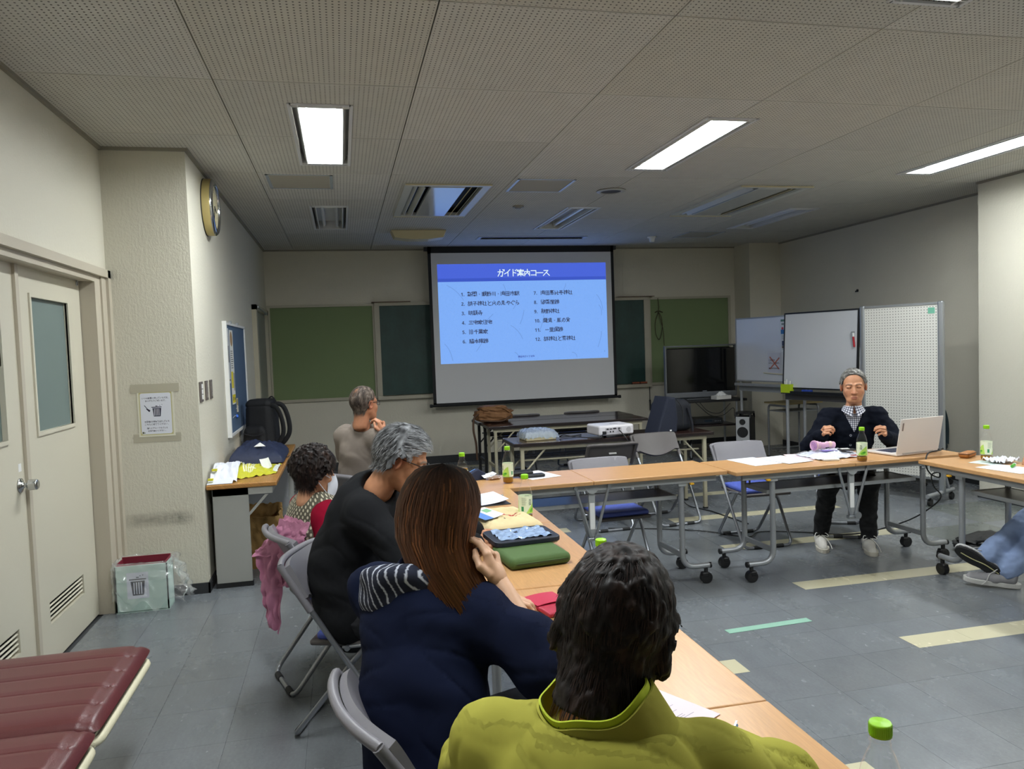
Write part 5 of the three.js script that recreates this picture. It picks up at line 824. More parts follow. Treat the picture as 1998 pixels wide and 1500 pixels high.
{
  const [w1, p1, L1, h1] = whiteboard('whiteboard with a crossed-out notice and a poster beside the television', 4.65, -8.36, 4.86, -7.36, .93, 1.675, 0.0, M.greySteel, M.greySteel);
  const cv = canvas(260, 330), c = cv.getContext('2d'); c.fillStyle = '#c9cad4'; c.fillRect(0, 0, 260, 330); jtext(c, 'この面は', 16, 100, 32, '#26222a', .14); jtext(c, 'スクリーン専用です。', 16, 150, 26, '#26222a', .14, .9); jtext(c, '書き込みできません。', 20, 232, 25, '#26222a', .14, .9);
  c.strokeStyle = '#b0553f'; c.lineWidth = 22; c.globalAlpha = .85; c.beginPath(); c.moveTo(48, 70); c.lineTo(220, 250); c.moveTo(228, 84); c.lineTo(50, 250); c.stroke(); c.globalAlpha = 1;
  part(p1, 'crossed_out_notice', mt(new THREE.PlaneGeometry(.2, .235), .12, .215, .0135), std(0xffffff, .6, { map: canTex(cv) }));
  const q = canvas(160, 400), g = q.getContext('2d'); g.fillStyle = '#dfe2e4'; g.fillRect(0, 0, 160, 400); g.fillStyle = '#557a68'; g.fillRect(0, 0, 160, 26); g.fillStyle = '#3d5648'; for (let k = 0; k < 8; k++) { g.fillRect(14 + k * 18, 46, 13, 22); if (k > 1) g.fillRect(18 + k * 18, 84, 13, 20); } g.fillStyle = '#c23540'; g.beginPath(); g.arc(26, 110, 17, 0, 7); g.fill(); g.fillStyle = '#2e6fae'; g.fillRect(0, 124, 160, 54); g.fillStyle = '#8a8f94'; for (let k = 0; k < 7; k++) g.fillRect(12, 190 + k * 9, 130, 3); g.fillStyle = '#3c4560'; g.fillRect(14, 262, 132, 60); g.fillStyle = '#6a5a52'; g.fillRect(14, 324, 132, 30); g.fillStyle = '#777'; g.fillRect(14, 364, 120, 5);
  part(p1, 'poster', mt(new THREE.PlaneGeometry(.16, .36), .31, .52, .0135), std(0xffffff, .5, { map: canTex(q) }));
  const ptr = solo('pointer_stick', 'thin cream pointer stick resting on the whiteboard notice', 'pointer', rod([-.16, 0, 0], [.16, -.012, 0], .006), M.cream, [0, 0, 0]); p1.updateWorldMatrix(true, false); ptr.position.copy(V(.12, .105, .022).applyMatrix4(p1.matrixWorld)); ptr.rotation.y = w1.rotation.y;
  const [w2, p2, L2, h2] = whiteboard('black framed whiteboard leaning back with a red marker clipped on', 4.64, -7.37, 4.9, -6.5, .885, 1.69, .06, M.black, M.black);
  p2.updateWorldMatrix(true, false);
  const mk = thing('red_marker', 'red marker clipped on the black framed whiteboard', 'marker', [0, 0, 0], w2.rotation.y); mk.position.copy(V(L2 / 2 - .05, .5, .02).applyMatrix4(p2.matrixWorld)); part(mk, 'barrel', rod([.01, -.07, 0], [0, .03, 0], .01), std(0xb5222e, .4)); part(mk, 'cap', rod([0, .03, 0], [-.003, .07, 0], .0105), M.white); part(mk, 'magnet', rbox(.03, .01, .02, .003, -.003, .075, 0), std(0x8a8c90, .5));
  const hl = thing('marker_holder', 'yellow-green pen holder box full of markers on the tray', 'pen holder', [0, 0, 0], w2.rotation.y); hl.position.copy(V(-L2 / 2 + .08, .845, .06).applyMatrix4(w2.matrixWorld)); part(hl, 'box', [bb(-.06, .06, 0, .09, .028, .032), bb(-.06, .06, 0, .09, -.03, -.026), bb(-.06, -.056, 0, .09, -.03, .03), bb(.056, .06, 0, .09, -.03, .03), bb(-.06, .06, 0, .005, -.03, .03)], std(0xb4cc1e, .5)); for (const [x, l] of [[-.03, .12], [-.01, .14], [.035, .125]]) part(hl, 'marker', [rod([x, .01, 0], [x + .004, l, 0], .008)], M.white);
  const er = solo('board_eraser', 'blue whiteboard eraser on the black pen tray', 'eraser', rbox(.11, .03, .045, .006, 0, .015, 0), std(0x2f50b4, .6)); er.position.copy(V(-.13, .851, .045).applyMatrix4(w2.matrixWorld)); er.rotation.y = w2.rotation.y;
}
{ // pegboard partition
  const ax = 4.60, az = -6.06, bx = 4.885, bz = -5.43, L = Math.hypot(bx - ax, bz - az), ry = Math.atan2(-(bz - az), bx - ax);
  const t = thing('pegboard_partition', 'white perforated partition panel on steel feet with a green sticker', 'partition', [(ax + bx) / 2, 0, (az + bz) / 2], ry);
  const T_peg = dataTex(512, (u, v) => { const n = 16, a = (u * n) % 1 - .5, b = (v * n) % 1 - .5, r = Math.hypot(a, b), h = 1 - sstep(.13, .2, r); return [lerp(206, 96, h), lerp(205, 95, h), lerp(198, 92, h)]; }, true);
  part(t, 'perforated_panel', bb(-L / 2 + .03, L / 2 - .03, .2, 1.665, -.012, .012), std(0xffffff, .6, { map: rep(T_peg, 2.6) })); part(t, 'frame_rail', bb(-L / 2, L / 2, 1.665, 1.685, -.016, .016), M.steel); part(t, 'frame_rail', bb(-L / 2, L / 2, .185, .205, -.016, .016), M.steel);
  for (const s of [-1, 1]) { const x = s * (L / 2 - .01); const p = part(t, 'post', [rbox(.045, 1.62, .045, .012, x, .88, 0)], M.steel); part(p, 'foot_bar', [rod([x, .085, -.2], [x, .085, .27], .018), rod([x, .32, 0], [x, .1, -.12], .012)], M.silver); for (const q of [-.17, .22]) part(p, 'caster', [cyl(.03, .03, .024, x, .03, q, 0, 0, PI / 2), cyl(.009, .009, .05, x, .055, q)], M.blackPlastic); }
  part(t, 'green_sticker', bb(L / 2 - .11, L / 2 - .055, 1.59, 1.64, .012, .0135), std(0x69a890, .6));
}
{ // office chair behind the partition
  const navy = std(0x1f3038, .8, { bumpMap: rep(T_cloth, 10), bumpScale: .0008 }); const t = thing('office_chair', 'dark teal office chair with casters behind the partition', 'chair', [5.36, 0, -6.25], -.9);
  part(t, 'backrest', sheet((u, v) => { const a = Math.abs(2 * u - 1), w = .2 * (1 - .18 * v ** 4); return [(u - .5) * 2 * w, .36 + .34 * v - .02 * a ** 4 * v, -.17 - .04 * (1 - a * a) - .02 * Math.sin(v * PI)]; }, 20, 16, .035), navy); part(t, 'seat', rbox(.42, .07, .4, .03, 0, .34, .02, 0, 0, 0, 4), navy); part(t, 'back_post', cord([[0, .3, -.1], [0, .3, -.22], [0, .45, -.25]], .02, 12), M.blackPlastic); part(t, 'gas_column', rod([0, .1, 0], [0, .3, 0], .025), M.blackPlastic);
  for (let k = 0; k < 5; k++) { const a = k / 5 * 2 * PI; const l = part(t, 'base_arm', rod([0, .1, 0], [Math.cos(a) * .25, .07, Math.sin(a) * .25], .018, 8, .012), M.blackPlastic); part(l, 'caster', cyl(.028, .028, .03, Math.cos(a) * .25, .028, Math.sin(a) * .25, PI / 2), M.blackPlastic); }
}
{ // school desk, plywood cabinet and grey cupboard behind the whiteboards
  const t = thing('school_desk', 'grey tubular school desk frame with a thin wooden top', 'desk', [5.2, 0, -8.1], .1); part(t, 'desk_top', rbox(.52, .018, .4, .004, 0, .66, 0), std(0x9a8a60, .6)); part(t, 'tray', bb(-.24, .24, .56, .57, -.16, .16), M.greySteel); for (const s of [-1, 1]) part(t, 'frame', pipe([[s * .22, .01, -.17], [s * .22, .63, -.17], [s * .22, .63, .17], [s * .22, .01, .17]], .012, .05), M.silver); part(t, 'crossbar', rod([-.22, .1, -.17], [.22, .1, -.17], .01), M.silver); for (const s of [-1, 1]) for (const q of [-1, 1]) part(t, 'foot', cyl(.014, .014, .02, s * .22, .01, q * .17), M.rubber);
  const c = thing('plywood_cabinet', 'yellowish plywood cabinet standing behind the whiteboard post', 'cabinet', [5.3, 0, -7.35], -.3); const pl = std(0xa39463, .6, { map: null, bumpMap: rep(T_fine, 3), bumpScale: .0005 }); part(c, 'body', rbox(.36, .52, .34, .004, 0, .3, 0), pl); part(c, 'door', bb(-.17, .17, .06, .54, .17, .182), std(0xb0a070, .55)); part(c, 'door_knob', cyl(.012, .012, .02, .12, .34, .19, PI / 2), M.black); part(c, 'plinth', bb(-.16, .16, 0, .045, -.15, .15), M.black);
  const g = thing('grey_cupboard', 'low grey steel cupboard behind the speaker', 'cupboard', [5.28, 0, -6.8], -.25); const gm = std(0x9da1a6, .45); part(g, 'body', rbox(.42, .6, .36, .005, 0, .31, 0), gm); part(g, 'top', rbox(.46, .025, .4, .004, 0, .625, 0), std(0xb3b6b8, .45)); part(g, 'door', bb(-.2, -.005, .04, .56, .18, .19), gm); part(g, 'door', bb(.005, .2, .04, .56, .18, .19), gm); part(g, 'handle', rbox(.02, .07, .012, .004, -.03, .35, .195), M.chrome);
  const k = thing('coiled_cables', 'tangle of grey cables on the floor under the school desk', 'cable', [5.0, .008, -7.75]); for (let q = 0; q < 3; q++) part(k, 'cable', cord([...Array(14)].map((_, i) => { const a = i * .9 + q; return [Math.cos(a) * (.08 + .02 * q), .01 + .012 * (i % 4) + q * .01, Math.sin(a) * .1]; }), .005, 70, 5), M.rubber);
}
// ---------------------------------------------------------------- people: distance fields meshed with surface nets
const smin = (a, b, k) => { const h = Math.max(k - Math.abs(a - b), 0) / k; return Math.min(a, b) - h * h * k * .25; };
const smax = (a, b, k) => -smin(-a, -b, k);
function cone(a, b, r1, r2) {                              // tapered capsule
  const bx = b[0] - a[0], by = b[1] - a[1], bz = b[2] - a[2], l2 = bx * bx + by * by + bz * bz + 1e-9;
  return (x, y, z) => { const px = x - a[0], py = y - a[1], pz = z - a[2]; const t = clamp((px * bx + py * by + pz * bz) / l2, 0, 1); return Math.hypot(px - t * bx, py - t * by, pz - t * bz) - (r1 + (r2 - r1) * t); };
}
function econe(a, b, r1, r2, side, flat) {                 // the same with an oval section: wide along side
  const ba = V(b[0] - a[0], b[1] - a[1], b[2] - a[2]), l2 = ba.lengthSq(), ax = ba.clone().normalize(), s = V(...side).addScaledVector(ax, -V(...side).dot(ax)).normalize(), d = ax.clone().cross(s);
  return (x, y, z) => { const px = x - a[0], py = y - a[1], pz = z - a[2], t = clamp((px * ba.x + py * ba.y + pz * ba.z) / l2, 0, 1), qx = px - t * ba.x, qy = py - t * ba.y, qz = pz - t * ba.z; const u = qx * s.x + qy * s.y + qz * s.z, v = (qx * d.x + qy * d.y + qz * d.z) / flat, w = qx * ax.x + qy * ax.y + qz * ax.z; return (Math.hypot(u, v, w) - (r1 + (r2 - r1) * t)) * .85; };
}
function ell(c, r) { return (x, y, z) => { const px = (x - c[0]) / r[0], py = (y - c[1]) / r[1], pz = (z - c[2]) / r[2], k0 = Math.hypot(px, py, pz), k1 = Math.hypot(px / r[0], py / r[1], pz / r[2]) + 1e-9; return k0 * (k0 - 1) / k1; }; }
function blend(list, k) { return (x, y, z) => { let d = list[0](x, y, z); for (let i = 1; i < list.length; i++) d = smin(d, list[i](x, y, z), k); return d; }; }
function nets(f, lo, hi, cell, color, uvf) {
  const nx = Math.ceil((hi[0] - lo[0]) / cell) + 1, ny = Math.ceil((hi[1] - lo[1]) / cell) + 1, nz = Math.ceil((hi[2] - lo[2]) / cell) + 1;
  const D = new Float32Array(nx * ny * nz), B = 6, rad = B * cell * .5 * 1.7321;
  for (let k = 0; k < nz; k += B) for (let j = 0; j < ny; j += B) for (let i = 0; i < nx; i += B) {
    const c = f(lo[0] + (i + B / 2 - .5) * cell, lo[1] + (j + B / 2 - .5) * cell, lo[2] + (k + B / 2 - .5) * cell), skip = Math.abs(c) > rad * 1.6 + cell * 2;
    for (let kk = k; kk < Math.min(k + B, nz); kk++) for (let jj = j; jj < Math.min(j + B, ny); jj++) for (let ii = i; ii < Math.min(i + B, nx); ii++) D[(kk * ny + jj) * nx + ii] = skip ? c : f(lo[0] + ii * cell, lo[1] + jj * cell, lo[2] + kk * cell);
  }
  const id = new Int32Array(nx * ny * nz).fill(-1), pos = [], idx = [], at = (i, j, k) => (k * ny + j) * nx + i;
  for (let k = 0; k < nz - 1; k++) for (let j = 0; j < ny - 1; j++) for (let i = 0; i < nx - 1; i++) {
    const a = at(i, j, k); let n = 0, sx = 0, sy = 0, sz = 0; const v = [D[a], D[a + 1], D[a + nx], D[a + nx + 1], D[a + nx * ny], D[a + nx * ny + 1], D[a + nx * ny + nx], D[a + nx * ny + nx + 1]];
    let neg = 0; for (let q = 0; q < 8; q++) if (v[q] < 0) neg++; if (neg === 0 || neg === 8) continue;
    for (const [p, q] of EDGES) if ((v[p] < 0) !== (v[q] < 0)) { const t = v[p] / (v[p] - v[q]); sx += (p & 1) + t * ((q & 1) - (p & 1)); sy += ((p >> 1) & 1) + t * (((q >> 1) & 1) - ((p >> 1) & 1)); sz += (p >> 2) + t * ((q >> 2) - (p >> 2)); n++; }
    id[a] = pos.length / 3; pos.push(lo[0] + (i + sx / n) * cell, lo[1] + (j + sy / n) * cell, lo[2] + (k + sz / n) * cell);
  }
  const quad = (a, b, c, d, flip) => { if (a < 0 || b < 0 || c < 0 || d < 0) return; flip ? idx.push(a, c, b, b, c, d) : idx.push(a, b, c, b, d, c); };
  for (let k = 1; k < nz - 1; k++) for (let j = 1; j < ny - 1; j++) for (let i = 1; i < nx - 1; i++) {
    const a = at(i, j, k), s = D[a] < 0;
    if (s !== D[a + 1] < 0) quad(id[at(i, j - 1, k - 1)], id[at(i, j, k - 1)], id[at(i, j - 1, k)], id[at(i, j, k)], !s);
    if (s !== D[a + nx] < 0) quad(id[at(i - 1, j, k - 1)], id[at(i, j, k - 1)], id[at(i - 1, j, k)], id[at(i, j, k)], s);
    if (s !== D[a + nx * ny] < 0) quad(id[at(i - 1, j - 1, k)], id[at(i, j - 1, k)], id[at(i - 1, j, k)], id[at(i, j, k)], !s);
  }
  const N = pos.length / 3, nor = new Float32Array(N * 3), uv = new Float32Array(N * 2), col = color ? new Float32Array(N * 3) : null, e = cell * .6;
  for (let i = 0; i < N; i++) {
    const x = pos[i * 3], y = pos[i * 3 + 1], z = pos[i * 3 + 2]; let gx = f(x + e, y, z) - f(x - e, y, z), gy = f(x, y + e, z) - f(x, y - e, z), gz = f(x, y, z + e) - f(x, y, z - e); const l = Math.hypot(gx, gy, gz) || 1; gx /= l; gy /= l; gz /= l;
    nor[i * 3] = gx; nor[i * 3 + 1] = gy; nor[i * 3 + 2] = gz;
    if (uvf) { const q = uvf(x, y, z); uv[i * 2] = q[0]; uv[i * 2 + 1] = q[1]; } else { uv[i * 2] = x + z; uv[i * 2 + 1] = y + (Math.abs(gy) > .8 ? z - x : 0); }
    if (col) { const c = color(x, y, z, gx, gy, gz); col[i * 3] = c[0]; col[i * 3 + 1] = c[1]; col[i * 3 + 2] = c[2]; }
  }
  const g = new THREE.BufferGeometry(); g.setAttribute('position', new THREE.Float32BufferAttribute(pos, 3)); g.setAttribute('normal', new THREE.BufferAttribute(nor, 3)); g.setAttribute('uv', new THREE.BufferAttribute(uv, 2)); if (col) g.setAttribute('color', new THREE.BufferAttribute(col, 3)); g.setIndex(idx); return g;
}
const EDGES = []; for (let p = 0; p < 8; p++) for (const b of [1, 2, 4]) if (!(p & b)) EDGES.push([p, p | b]);
const lin = (hex) => { const c = new THREE.Color(hex); return [c.r, c.g, c.b]; };
const mixc = (a, b, t) => [lerp(a[0], b[0], t), lerp(a[1], b[1], t), lerp(a[2], b[2], t)];

// head in its own frame: +z is the face, +y up, about 0.23 tall
function headField(o = {}) {
  const w = o.wide || 1, parts = [], jaw = o.jaw || 1;
  const cr = ell([0, .022, -.012], [.073 * w, .088, .092]), fc = ell([0, -.04, .022], [.058 * w, .074, .062]), ch = cone([-.018, -.097, .05], [.018, -.097, .05], .021 * jaw, .021 * jaw), jl = cone([.045 * w, -.055, -.005], [.022, -.092, .045], .02, .018), jr = cone([-.045 * w, -.055, -.005], [-.022, -.092, .045], .02, .018);
  const ck = [cone([.04, -.036, .052], [.034, -.05, .056], .02, .018), cone([-.04, -.036, .052], [-.034, -.05, .056], .02, .018)];
  const nose = cone([0, .002, .083], [0, -.042, .1], .007, .0125), nw = [ell([.012, -.044, .09], [.009, .008, .01]), ell([-.012, -.044, .09], [.009, .008, .01])];
  const br = [cone([.012, .013, .083], [.046, .011, .063], .007, .006), cone([-.012, .013, .083], [-.046, .011, .063], .007, .006)];
  const so = [ell([.031, -.006, .092], [.019, .011, .018]), ell([-.031, -.006, .092], [.019, .011, .018])], lid = [ell([.031, -.004, .071], [.0165, .0105, .0125]), ell([-.031, -.004, .071], [.0165, .0105, .0125])];
  const ul = cone([-.017, -.073, .079], [.017, -.073, .079], .0055, .0055), ll = cone([-.014, -.083, .078], [.014, -.083, .078], .006, .006), mo = cone([-.021, -.0778, .087], [.021, -.0778, .087], .002, .002);
  const ea = [-1, 1].map(s => { const e = ell([0, 0, 0], [.009, .031, .019]), h = ell([.006, .002, .002], [.006, .019, .011]); return (x, y, z) => { const X = (x * s - .077 * w), Z = z + .012, c = Math.cos(.35), n = Math.sin(.35); const px = X * c - Z * n, pz = X * n + Z * c; return smax(e(px, y + .012, pz), -h(px, y + .012, pz), .005); }; });
  const ne = cone([0, -.06, -.025], [0, -.15, -.045], .05, .05);
  return (x, y, z) => {
    let d = smin(cr(x, y, z), fc(x, y, z), .03); d = smin(d, ch(x, y, z), .03); d = smin(d, jl(x, y, z), .025); d = smin(d, jr(x, y, z), .025); d = smin(d, ck[0](x, y, z), .02); d = smin(d, ck[1](x, y, z), .02); d = smin(d, ne(x, y, z), .02);
    if (z > .02) { d = smin(d, br[0](x, y, z), .014); d = smin(d, br[1](x, y, z), .014); d = smax(d, -so[0](x, y, z), .012); d = smax(d, -so[1](x, y, z), .012); d = smin(d, lid[0](x, y, z), .003); d = smin(d, lid[1](x, y, z), .003); d = smin(d, nose(x, y, z), .012); d = smin(d, nw[0](x, y, z), .006); d = smin(d, nw[1](x, y, z), .006); d = smin(d, ul(x, y, z), .006); d = smin(d, ll(x, y, z), .006); d = smax(d, -mo(x, y, z), .003); }
    if (Math.abs(x) > .05) { d = smin(d, ea[0](x, y, z), .005); d = smin(d, ea[1](x, y, z), .005); }
    return d;
  };
}
// hairline: height below which there is no hair, by depth z and side
const hairline = (x, z, o) => { const b = o.nape ?? -.06; if (z < -.035) return b; if (z < .02) return lerp(b + .01, o.temple ?? .01, (z + .035) / .055); if (z < .055) return lerp(o.temple ?? .01, o.front ?? .07, (z - .02) / .035); return (o.front ?? .07) + (z - .055) * .3; };
// hand: wrist at origin, fingers along +x, back of the hand +y, thumb on +z; curl 0..1 per finger
function handField(curl, thumb = .5, sc = 1) {
  const L = [], palm = []; const add = (a, b, r1, r2) => L.push(cone(a, b, r1, r2));
  palm.push(cone([.015, 0, .012], [.072, .004, .026], .015, .0125), cone([.015, 0, -.01], [.072, .002, -.026], .014, .0115), cone([.01, -.004, .014], [.045, -.006, .02], .015, .013), cone([-.03, 0, 0], [.02, 0, 0], .0225, .02));
  const F = [[.074, .026, .0088, [.037, .023, .02]], [.079, .009, .0092, [.042, .026, .021]], [.076, -.009, .0088, [.039, .024, .02]], [.069, -.026, .0078, [.03, .018, .018]]]; const fingers = [];
  F.forEach(([x, z, r, seg], i) => { let p = [x, .002, z], a = 0; const list = []; for (let k = 0; k < 3; k++) { a += curl[i] * [1.35, 1.6, 1.1][k]; const q = [p[0] + seg[k] * Math.cos(a), p[1] - seg[k] * Math.sin(a), p[2] - z * .04 * k]; list.push(cone(p, q, r * (1 - .08 * k), r * (1 - .08 * (k + 1)))); p = q; } fingers.push(blend(list, .004)); });
  { let p = [.02, -.006, .03]; const t = thumb; const q1 = [.048, -.012 - .014 * t, .047 - .006 * t], q2 = [.076, -.016 - .02 * t, .046 - .022 * t], q3 = [.096, -.018 - .022 * t, .038 - .03 * t]; fingers.push(blend([cone(p, q1, .0125, .0105), cone(q1, q2, .0102, .0095), cone(q2, q3, .0095, .0078)], .006)); }
  const pl = blend(palm, .02); return (x, y, z) => { x /= sc; y /= sc; z /= sc; let d = pl(x, y, z), f = 1e9; for (const g of fingers) f = Math.min(f, g(x, y, z)); return smin(d, f, .006) * sc; };
}
function frameM(p, dir, up) { const x = V(...dir).normalize(), y = V(...up).addScaledVector(x, -V(...up).dot(x)).normalize(), z = x.clone().cross(y); return new THREE.Matrix4().makeBasis(x, y, z).setPosition(...p); }
function shoeGeo(o = {}) {                                 // toe along +z, heel at z=0, sole at y=0
  const L = .25, up = blend([cone([0, .045, .03], [0, .04, .11], .034, .034), cone([0, .035, .11], [0, .022, .215], .034, .027), cone([0, .075, .028], [0, .06, .05], .032, .034)], .02);
  const hole = ell([0, .115, .035], [.026, .045, .034]); const f = (x, y, z) => smax(smax(up(x, y, z), -y + .012, .006), -hole(x, y, z), .006);
  return nets(f, [-.06, 0, -.03], [.06, .13, .27], .005);
}
function soleGeo() { const pts = []; for (let k = 0; k < 40; k++) { const a = k / 40 * 2 * PI, c = Math.cos(a), s = Math.sin(a); const z = .115 + .137 * s, w = .034 + .009 * sstep(.08, .2, z) - .006 * Math.exp(-(((z - .1) / .03) ** 2)); pts.push([w * Math.sign(c) * Math.abs(c) ** .75, z]); } const g = extr(pts, .02, .003); g.rotateX(PI / 2); g.translate(0, .023, 0); return g; }

function person(o) {
  const P = thing('person', o.label, 'person', [o.pel[0], 0, o.pel[2]]); const org = [o.pel[0], 0, o.pel[2]];
  const J = {}; for (const k of ['pel', 'wai', 'che', 'nec', 'shL', 'elL', 'wrL', 'shR', 'elR', 'wrR', 'hiL', 'knL', 'anL', 'hiR', 'knR', 'anR']) J[k] = o[k] && [o[k][0] - org[0], o[k][1], o[k][2] - org[2]];
  const side = [J.shR[0] - J.shL[0], J.shR[1] - J.shL[1], J.shR[2] - J.shL[2]], B = o.bulk || 1;
  // head frame
  const hp = [o.head[0] - org[0], o.head[1], o.head[2] - org[2]], HM = new THREE.Matrix4().makeRotationFromEuler(new THREE.Euler(o.hrot[1], o.hrot[0], o.hrot[2] || 0, 'YXZ')).multiply(new THREE.Matrix4().makeScale(o.hs || .95, o.hs || .95, o.hs || .95)).setPosition(...hp);
  const hf = headField(o.hf), skin = lin(o.skin || 0xc58f6e), red = lin(0xb05a44), lip = lin(0x96504a), dark = lin(0x6a4636);
  const hcol = (x, y, z) => { let c = skin; const n = noise3(x * 40, y * 40, z * 40) * .05; c = [c[0] * (1 + n), c[1] * (1 + n), c[2] * (1 + n)]; if (Math.abs(x) > .07 && z < .02) c = mixc(c, red, .35); if (z > .06) { if (Math.hypot(x / .02, (y + .078) / .011) < 1) c = mixc(c, lip, .6); if (Math.hypot(x / .02, (y + .042) / .016) < 1) c = mixc(c, red, .22); if (Math.hypot((Math.abs(x) - .042) / .02, (y + .04) / .016) < 1) c = mixc(c, red, .18); const ex = (Math.abs(x) - .031) / .0155, ey = (y + .0055 + .003 * ex * ex) / .0026; if (Math.abs(ex) < 1 && Math.abs(ey) < 1) c = mixc(c, [.02, .015, .012], .92); const by = (y - .0165 + .006 * ((Math.abs(x) - .03) / .02) ** 2) / .0042; if (o.brow && Math.abs(by) < 1 && Math.abs(x) > .012 && Math.abs(x) < .05) c = mixc(c, lin(o.brow), .75); } return c; };
  const head = nets(hf, [-.11, -.17, -.14], [.11, .135, .135], .0038, hcol); head.applyMatrix4(HM);
  // skin of the body: a lean core that carries neck, forearms and hands
  const hw = V(0, -.11, -.03).applyMatrix4(HM), nk = [hw.x, hw.y, hw.z];
  const core = [econe(J.pel, J.wai, .1 * B, .1 * B, side, .7), econe(J.wai, J.che, .1 * B, .11 * B, side, .66), cone(J.che, J.nec, .08, .05), cone(J.nec, nk, o.neckR || .046, o.neckR || .046), cone(J.shL, J.shR, .04, .04)];
  for (const s of ['L', 'R']) { core.push(cone(J['sh' + s], J['el' + s], .04, .034), cone(J['el' + s], J['wr' + s], .034 * (o.armk || 1), .0235)); if (J['hi' + s]) core.push(cone(J.pel, J['hi' + s], .08, .07), cone(J['hi' + s], J['kn' + s], .065, .05), cone(J['kn' + s], J['an' + s], .045, .034)); }
  const all = Object.values(J).filter(Boolean), lo = [0, 1, 2].map(i => Math.min(...all.map(p => p[i])) - .2), hi = [0, 1, 2].map(i => Math.max(...all.map(p => p[i])) + .2);
  const flat = (x, y, z) => { const n = noise3(x * 30, y * 30, z * 30) * .04; return [skin[0] * (1 + n), skin[1] * (1 + n), skin[2] * (1 + n)]; };
  const geos = [head, nets(blend(core, .03), lo, hi, .012, flat)];
  for (const s of ['L', 'R']) { const h = o['hand' + s]; if (!h) continue; const f = handField(h.curl, h.thumb, .92), g = nets(f, [-.05, -.11, -.06], [.2, .04, .07], .0034, flat); const m = frameM(J['wr' + s], h.dir, h.up); if (s === (h.mirror || 'R')) m.multiply(new THREE.Matrix4().makeScale(1, 1, -1)); g.applyMatrix4(m); if (s === (h.mirror || 'R')) { const ix = g.index.array; for (let k = 0; k < ix.length; k += 3) { const t = ix[k]; ix[k] = ix[k + 1]; ix[k + 1] = t; } } geos.push(g); }
  const body = part(P, 'body', geos, std(0xffffff, .5, { vertexColors: true })); if (o.bodyLabel) body.userData.label = o.bodyLabel;
  // garment
  const inf = o.inflate ?? .012, sl = o.sleeve ?? 1, fold = o.fold ?? .006;
  const top = [econe(J.pel, J.wai, .135 * B + inf, .13 * B + inf, side, .78), econe(J.wai, J.che, .13 * B + inf, .148 * B + inf, side, .7), cone(J.shL, J.shR, .056 + inf, .056 + inf), cone(J.che, J.nec, .1 + inf, .05 + inf)];
  for (const s of ['L', 'R']) { const a = J['el' + s], b = J['wr' + s], e = sl <= 1 ? [lerp(a[0], b[0], sl), lerp(a[1], b[1], sl), lerp(a[2], b[2], sl)] : b; if (o.shortSleeve) { const S0 = J['sh' + s], m = [lerp(S0[0], a[0], .62), lerp(S0[1], a[1], .62), lerp(S0[2], a[2], .62)]; top.push(cone(S0, m, .058 + inf, .056 + inf)); } else { top.push(cone(J['sh' + s], a, .056 + inf, .05 + inf)); if (sl > 0) top.push(cone(a, e, .05 + inf, (o.cuff || .034) + inf)); } }
  const tb = blend(top, .035), wr = (x, y, z) => fold * (.8 * noise3(x * 5 + (o.seed || 0), y * 9 + x * 3, z * 5) + .55 * (1 - Math.abs(noise3(x * 3.5 + 7, y * 6 + x * 4 - z * 3, z * 3.5))) ** 5 + .18 * (1 - Math.abs(noise3(x * 8 + 3, y * 12 - x * 7, z * 8 + (o.seed || 0)))) ** 6);
  // neck opening
  const no = cone(J.nec, nk, (o.neckHole ?? .05), .09), tf = (x, y, z) => smax(tb(x, y, z) + wr(x, y, z), -no(x, y, z), .01);
  if (!o.noTop) { const tm = o.topMat; part(P, o.topName || 'jumper', nets(tf, lo, hi, o.cell || .0095, o.topColor, o.topUV), tm); }
  // trousers and shoes
  if (J.hiL) {
    const tr = [econe(J.pel, J.wai, .128 * B, .118 * B, side, .78)]; for (const s of ['L', 'R']) { const k = J['kn' + s], a = J['an' + s]; tr.push(cone(J.pel, J['hi' + s], .1, .088), cone(J['hi' + s], k, .086, .068), cone(k, a, .064, o.hem || .052)); }
    const lf = blend(tr, .03), cut = Math.min(J.anL[1], J.anR[1]) - .03; part(P, 'trousers', nets((x, y, z) => lf(x, y, z) + .006 * (noise3(x * 9, y * 14, z * 9) + .5 * noise3(x * 22, y * 26, z * 22)), lo, hi, .011), o.legMat);
  }
  // hair
  if (o.hair) {
    const H = o.hair, t = H.t ?? .01, nfr = H.rough ?? .004; reseed(H.seed || 99);
    const sdf = (x, y, z) => { const w = 1 - sstep(.05, .075, z) * .5; const cr = hf(x, y, z) - t * (H.vol ? H.vol(x, y, z) : 1) * w + nfr * noise3(x * 45, y * 30, z * 45); const hl = hairline(x, z, H) - y; const ear = Math.hypot((Math.abs(x) - .08) / .03, (y + .012) / .04, (z + .0) / .03) - 1; let d = smax(cr, hl, .012); d = smax(d, -ear * .03, .006); if (H.bald) d = smax(d, -H.bald(x, y, z), .01); return d; };
    const hc = H.color, colf = (x, y, z) => { const n = .85 + .3 * noise3(x * 70, y * 14, z * 70); const c = hc(x, y, z, .5 + .5 * noise3(x * 25, y * 10, z * 25)); return [c[0] * n, c[1] * n, c[2] * n]; };
    const gs = [nets(sdf, [-.13, -.17, -.16], [.13, .16, .14], .0045, colf)];
    const pos = [], nor = [], col = [], idx = [];
    const grad = (p) => { const e = .003; const g = V(hf(p.x + e, p.y, p.z) - hf(p.x - e, p.y, p.z), hf(p.x, p.y + e, p.z) - hf(p.x, p.y - e, p.z), hf(p.x, p.y, p.z + e) - hf(p.x, p.y, p.z - e)); return g.normalize(); };
    const crown = V(...(H.crown || [0, .1, -.05]));
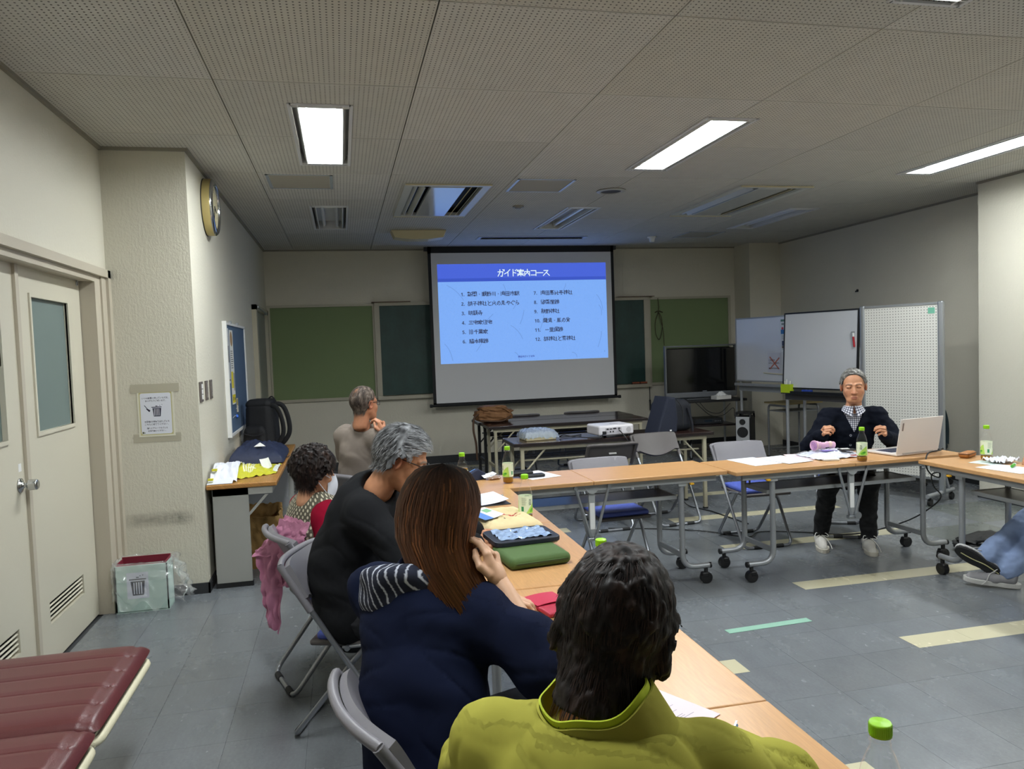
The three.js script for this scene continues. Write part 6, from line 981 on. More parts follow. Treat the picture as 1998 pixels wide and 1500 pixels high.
    for (let s = 0; s < H.n; s++) {
      const u = rnd() * 2 - 1, a = rnd() * 2 * PI, q = Math.sqrt(1 - u * u); const dir = V(q * Math.cos(a), u, q * Math.sin(a)); let p = V(0, .02, -.012); let dd = .03; for (let k = 0; k < 14; k++) { dd = hf(p.x, p.y, p.z); p.addScaledVector(dir, -dd * .95 + 0); if (Math.abs(dd) < .0008) break; }
      if (Math.abs(hf(p.x, p.y, p.z)) > .01) continue; if (p.y < hairline(p.x, p.z, H) + .004) continue; if (H.bald && H.bald(p.x, p.y, p.z) < 0 && rnd() > (H.baldKeep ?? .12)) continue; if (Math.abs(p.x) > .066 && p.y < .018 && p.z > -.03 && p.z < .03) continue;
      const root = p.clone(), len = rr(H.len[0], H.len[1]) * (H.lenf ? H.lenf(root) : 1), seg = H.seg || 5, st = len / seg; let w0 = H.w || .0018; const off0 = t * .75 * (H.vol ? H.vol(p.x, p.y, p.z) : 1), lift = rr(0, H.lift || .006), jx = rr(-1, 1) * (H.mess || .3), jy = rr(-1, 1) * (H.mess || .3);
      const c = hc(root.x, root.y, root.z, rnd()), k0 = .7 + .55 * rnd(); const pts = []; let n = grad(p); p.addScaledVector(n, off0 * .6);
      for (let k = 0; k <= seg; k++) {
        n = grad(p); pts.push([p.clone(), n.clone()]); let f = H.flow ? H.flow(p, root, n, k / seg) : p.clone().sub(crown).addScaledVector(V(0, 1, 0), -.03); f.addScaledVector(n, -f.dot(n)).normalize(); f.x += jx * .5; f.y += jy * .3; f.z += jy * jx * .5; f.y -= (H.grav || 0) * k / seg; f.normalize(); const was = p; p = p.clone().addScaledVector(f, st); if (Math.abs(p.x) > .058 && Math.hypot((p.y + .014) / .036, (p.z + .006) / .03) < 1) { p = was.clone().addScaledVector(f, .0006); continue; } const d = hf(p.x, p.y, p.z), target = off0 + lift * (k + 1) / seg; if (d < target) p.addScaledVector(n, target - d); else if (!H.free) p.addScaledVector(n, (target - d) * .5);
      }
      const b0 = pos.length / 3; pts.forEach(([q, nn], k) => { const tg = (pts[Math.min(k + 1, seg)][0]).clone().sub(pts[Math.max(k - 1, 0)][0]).normalize(), sd = tg.cross(nn).normalize(), w = w0 * (1 - .75 * (k / seg) ** 2); pos.push(q.x - sd.x * w, q.y - sd.y * w, q.z - sd.z * w, q.x + sd.x * w, q.y + sd.y * w, q.z + sd.z * w); for (let e = 0; e < 2; e++) { nor.push(nn.x, nn.y, nn.z); col.push(c[0] * k0, c[1] * k0, c[2] * k0); } if (k) { const i = b0 + k * 2; idx.push(i - 2, i - 1, i, i - 1, i + 1, i); } });
    }
    const g = new THREE.BufferGeometry(); g.setAttribute('position', new THREE.Float32BufferAttribute(pos, 3)); g.setAttribute('normal', new THREE.Float32BufferAttribute(nor, 3)); g.setAttribute('color', new THREE.Float32BufferAttribute(col, 3)); g.setAttribute('uv', new THREE.Float32BufferAttribute(new Float32Array(pos.length / 3 * 2), 2)); g.setIndex(idx); gs.push(g);
    for (const q of gs) q.applyMatrix4(HM); if (H.more) gs.push(...H.more(HM, org)); part(P, 'hair', gs, phys({ color: 0xffffff, roughness: (H.gloss ?? .45) + .18, specularIntensity: .45, vertexColors: true, side: THREE.DoubleSide }));
  }
  if (o.glasses) {
    const G = o.glasses, m = std(G, .35, { metalness: .4 }), g = []; for (const s of [-1, 1]) { g.push(mt(sweep([...Array(25)].map((_, k) => { const a = k / 24 * 2 * PI; return [Math.sign(Math.cos(a)) * Math.abs(Math.cos(a)) ** .7 * .023 + s * .031, Math.sign(Math.sin(a)) * Math.abs(Math.sin(a)) ** .7 * .015 - .008, .101 - .012 * Math.abs(Math.cos(a)) * (Math.cos(a) * s > 0 ? 1 : 0)]; }), .0016, 6)), rod([s * .054, 0, .09], [s * .08, .004, -.012], .0018, 6), rod([s * .08, .004, -.012], [s * .081, -.022, -.03], .0018, 6)); }
    g.push(cord([[-.008, -.005, .102], [0, -.001, .105], [.008, -.005, .102]], .0015, 8, 6)); for (const q of g) q.applyMatrix4(HM); const gl = part(P, 'glasses', g, m);
    part(gl, 'lens', [-1, 1].map(s => mt(new THREE.CircleGeometry(.02, 20), s * .031, -.008, .1).applyMatrix4(HM)), phys({ color: 0xffffff, roughness: .03, transmission: 1, thickness: 0, ior: 1.3 }));
  }
  return { P, J, HM, org, hf, tf, lo, hi, body };
}
const knit = (hex, o = {}) => phys({ color: hex, roughness: .95, specularIntensity: .25, bumpMap: rep(T_cloth, o.rep || 14), bumpScale: o.b || .0012 });
const hairC = (a, b, amt = .5) => { const A = lin(a), Bc = lin(b); return (x, y, z, r) => mixc(A, Bc, r < amt ? r * .6 : r); };
// ---------------------------------------------------------------- the people
const sho = (P, org, label, heel, toe, mat, soleM, up = [0, 1, 0], lace) => {
  const z = V(toe[0] - heel[0], toe[1] - heel[1], toe[2] - heel[2]).normalize(), y = V(...up).addScaledVector(z, -V(...up).dot(z)).normalize(), x = y.clone().cross(z), m = new THREE.Matrix4().makeBasis(x, y, z).setPosition(heel[0] - org[0], heel[1], heel[2] - org[2]);
  const s = part(P, 'shoe', shoeGeo().applyMatrix4(m), mat); part(s, 'sole', soleGeo().applyMatrix4(m), soleM);
  if (lace) { part(s, 'laces', [...[0, 1, 2, 3].map(k => cord([[-.018, .07 - k * .009, .09 + k * .022], [0, .079 - k * .0105, .092 + k * .022], [.018, .07 - k * .009, .09 + k * .022]], .003, 8, 5)), cord([[0, .088, .085], [.03, .1, .1], [.045, .085, .12], [.02, .082, .1], [0, .086, .085]], .0028, 20, 5), cord([[0, .088, .085], [-.03, .1, .1], [-.04, .08, .12], [-.015, .082, .1], [0, .086, .085]], .0028, 20, 5), cord([[0, .088, .085], [.03, .07, .13], [.055, .03, .15], [.06, .01, .17]], .0028, 16, 5)].map(g => g.applyMatrix4(m)), std(lace, .8)); }
  return { s, m };
};
{ // the speaker
  const f = [-.479, .878], cx = 3.508, cz = -4.72;
  const navy = knit(0x10141f, { rep: 18 });
  const cutV = (x, y, z) => { const X = x + 3.508 - cx + 0, wx = x + 3.51 - cx, wz = z - 4.79 - cz; const lx = wx * f[1] + wz * -f[0], fz = wx * f[0] + wz * f[1]; return [lx, fz]; };
  const R = person({ label: 'elderly man in a navy cardigan and checked shirt talking with both hands raised', pel: [3.51, .47, -4.79], wai: [3.51, .58, -4.79], che: [3.505, .76, -4.755], nec: [3.5, .9, -4.725], shL: [3.64, .855, -4.66], elL: [3.725, .66, -4.53], wrL: [3.475, .765, -4.37], shR: [3.372, .855, -4.805], elR: [3.165, .67, -4.72], wrR: [3.115, .77, -4.53], hiL: [3.57, .46, -4.73], knL: [3.31, .47, -4.32], anL: [3.385, .1, -4.42], hiR: [3.43, .46, -4.8], knR: [3.1, .47, -4.43], anR: [3.15, .1, -4.6],
    head: [3.478, 1.083, -4.68], hrot: [-.6, .06, .03], hs: 1.0, hf: { wide: 1.02, jaw: 1.15 }, skin: 0xc08a68, brow: 0x453b35, bulk: 1.02, inflate: .0, noTop: true, legMat: std(0x0e0f12, .85), hem: .05,
    handL: { dir: [-.45, .5, .6], up: [.85, .1, .5], curl: [.62, .66, .7, .72], thumb: .9 }, handR: { dir: [-.1, .55, .75], up: [-.85, .1, -.5], curl: [.62, .66, .7, .72], thumb: .9 },
    hair: { n: 5200, len: [.035, .06], w: .0014, t: .011, vol: (x, y, z) => .55 + .45 * sstep(.0, .06, y), seed: 41, front: .078, temple: .0, nape: -.05, crown: [-.01, .11, -.05], lift: .007, mess: .22, seg: 5, color: hairC(0x4a4845, 0xa9a7a2, .5), flow: (p, r) => r.z > -.02 && r.y > .05 ? V(r.x < .015 ? -1 : 1, -.1, .1 - r.z * 3) : V(p.x * 3, -1, -.25), grav: .2, gloss: .5 } });
  const { P, J, org, lo, hi, HM } = R; const side = [J.shR[0] - J.shL[0], 0, J.shR[2] - J.shL[2]];
  const topf = (inf, arms) => { const L = [econe(J.pel, J.wai, .14 + inf, .14 + inf, side, .78), econe(J.wai, J.che, .14 + inf, .15 + inf, side, .7), cone(J.shL, J.shR, .055 + inf, .055 + inf), cone(J.che, J.nec, .1 + inf, .052 + inf)]; if (arms) for (const s of ['L', 'R']) L.push(cone(J['sh' + s], J['el' + s], .06 + inf, .056 + inf), cone(J['el' + s], J['wr' + s], .056 + inf, .036 + inf)); return blend(L, .035); };
  const loc = (x, z) => { const wx = x - J.nec[0], wz = z - J.nec[2]; return [wx * f[1] - wz * f[0], wx * f[0] + wz * f[1]]; };
  const t0 = topf(.008, true), nh = cone(J.nec, [J.nec[0], 1.2, J.nec[2] + .02], .05, .075);
  const wr = (x, y, z) => .006 * (noise3(x * 8, y * 12, z * 8) + .6 * noise3(x * 17 + 3, y * 22, z * 17));
  const card = (x, y, z) => { const [a, b] = loc(x, z); let d = t0(x, y, z) + wr(x, y, z); d = smax(d, -nh(x, y, z), .008); if (b > -.03) { const v = Math.abs(a) - Math.max(-.02, (y - .755) * .46); d = smax(d, -v * .9, .004); } return d; };
  const cg = part(P, 'cardigan', nets(card, lo, hi, .0075), navy);
  const cv = canvas(64, 64), c = cv.getContext('2d'); c.fillStyle = '#d5d6dc'; c.fillRect(0, 0, 64, 64); c.fillStyle = 'rgba(40,42,66,.55)'; c.fillRect(0, 0, 26, 64); c.fillRect(0, 0, 64, 26); c.fillStyle = 'rgba(30,32,52,.75)'; c.fillRect(0, 0, 26, 26);
  const ck = std(0xffffff, .8, { map: (() => { const t = canTex(cv); t.wrapS = t.wrapT = THREE.RepeatWrapping; t.repeat.set(75, 75); return t; })() });
  const ts = topf(-.004, false); part(P, 'shirt', nets((x, y, z) => smax(ts(x, y, z), -nh(x, y, z), .008), lo, hi, .009, null, (x, y, z) => [loc(x, z)[0], y]), ck);
  // collar flaps, buttons
  const bm = new THREE.Matrix4().makeRotationY(Math.atan2(f[0], f[1])).setPosition(J.nec[0], J.nec[1], J.nec[2]);
  for (const s of [-1, 1]) { const g = sheet((u, v) => { const a = s * lerp(.0, 1.9, u), r = .056 + .018 * v; return [Math.sin(a) * r + s * .016 * (1 - u) * v, .04 - .03 * v - (1 - u) ** 2 * .045 * v, Math.cos(a) * r + .012 + (1 - u) * .016 + .012 * v * (1 - u)]; }, 14, 6, .003); const uv = g.attributes.uv; for (let i = 0; i < uv.count; i++) uv.setXY(i, uv.getX(i) * .1, uv.getY(i) * .05); part(P, 'shirt_collar', g.applyMatrix4(bm), ck); }
  for (const y of [.735, .665, .6]) { let q = .3; const dir = V(f[0], 0, f[1]); let p = V(J.nec[0], y, J.nec[2] - .05).addScaledVector(dir, q); for (let k = 0; k < 40; k++) { const d = card(p.x, p.y, p.z); p.addScaledVector(dir, -d * .7); } part(P, 'button', mt(new THREE.TorusGeometry(.006, .0022, 6, 14), 0, 0, 0, 0, Math.atan2(f[0], f[1])).translate(p.x, p.y, p.z), std(0x8d9098, .4)); }
  const wh = std(0xc9c6bf, .7), so = std(0xb7b2a5, .7); sho(P, org, '', [3.165, 0, -4.645], [3.05, 0, -4.42], wh, so, [0, 1, 0], 0xdad8d2); sho(P, org, '', [3.405, 0, -4.47], [3.285, 0, -4.24], wh, so, [0, 1, 0], 0xdad8d2);
}
{ // balding man at the far end of the tables
  person({ label: 'balding man in a grey T-shirt with glasses resting his chin on his hand', seed: 3, pel: [.06, .47, -5.02], wai: [.06, .6, -5.0], che: [.085, .79, -4.985], nec: [.1, .965, -4.97], shL: [-.0, .89, -5.1], elL: [0, .67, -5.2], wrL: [.2, .69, -5.1], shR: [.205, .89, -4.85], elR: [.335, .8, -4.755], wrR: [.235, .93, -4.8], hiL: [.02, .46, -5.08], knL: [.33, .45, -5.35], anL: [.33, .1, -5.3], hiR: [.12, .46, -4.98], knR: [.42, .45, -5.2], anR: [.4, .1, -5.15],
    head: [.125, 1.115, -4.93], hrot: [2.25, -.02, 0], hs: .94, skin: 0xb57c5c, bulk: .98, shortSleeve: true, inflate: .014, fold: .005, topName: 't_shirt', topMat: knit(0x857b73, { rep: 16 }), legMat: std(0x2a2c33, .85), glasses: 0x22242a, armk: .95,
    handR: { dir: [-.25, .9, -.25], up: [.7, .1, .6], curl: [.5, .55, .6, .65], thumb: .6 },
    hair: { n: 4600, len: [.025, .045], w: .0012, t: .007, seed: 51, front: .085, temple: .02, nape: -.055, crown: [0, .1, -.035], lift: .003, mess: .12, color: hairC(0x2e2622, 0x7a6d63, .5), flow: (p, r) => V(p.x * 2.5, -1, -.5), grav: .1, rough: .002, bald: (x, y, z) => (Math.hypot((x + .01) / .03, (y - .085) / .04, (z + .08) / .035) - 1) * .03, baldKeep: .55 } });
}
{ // woman with the mask
  const f = [.91, -.413], crim = knit(0x9c1433, { rep: 16 });
  const R = person({ label: 'elderly woman with short dark hair, white mask and a dotted waistcoat', seed: 9, pel: [-.17, .45, -3.62], wai: [-.185, .55, -3.65], che: [-.165, .66, -3.68], nec: [-.145, .755, -3.66], shL: [-.215, .7, -3.79], elL: [-.12, .52, -3.85], wrL: [.05, .5, -3.8], shR: [-.1, .7, -3.55], elR: [-.095, .545, -3.475], wrR: [-.165, .43, -3.53], hiL: [-.17, .44, -3.7], knL: [.16, .43, -3.82], anL: [.18, .1, -3.8], hiR: [-.12, .44, -3.58], knR: [.2, .43, -3.68], anR: [.2, .1, -3.65],
    head: [-.145, .888, -3.645], hrot: [1.95, .08, 0], hs: .9, skin: 0xbd8a6a, bulk: .94, inflate: .006, fold: .003, neckHole: .042, topMat: crim, legMat: std(0x26262c, .85), handR: { dir: [-.3, -.9, -.2], up: [-.6, .1, .7], curl: [.35, .4, .45, .5], thumb: .4 },
    hair: { n: 9000, len: [.03, .05], w: .0014, t: .034, seed: 61, front: .06, temple: .0, nape: -.075, crown: [.01, .12, -.05], lift: .008, mess: .7, rough: .009, vol: (x, y, z) => .55 + .6 * sstep(-.06, .05, y), color: hairC(0x120e0f, 0x3a2a24, .75), gloss: .38 } });
  const { P, J, HM, lo, hi } = R; const side = [J.shR[0] - J.shL[0], 0, J.shR[2] - J.shL[2]];
  const cv = canvas(96, 96), c = cv.getContext('2d'); c.fillStyle = '#5d594c'; c.fillRect(0, 0, 96, 96); c.fillStyle = '#cfc9b2'; for (const [x, y] of [[24, 24], [72, 72]]) { c.beginPath(); c.ellipse(x, y, 17, 22, .2, 0, 7); c.fill(); } const t = canTex(cv); t.wrapS = t.wrapT = THREE.RepeatWrapping; t.repeat.set(40, 34);
  const vt = blend([econe(J.pel, J.wai, .148, .15, side, .84), econe(J.wai, J.che, .152, .158, side, .76), cone([lerp(J.shL[0], J.nec[0], .32), J.shL[1] + .01, lerp(J.shL[2], J.nec[2], .32)], [lerp(J.shR[0], J.nec[0], .32), J.shR[1] + .01, lerp(J.shR[2], J.nec[2], .32)], .07, .07), cone(J.che, J.nec, .118, .07)], .03), nh = cone(J.nec, [J.nec[0] + .03, 1.1, J.nec[2]], .052, .09), arm = ['L', 'R'].map(s => cone(J['sh' + s], J['el' + s], .066, .06));
  part(P, 'turtleneck', nets(cone(J.nec, [lerp(J.nec[0], HM.elements[12], .45), J.nec[1] + .035, lerp(J.nec[2], HM.elements[14], .45)], .058, .052), lo, hi, .007), crim); part(P, 'waistcoat', nets((x, y, z) => smax(smax(vt(x, y, z) + .003 * noise3(x * 14, y * 14, z * 14), -nh(x, y, z), .006), -Math.min(arm[0](x, y, z), arm[1](x, y, z)), .008), lo, hi, .007, null, (x, y, z) => [Math.atan2(x - J.che[0], z - J.che[2]) * .13, y]), std(0xffffff, .9, { map: t }));
  part(P, 'face_mask', [sheet((u, v) => { const a = lerp(-1.25, 1.25, u), y = lerp(.0, -.105, v), r = .082 - .012 * Math.abs(a) + .014 * Math.sin(v * PI) * Math.cos(a); return [Math.sin(a) * r * .86, y - .018, Math.cos(a) * r + .024]; }, 24, 12, .002), rod([.064, -.025, .055], [.08, .012, -.01], .0015, 5), rod([.055, -.105, .045], [.078, -.045, -.01], .0015, 5), rod([-.064, -.025, .055], [-.08, .012, -.01], .0022, 5), rod([-.055, -.105, .045], [-.078, -.045, -.01], .0022, 5)].map(g => g.applyMatrix4(HM)), std(0xdfe3ee, .8));
}
{ // grey haired man in profile
  const th = 1.42;
  person({ label: 'grey haired man with glasses in a dark jumper bending over the table', seed: 14, pel: [-.0, .47, -2.96], wai: [-.025, .62, -2.97], che: [.045, .8, -2.95], nec: [.118, .925, -2.92], shL: [.11, .855, -3.1], elL: [.27, .74, -3.12], wrL: [.48, .705, -2.98], shR: [.05, .85, -2.78], elR: [.2, .7, -2.68], wrR: [.44, .705, -2.78], hiL: [.03, .46, -3.05], knL: [.42, .45, -3.02], anL: [.4, .1, -3.05], hiR: [.03, .46, -2.88], knR: [.42, .45, -2.86], anR: [.4, .1, -2.86],
    head: [.205, 1.04, -2.86], hrot: [th, .42, 0], hs: 1.0, hf: { wide: 1.04, jaw: 1.25 }, skin: 0xbd8563, brow: 0x7d7872, bulk: 1.2, inflate: .016, fold: .007, neckHole: .058, topMat: knit(0x1e1f22, { rep: 16 }), legMat: std(0x1b1c22, .85), glasses: 0x2c2a2a, handL: { dir: [1, -.1, .3], up: [0, 1, 0], curl: [.3, .3, .35, .4], thumb: .3 }, handR: { dir: [1, -.1, .1], up: [0, 1, 0], curl: [.3, .3, .35, .4], thumb: .3 },
    hair: { n: 8500, len: [.035, .06], w: .0013, t: .017, seed: 71, front: .074, temple: -.005, nape: -.06, crown: [0, .1, -.06], lift: .016, mess: .3, seg: 5, rough: .004, color: (x, y, z, r) => mixc(lin(0x2f2f31), lin(0xcfd2d6), clamp(r * .62 + sstep(-.03, .07, z) * .5 - .14 + (y < .03 ? .12 : 0), 0, 1)), flow: (p, r) => r.z > -.03 && r.y > .03 ? V(p.x * 1.5, .25, 1) : V(p.x * 2, -1, -.35), lenf: (r) => r.y < .05 ? (r.z > -.06 ? .42 : .6) : 1, gloss: .42 } });
}
{ // woman with long hair and striped hood
  const R = person({ label: 'woman with long brown hair and a navy striped hood leaning her head on her hand', seed: 22, pel: [.16, .46, -1.74], wai: [.15, .6, -1.8], che: [.17, .745, -1.885], nec: [.2, .88, -1.94], shL: [.065, .795, -2.04], elL: [.16, .68, -2.2], wrL: [.4, .7, -2.16], shR: [.3, .79, -1.8], elR: [.425, .705, -1.655], wrR: [.352, .865, -1.815], hiL: [.16, .45, -1.83], knL: [.52, .45, -2.0], anL: [.5, .1, -2.0], hiR: [.2, .45, -1.68], knR: [.56, .45, -1.84], anR: [.54, .1, -1.82],
    head: [.238, 1.025, -1.935], hrot: [2.2, .12, .05], hs: .97, skin: 0xc49a7c, bulk: 1.1, inflate: .02, fold: .008, sleeve: .28, cuff: .05, neckHole: .06, topName: 'hoodie', topMat: knit(0x111830, { rep: 18 }), legMat: std(0x171b28, .85), armk: 1, handR: { dir: [-.2, .85, -.45], up: [.75, .1, .55], curl: [.25, .3, .4, .5], thumb: .5 }, handL: { dir: [1, 0, .2], up: [0, 1, 0], curl: [.3, .3, .3, .3], thumb: .3 },
    hair: { n: 900, len: [.05, .08], w: .002, t: .006, seed: 81, front: .078, temple: -.06, nape: -.1, crown: [0, .115, -.02], lift: .003, mess: .06, rough: .002, color: hairC(0x1a1210, 0x4a3322, .7), flow: (p, r) => V(p.x * 4, -.6, (p.z + .02) * 3), grav: .6, gloss: .32,
      more: (HM, org) => { // the fall of hair down the back
        const out = [], c0 = lin(0x1b1311), c1 = lin(0x7a4a2a), pos = [], nor = [], col = [], idx = []; reseed(812);
        const axis = V(.272, .8, -1.79).sub(V(...org)); const ctr = V(0, 0, 0).applyMatrix4(HM);
        for (let s = 0; s < 6500; s++) {
          const a = rr(-2.15, 2.15), dep = rr(.86, 1.03), start = V(Math.sin(a) * .012, .124, -.01 - .014 * Math.cos(a)).applyMatrix4(HM), q0 = V(Math.sin(a) * .062, .108, -.012 - .072 * Math.cos(a)).applyMatrix4(HM), q = V(Math.sin(a) * .096, .04, -.015 - .112 * Math.cos(a)).applyMatrix4(HM), m = V(Math.sin(a) * .097, -.085, -.02 - .1 * Math.cos(a)).applyMatrix4(HM), dy = rr(-.03, .05) + .05 * Math.abs(a) / 2, e = V(axis.x, .0, axis.z).add(V(Math.sin(a) * .082, 0, -.058 * Math.cos(a)).applyMatrix4(new THREE.Matrix4().extractRotation(HM))); e.y = .765 + dy * .6 + (Math.sin(a) > 0 ? .06 * Math.sin(a) : 0) ;
          const n = 11, cur = new THREE.CatmullRomCurve3([start, q0, q, m, e], false, 'centripetal').getPoints(n), b0 = pos.length / 3, k0 = .65 + .6 * rnd(), hl = rnd() < .16 ? .5 : 0; const out2 = cur.map(p => p.clone().sub(V(ctr.x, p.y, ctr.z)).normalize());
          cur.forEach((p, k) => { const t = k / n, w = .0021 * (1 - .5 * t * t), sd = V(-out2[k].z, 0, out2[k].x); const pp = p.clone().addScaledVector(out2[k], (dep - 1) * .07 + .004 * Math.sin(t * 9 + s)); pos.push(pp.x - sd.x * w, pp.y, pp.z - sd.z * w, pp.x + sd.x * w, pp.y, pp.z + sd.z * w); const c = mixc(c0, c1, clamp(t * .75 - .12 + hl * (.3 + t), 0, 1)); for (let z = 0; z < 2; z++) { nor.push(out2[k].x, .1, out2[k].z); col.push(c[0] * k0, c[1] * k0, c[2] * k0); } if (k) { const i = b0 + k * 2; idx.push(i - 2, i - 1, i, i - 1, i + 1, i); } });
        }
        const g = new THREE.BufferGeometry(); g.setAttribute('position', new THREE.Float32BufferAttribute(pos, 3)); g.setAttribute('normal', new THREE.Float32BufferAttribute(nor, 3)); g.setAttribute('color', new THREE.Float32BufferAttribute(col, 3)); g.setAttribute('uv', new THREE.Float32BufferAttribute(new Float32Array(pos.length / 3 * 2), 2)); g.setIndex(idx); out.push(g);
        return out;
      } } });
  const { P, J, lo, hi } = R; const dark = lin(0x151b30), wt = lin(0xc4c9d6); const sx = V(J.shR[0] - J.shL[0], 0, J.shR[2] - J.shL[2]).normalize(), fw = V(sx.z, 0, -sx.x); // fw points forward
  const hc = V(J.nec[0], J.nec[1] - .078, J.nec[2]).addScaledVector(fw, -.075).addScaledVector(sx, -.04);
  const e1 = ell([0, 0, 0], [.185, .1, .085]), fo = (x, y, z) => { const px = x - hc.x, py = y - hc.y, pz = z - hc.z; const u = px * sx.x + pz * sx.z, w = px * fw.x + pz * fw.z; const yy = py + .35 * w - .18 * u - .9 * u * u; return e1(u, yy, w + .25 * yy - 2.6 * u * u) + .006 * noise3(x * 12, y * 12, z * 12) + .004 * Math.sin(yy * 70 + u * 12); };
  part(P, 'striped_hood', nets(fo, [hc.x - .26, hc.y - .17, hc.z - .26], [hc.x + .26, hc.y + .19, hc.z + .26], .0036, (x, y, z) => { const px = x - hc.x, pz = z - hc.z, u = px * sx.x + pz * sx.z, w = px * fw.x + pz * fw.z; const s = (u * 1.05 + (y - hc.y) * .55 - .3 * w + .012 * noise3(x * 9, y * 9, z * 9)) / .025; return ((s % 1) + 1) % 1 < .2 ? wt : dark; }), std(0xffffff, .9, { vertexColors: true, bumpMap: rep(T_cloth, 16), bumpScale: .001 }));
}
{ // person in the green jacket
  const R = person({ label: 'person with short black hair in an olive green jacket writing at the table', seed: 33, pel: [.27, .47, -.84], wai: [.285, .6, -.89], che: [.325, .77, -.985], nec: [.362, .89, -1.045], shL: [.212, .82, -1.118], elL: [.21, .67, -1.33], wrL: [.45, .695, -1.38], shR: [.495, .8, -1.0], elR: [.64, .715, -1.06], wrR: [.632, .705, -1.2], hiL: [.24, .46, -.9], knL: [.5, .45, -1.2], anL: [.5, .1, -1.18], hiR: [.33, .46, -.82], knR: [.6, .45, -1.1], anR: [.6, .1, -1.08],
    head: [.388, 1.016, -1.085], hrot: [2.72, .3, .22], hs: .95, skin: 0xc07a56, bulk: 1.04, neckR: .042, inflate: .02, fold: .008, neckHole: .055, cell: .0075, topName: 'jacket', topMat: knit(0xaaa648, { rep: 22, b: .0007 }), legMat: std(0x20242c, .85), cuff: .036, handR: { dir: [.15, -.12, -.9], up: [.35, .9, 0], curl: [.42, .45, .5, .55], thumb: .5 }, handL: { dir: [1, 0, .1], up: [0, 1, 0], curl: [.3, .3, .3, .3], thumb: .3 },
    hair: { n: 15000, len: [.035, .065], w: .00105, t: .016, seed: 91, front: .075, temple: .0, nape: -.138, crown: [.008, .1, -.055], lift: .007, mess: .28, seg: 6, rough: .004, color: hairC(0x0d0a0b, 0x35251f, .7), flow: (p, r) => { const d = p.clone().sub(V(.008, .115, -.05)); const sw = V(-d.z, 0, d.x).multiplyScalar(.35 * Math.exp(-d.length() * 14)); return d.add(sw).add(V(0, -.035, 0)); }, lenf: (r) => r.y < -.05 ? .8 : 1, gloss: .36 } });
  const { P, J } = R; // standing collar with a brighter lining
  const ax = V(.388, 1.016, -1.085).sub(V(.27, 0, -.84)), n0 = V(...J.nec), up = V(0, -.1, -.035).applyMatrix4(R.HM).sub(n0).normalize(); n0.addScaledVector(up, .012); const m = new THREE.Matrix4().makeBasis(...(() => { const z = V(.326, 0, -.945).addScaledVector(up, -V(.326, 0, -.945).dot(up)).normalize(); return [up.clone().cross(z), up, z]; })()).setPosition(n0.x, n0.y - .03, n0.z);
  const col = (r0, r1, h0, h1, th) => sheet((u, v) => { const a = lerp(.35, 2 * PI - .35, u), b = Math.cos(a); const r = lerp(r0, r1, v) * (1 + .06 * Math.sin(a * 2)) ; return [Math.sin(a) * r * 1.08, lerp(h0, h1, v) * (1 + .12 * (1 - b) * .5) + .004 * Math.sin(a * 5), Math.cos(a) * r - .008]; }, 60, 12, th);
  part(P, 'collar', col(.098, .08, -.025, .066, .004).applyMatrix4(m), knit(0xaaa648, { rep: 22, b: .0007 })); part(P, 'collar_lining', col(.08, .074, .0, .074, .003).applyMatrix4(m), std(0xb0bf1e, .8));
}
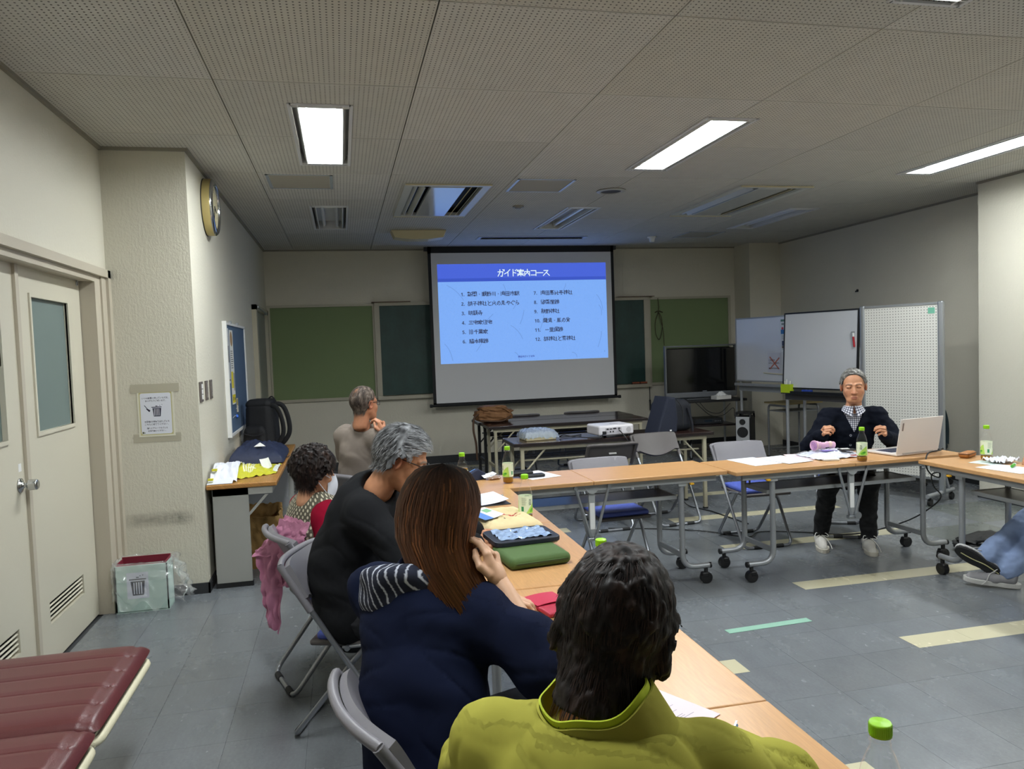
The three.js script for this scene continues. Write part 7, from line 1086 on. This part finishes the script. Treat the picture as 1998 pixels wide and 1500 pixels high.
{ // person in jeans beyond the right edge: only the legs show
  const R = person({ label: 'person in light blue jeans with crossed feet in grey sneakers', pel: [4.2, .47, -3.4], wai: [4.22, .6, -3.4], che: [4.22, .78, -3.4], nec: [4.2, .92, -3.4], shL: [4.22, .86, -3.24], elL: [4.1, .66, -3.2], wrL: [3.85, .72, -3.25], shR: [4.22, .86, -3.56], elR: [4.1, .66, -3.6], wrR: [3.85, .72, -3.55], hiL: [4.18, .46, -3.32], knL: [3.9, .4, -3.42], anL: [3.555, .1, -3.5], hiR: [4.18, .46, -3.48], knR: [3.9, .41, -3.58], anR: [3.5, .175, -3.565],
    head: [4.18, 1.1, -3.4], hrot: [-1.5, .1, 0], hs: .95, skin: 0xbd8a6a, inflate: .014, topMat: knit(0x4b5158), legMat: std(0x8194b8, .85, { bumpMap: rep(T_cloth, 16), bumpScale: .001 }), hem: .06, handL: { dir: [-1, 0, 0], up: [0, 1, 0], curl: [.3, .3, .3, .3], thumb: .3 }, handR: { dir: [-1, 0, 0], up: [0, 1, 0], curl: [.3, .3, .3, .3], thumb: .3 }, hair: { n: 1500, len: [.03, .05], w: .0016, t: .012, color: hairC(0x1c1917, 0x4a4440) } });
  const gm = std(0x8d8c8f, .8), bs = std(0x1a1a1d, .7), { P, org } = R;
  const a = sho(P, org, '', [3.505, .075, -3.495], [3.325, .215, -3.62], gm, bs, [.25, .6, -.75], 0xb9b7b5), b = sho(P, org, '', [3.585, .006, -3.47], [3.36, .03, -3.64], gm, std(0xb9b8b4, .7), [0, 1, .12], 0xb9b7b5);
  part(a.s, 'white_midsole', mt(soleGeo(), 0, .012, 0).applyMatrix4(a.m.clone()), std(0xc4c4c4, .6));
  const nz = []; for (const [p, q] of [[[-.012, 0], [-.012, .03]], [[-.012, .03], [.012, 0]], [[.012, 0], [.012, .03]]]) nz.push(rod([.036, .035 + p[1], .1 + p[0] * 1.1], [.034, .035 + q[1], .1 + q[0] * 1.1], .0028, 6)); part(a.s, 'letter_mark', nz.map(g => g.applyMatrix4(a.m)), std(0x2d2d33, .6));
  const nb = []; for (const [p, q] of [[[-.012, 0], [-.012, .03]], [[-.012, .03], [.012, 0]], [[.012, 0], [.012, .03]]]) nb.push(rod([-.036, .035 + p[1], .1 + p[0] * 1.1], [-.034, .035 + q[1], .1 + q[0] * 1.1], .0028, 6)); part(a.s, 'letter_mark', nb.map(g => g.applyMatrix4(a.m)), std(0x2d2d33, .6));
  part(a.s, 'tread_stripe', cord([[.006, -.002, .01], [.012, -.003, .09], [.0, -.003, .16], [-.004, -.002, .22]], .003, 20, 5).applyMatrix4(a.m), std(0xb5b184, .7));
}
{ // pink jacket over the back of the masked woman's chair
  const pk = std(0xc07f9c, .85, { bumpMap: rep(T_cloth, 18), bumpScale: .0008 }); const t = thing('pink_jacket', 'pink cotton jacket hanging over a folding chair back', 'jacket', [-.3, 0, -3.5]);
  const cl = (A, B, C, D, amp, s) => sheet((u, v) => { const p = [0, 1, 2].map(i => lerp(lerp(A[i], B[i], u), lerp(C[i], D[i], u), v)); const n = amp * (Math.sin(u * 9 + s + v * 2) * .6 + noise2(u * 3 + s, v * 4)) * sstep(0, .25, v); return [p[0] + .3 - n * .55, p[1] + .006 * noise2(u * 6, v * 6 + s), p[2] + 3.5 + n * .8]; }, 36, 44, .004);
  part(t, 'back_panel', [cl([-.31, .69, -3.6], [-.19, .685, -3.46], [-.35, .4, -3.53], [-.215, .43, -3.41], .02, 0)], pk);
  part(t, 'hanging_sleeve', [cl([-.42, .56, -3.58], [-.3, .62, -3.5], [-.385, .24, -3.53], [-.325, .2, -3.5], .016, 2)], pk);
  part(t, 'shoulder_fold', [cl([-.285, .7, -3.62], [-.17, .695, -3.44], [-.43, .535, -3.58], [-.22, .55, -3.42], .014, 5)], pk); part(t, 'second_sleeve', [cl([-.26, .6, -3.43], [-.2, .6, -3.41], [-.245, .4, -3.42], [-.215, .42, -3.4], .01, 7)], pk);
}
{ const m = std(0x17181b, .6, { bumpMap: rep(T_cloth, 8), bumpScale: .001 }); const t = thing('black_floor_bag', 'flat black bag lying on the floor behind the table leg', 'bag', [4.1, 0, -4.2], .25); part(t, 'body', mt(blobGeo(.22, .04, .12, 4), 0, .042, 0), m); part(t, 'handle', cord([[-.18, .06, .05], [-.2, .09, .09], [-.12, .08, .12], [-.1, .05, .1]], .008, 16), m); part(t, 'buckle', rbox(.03, .01, .02, .003, -.17, .07, .09), M.greySteel); }
renderer.render(scene, camera);
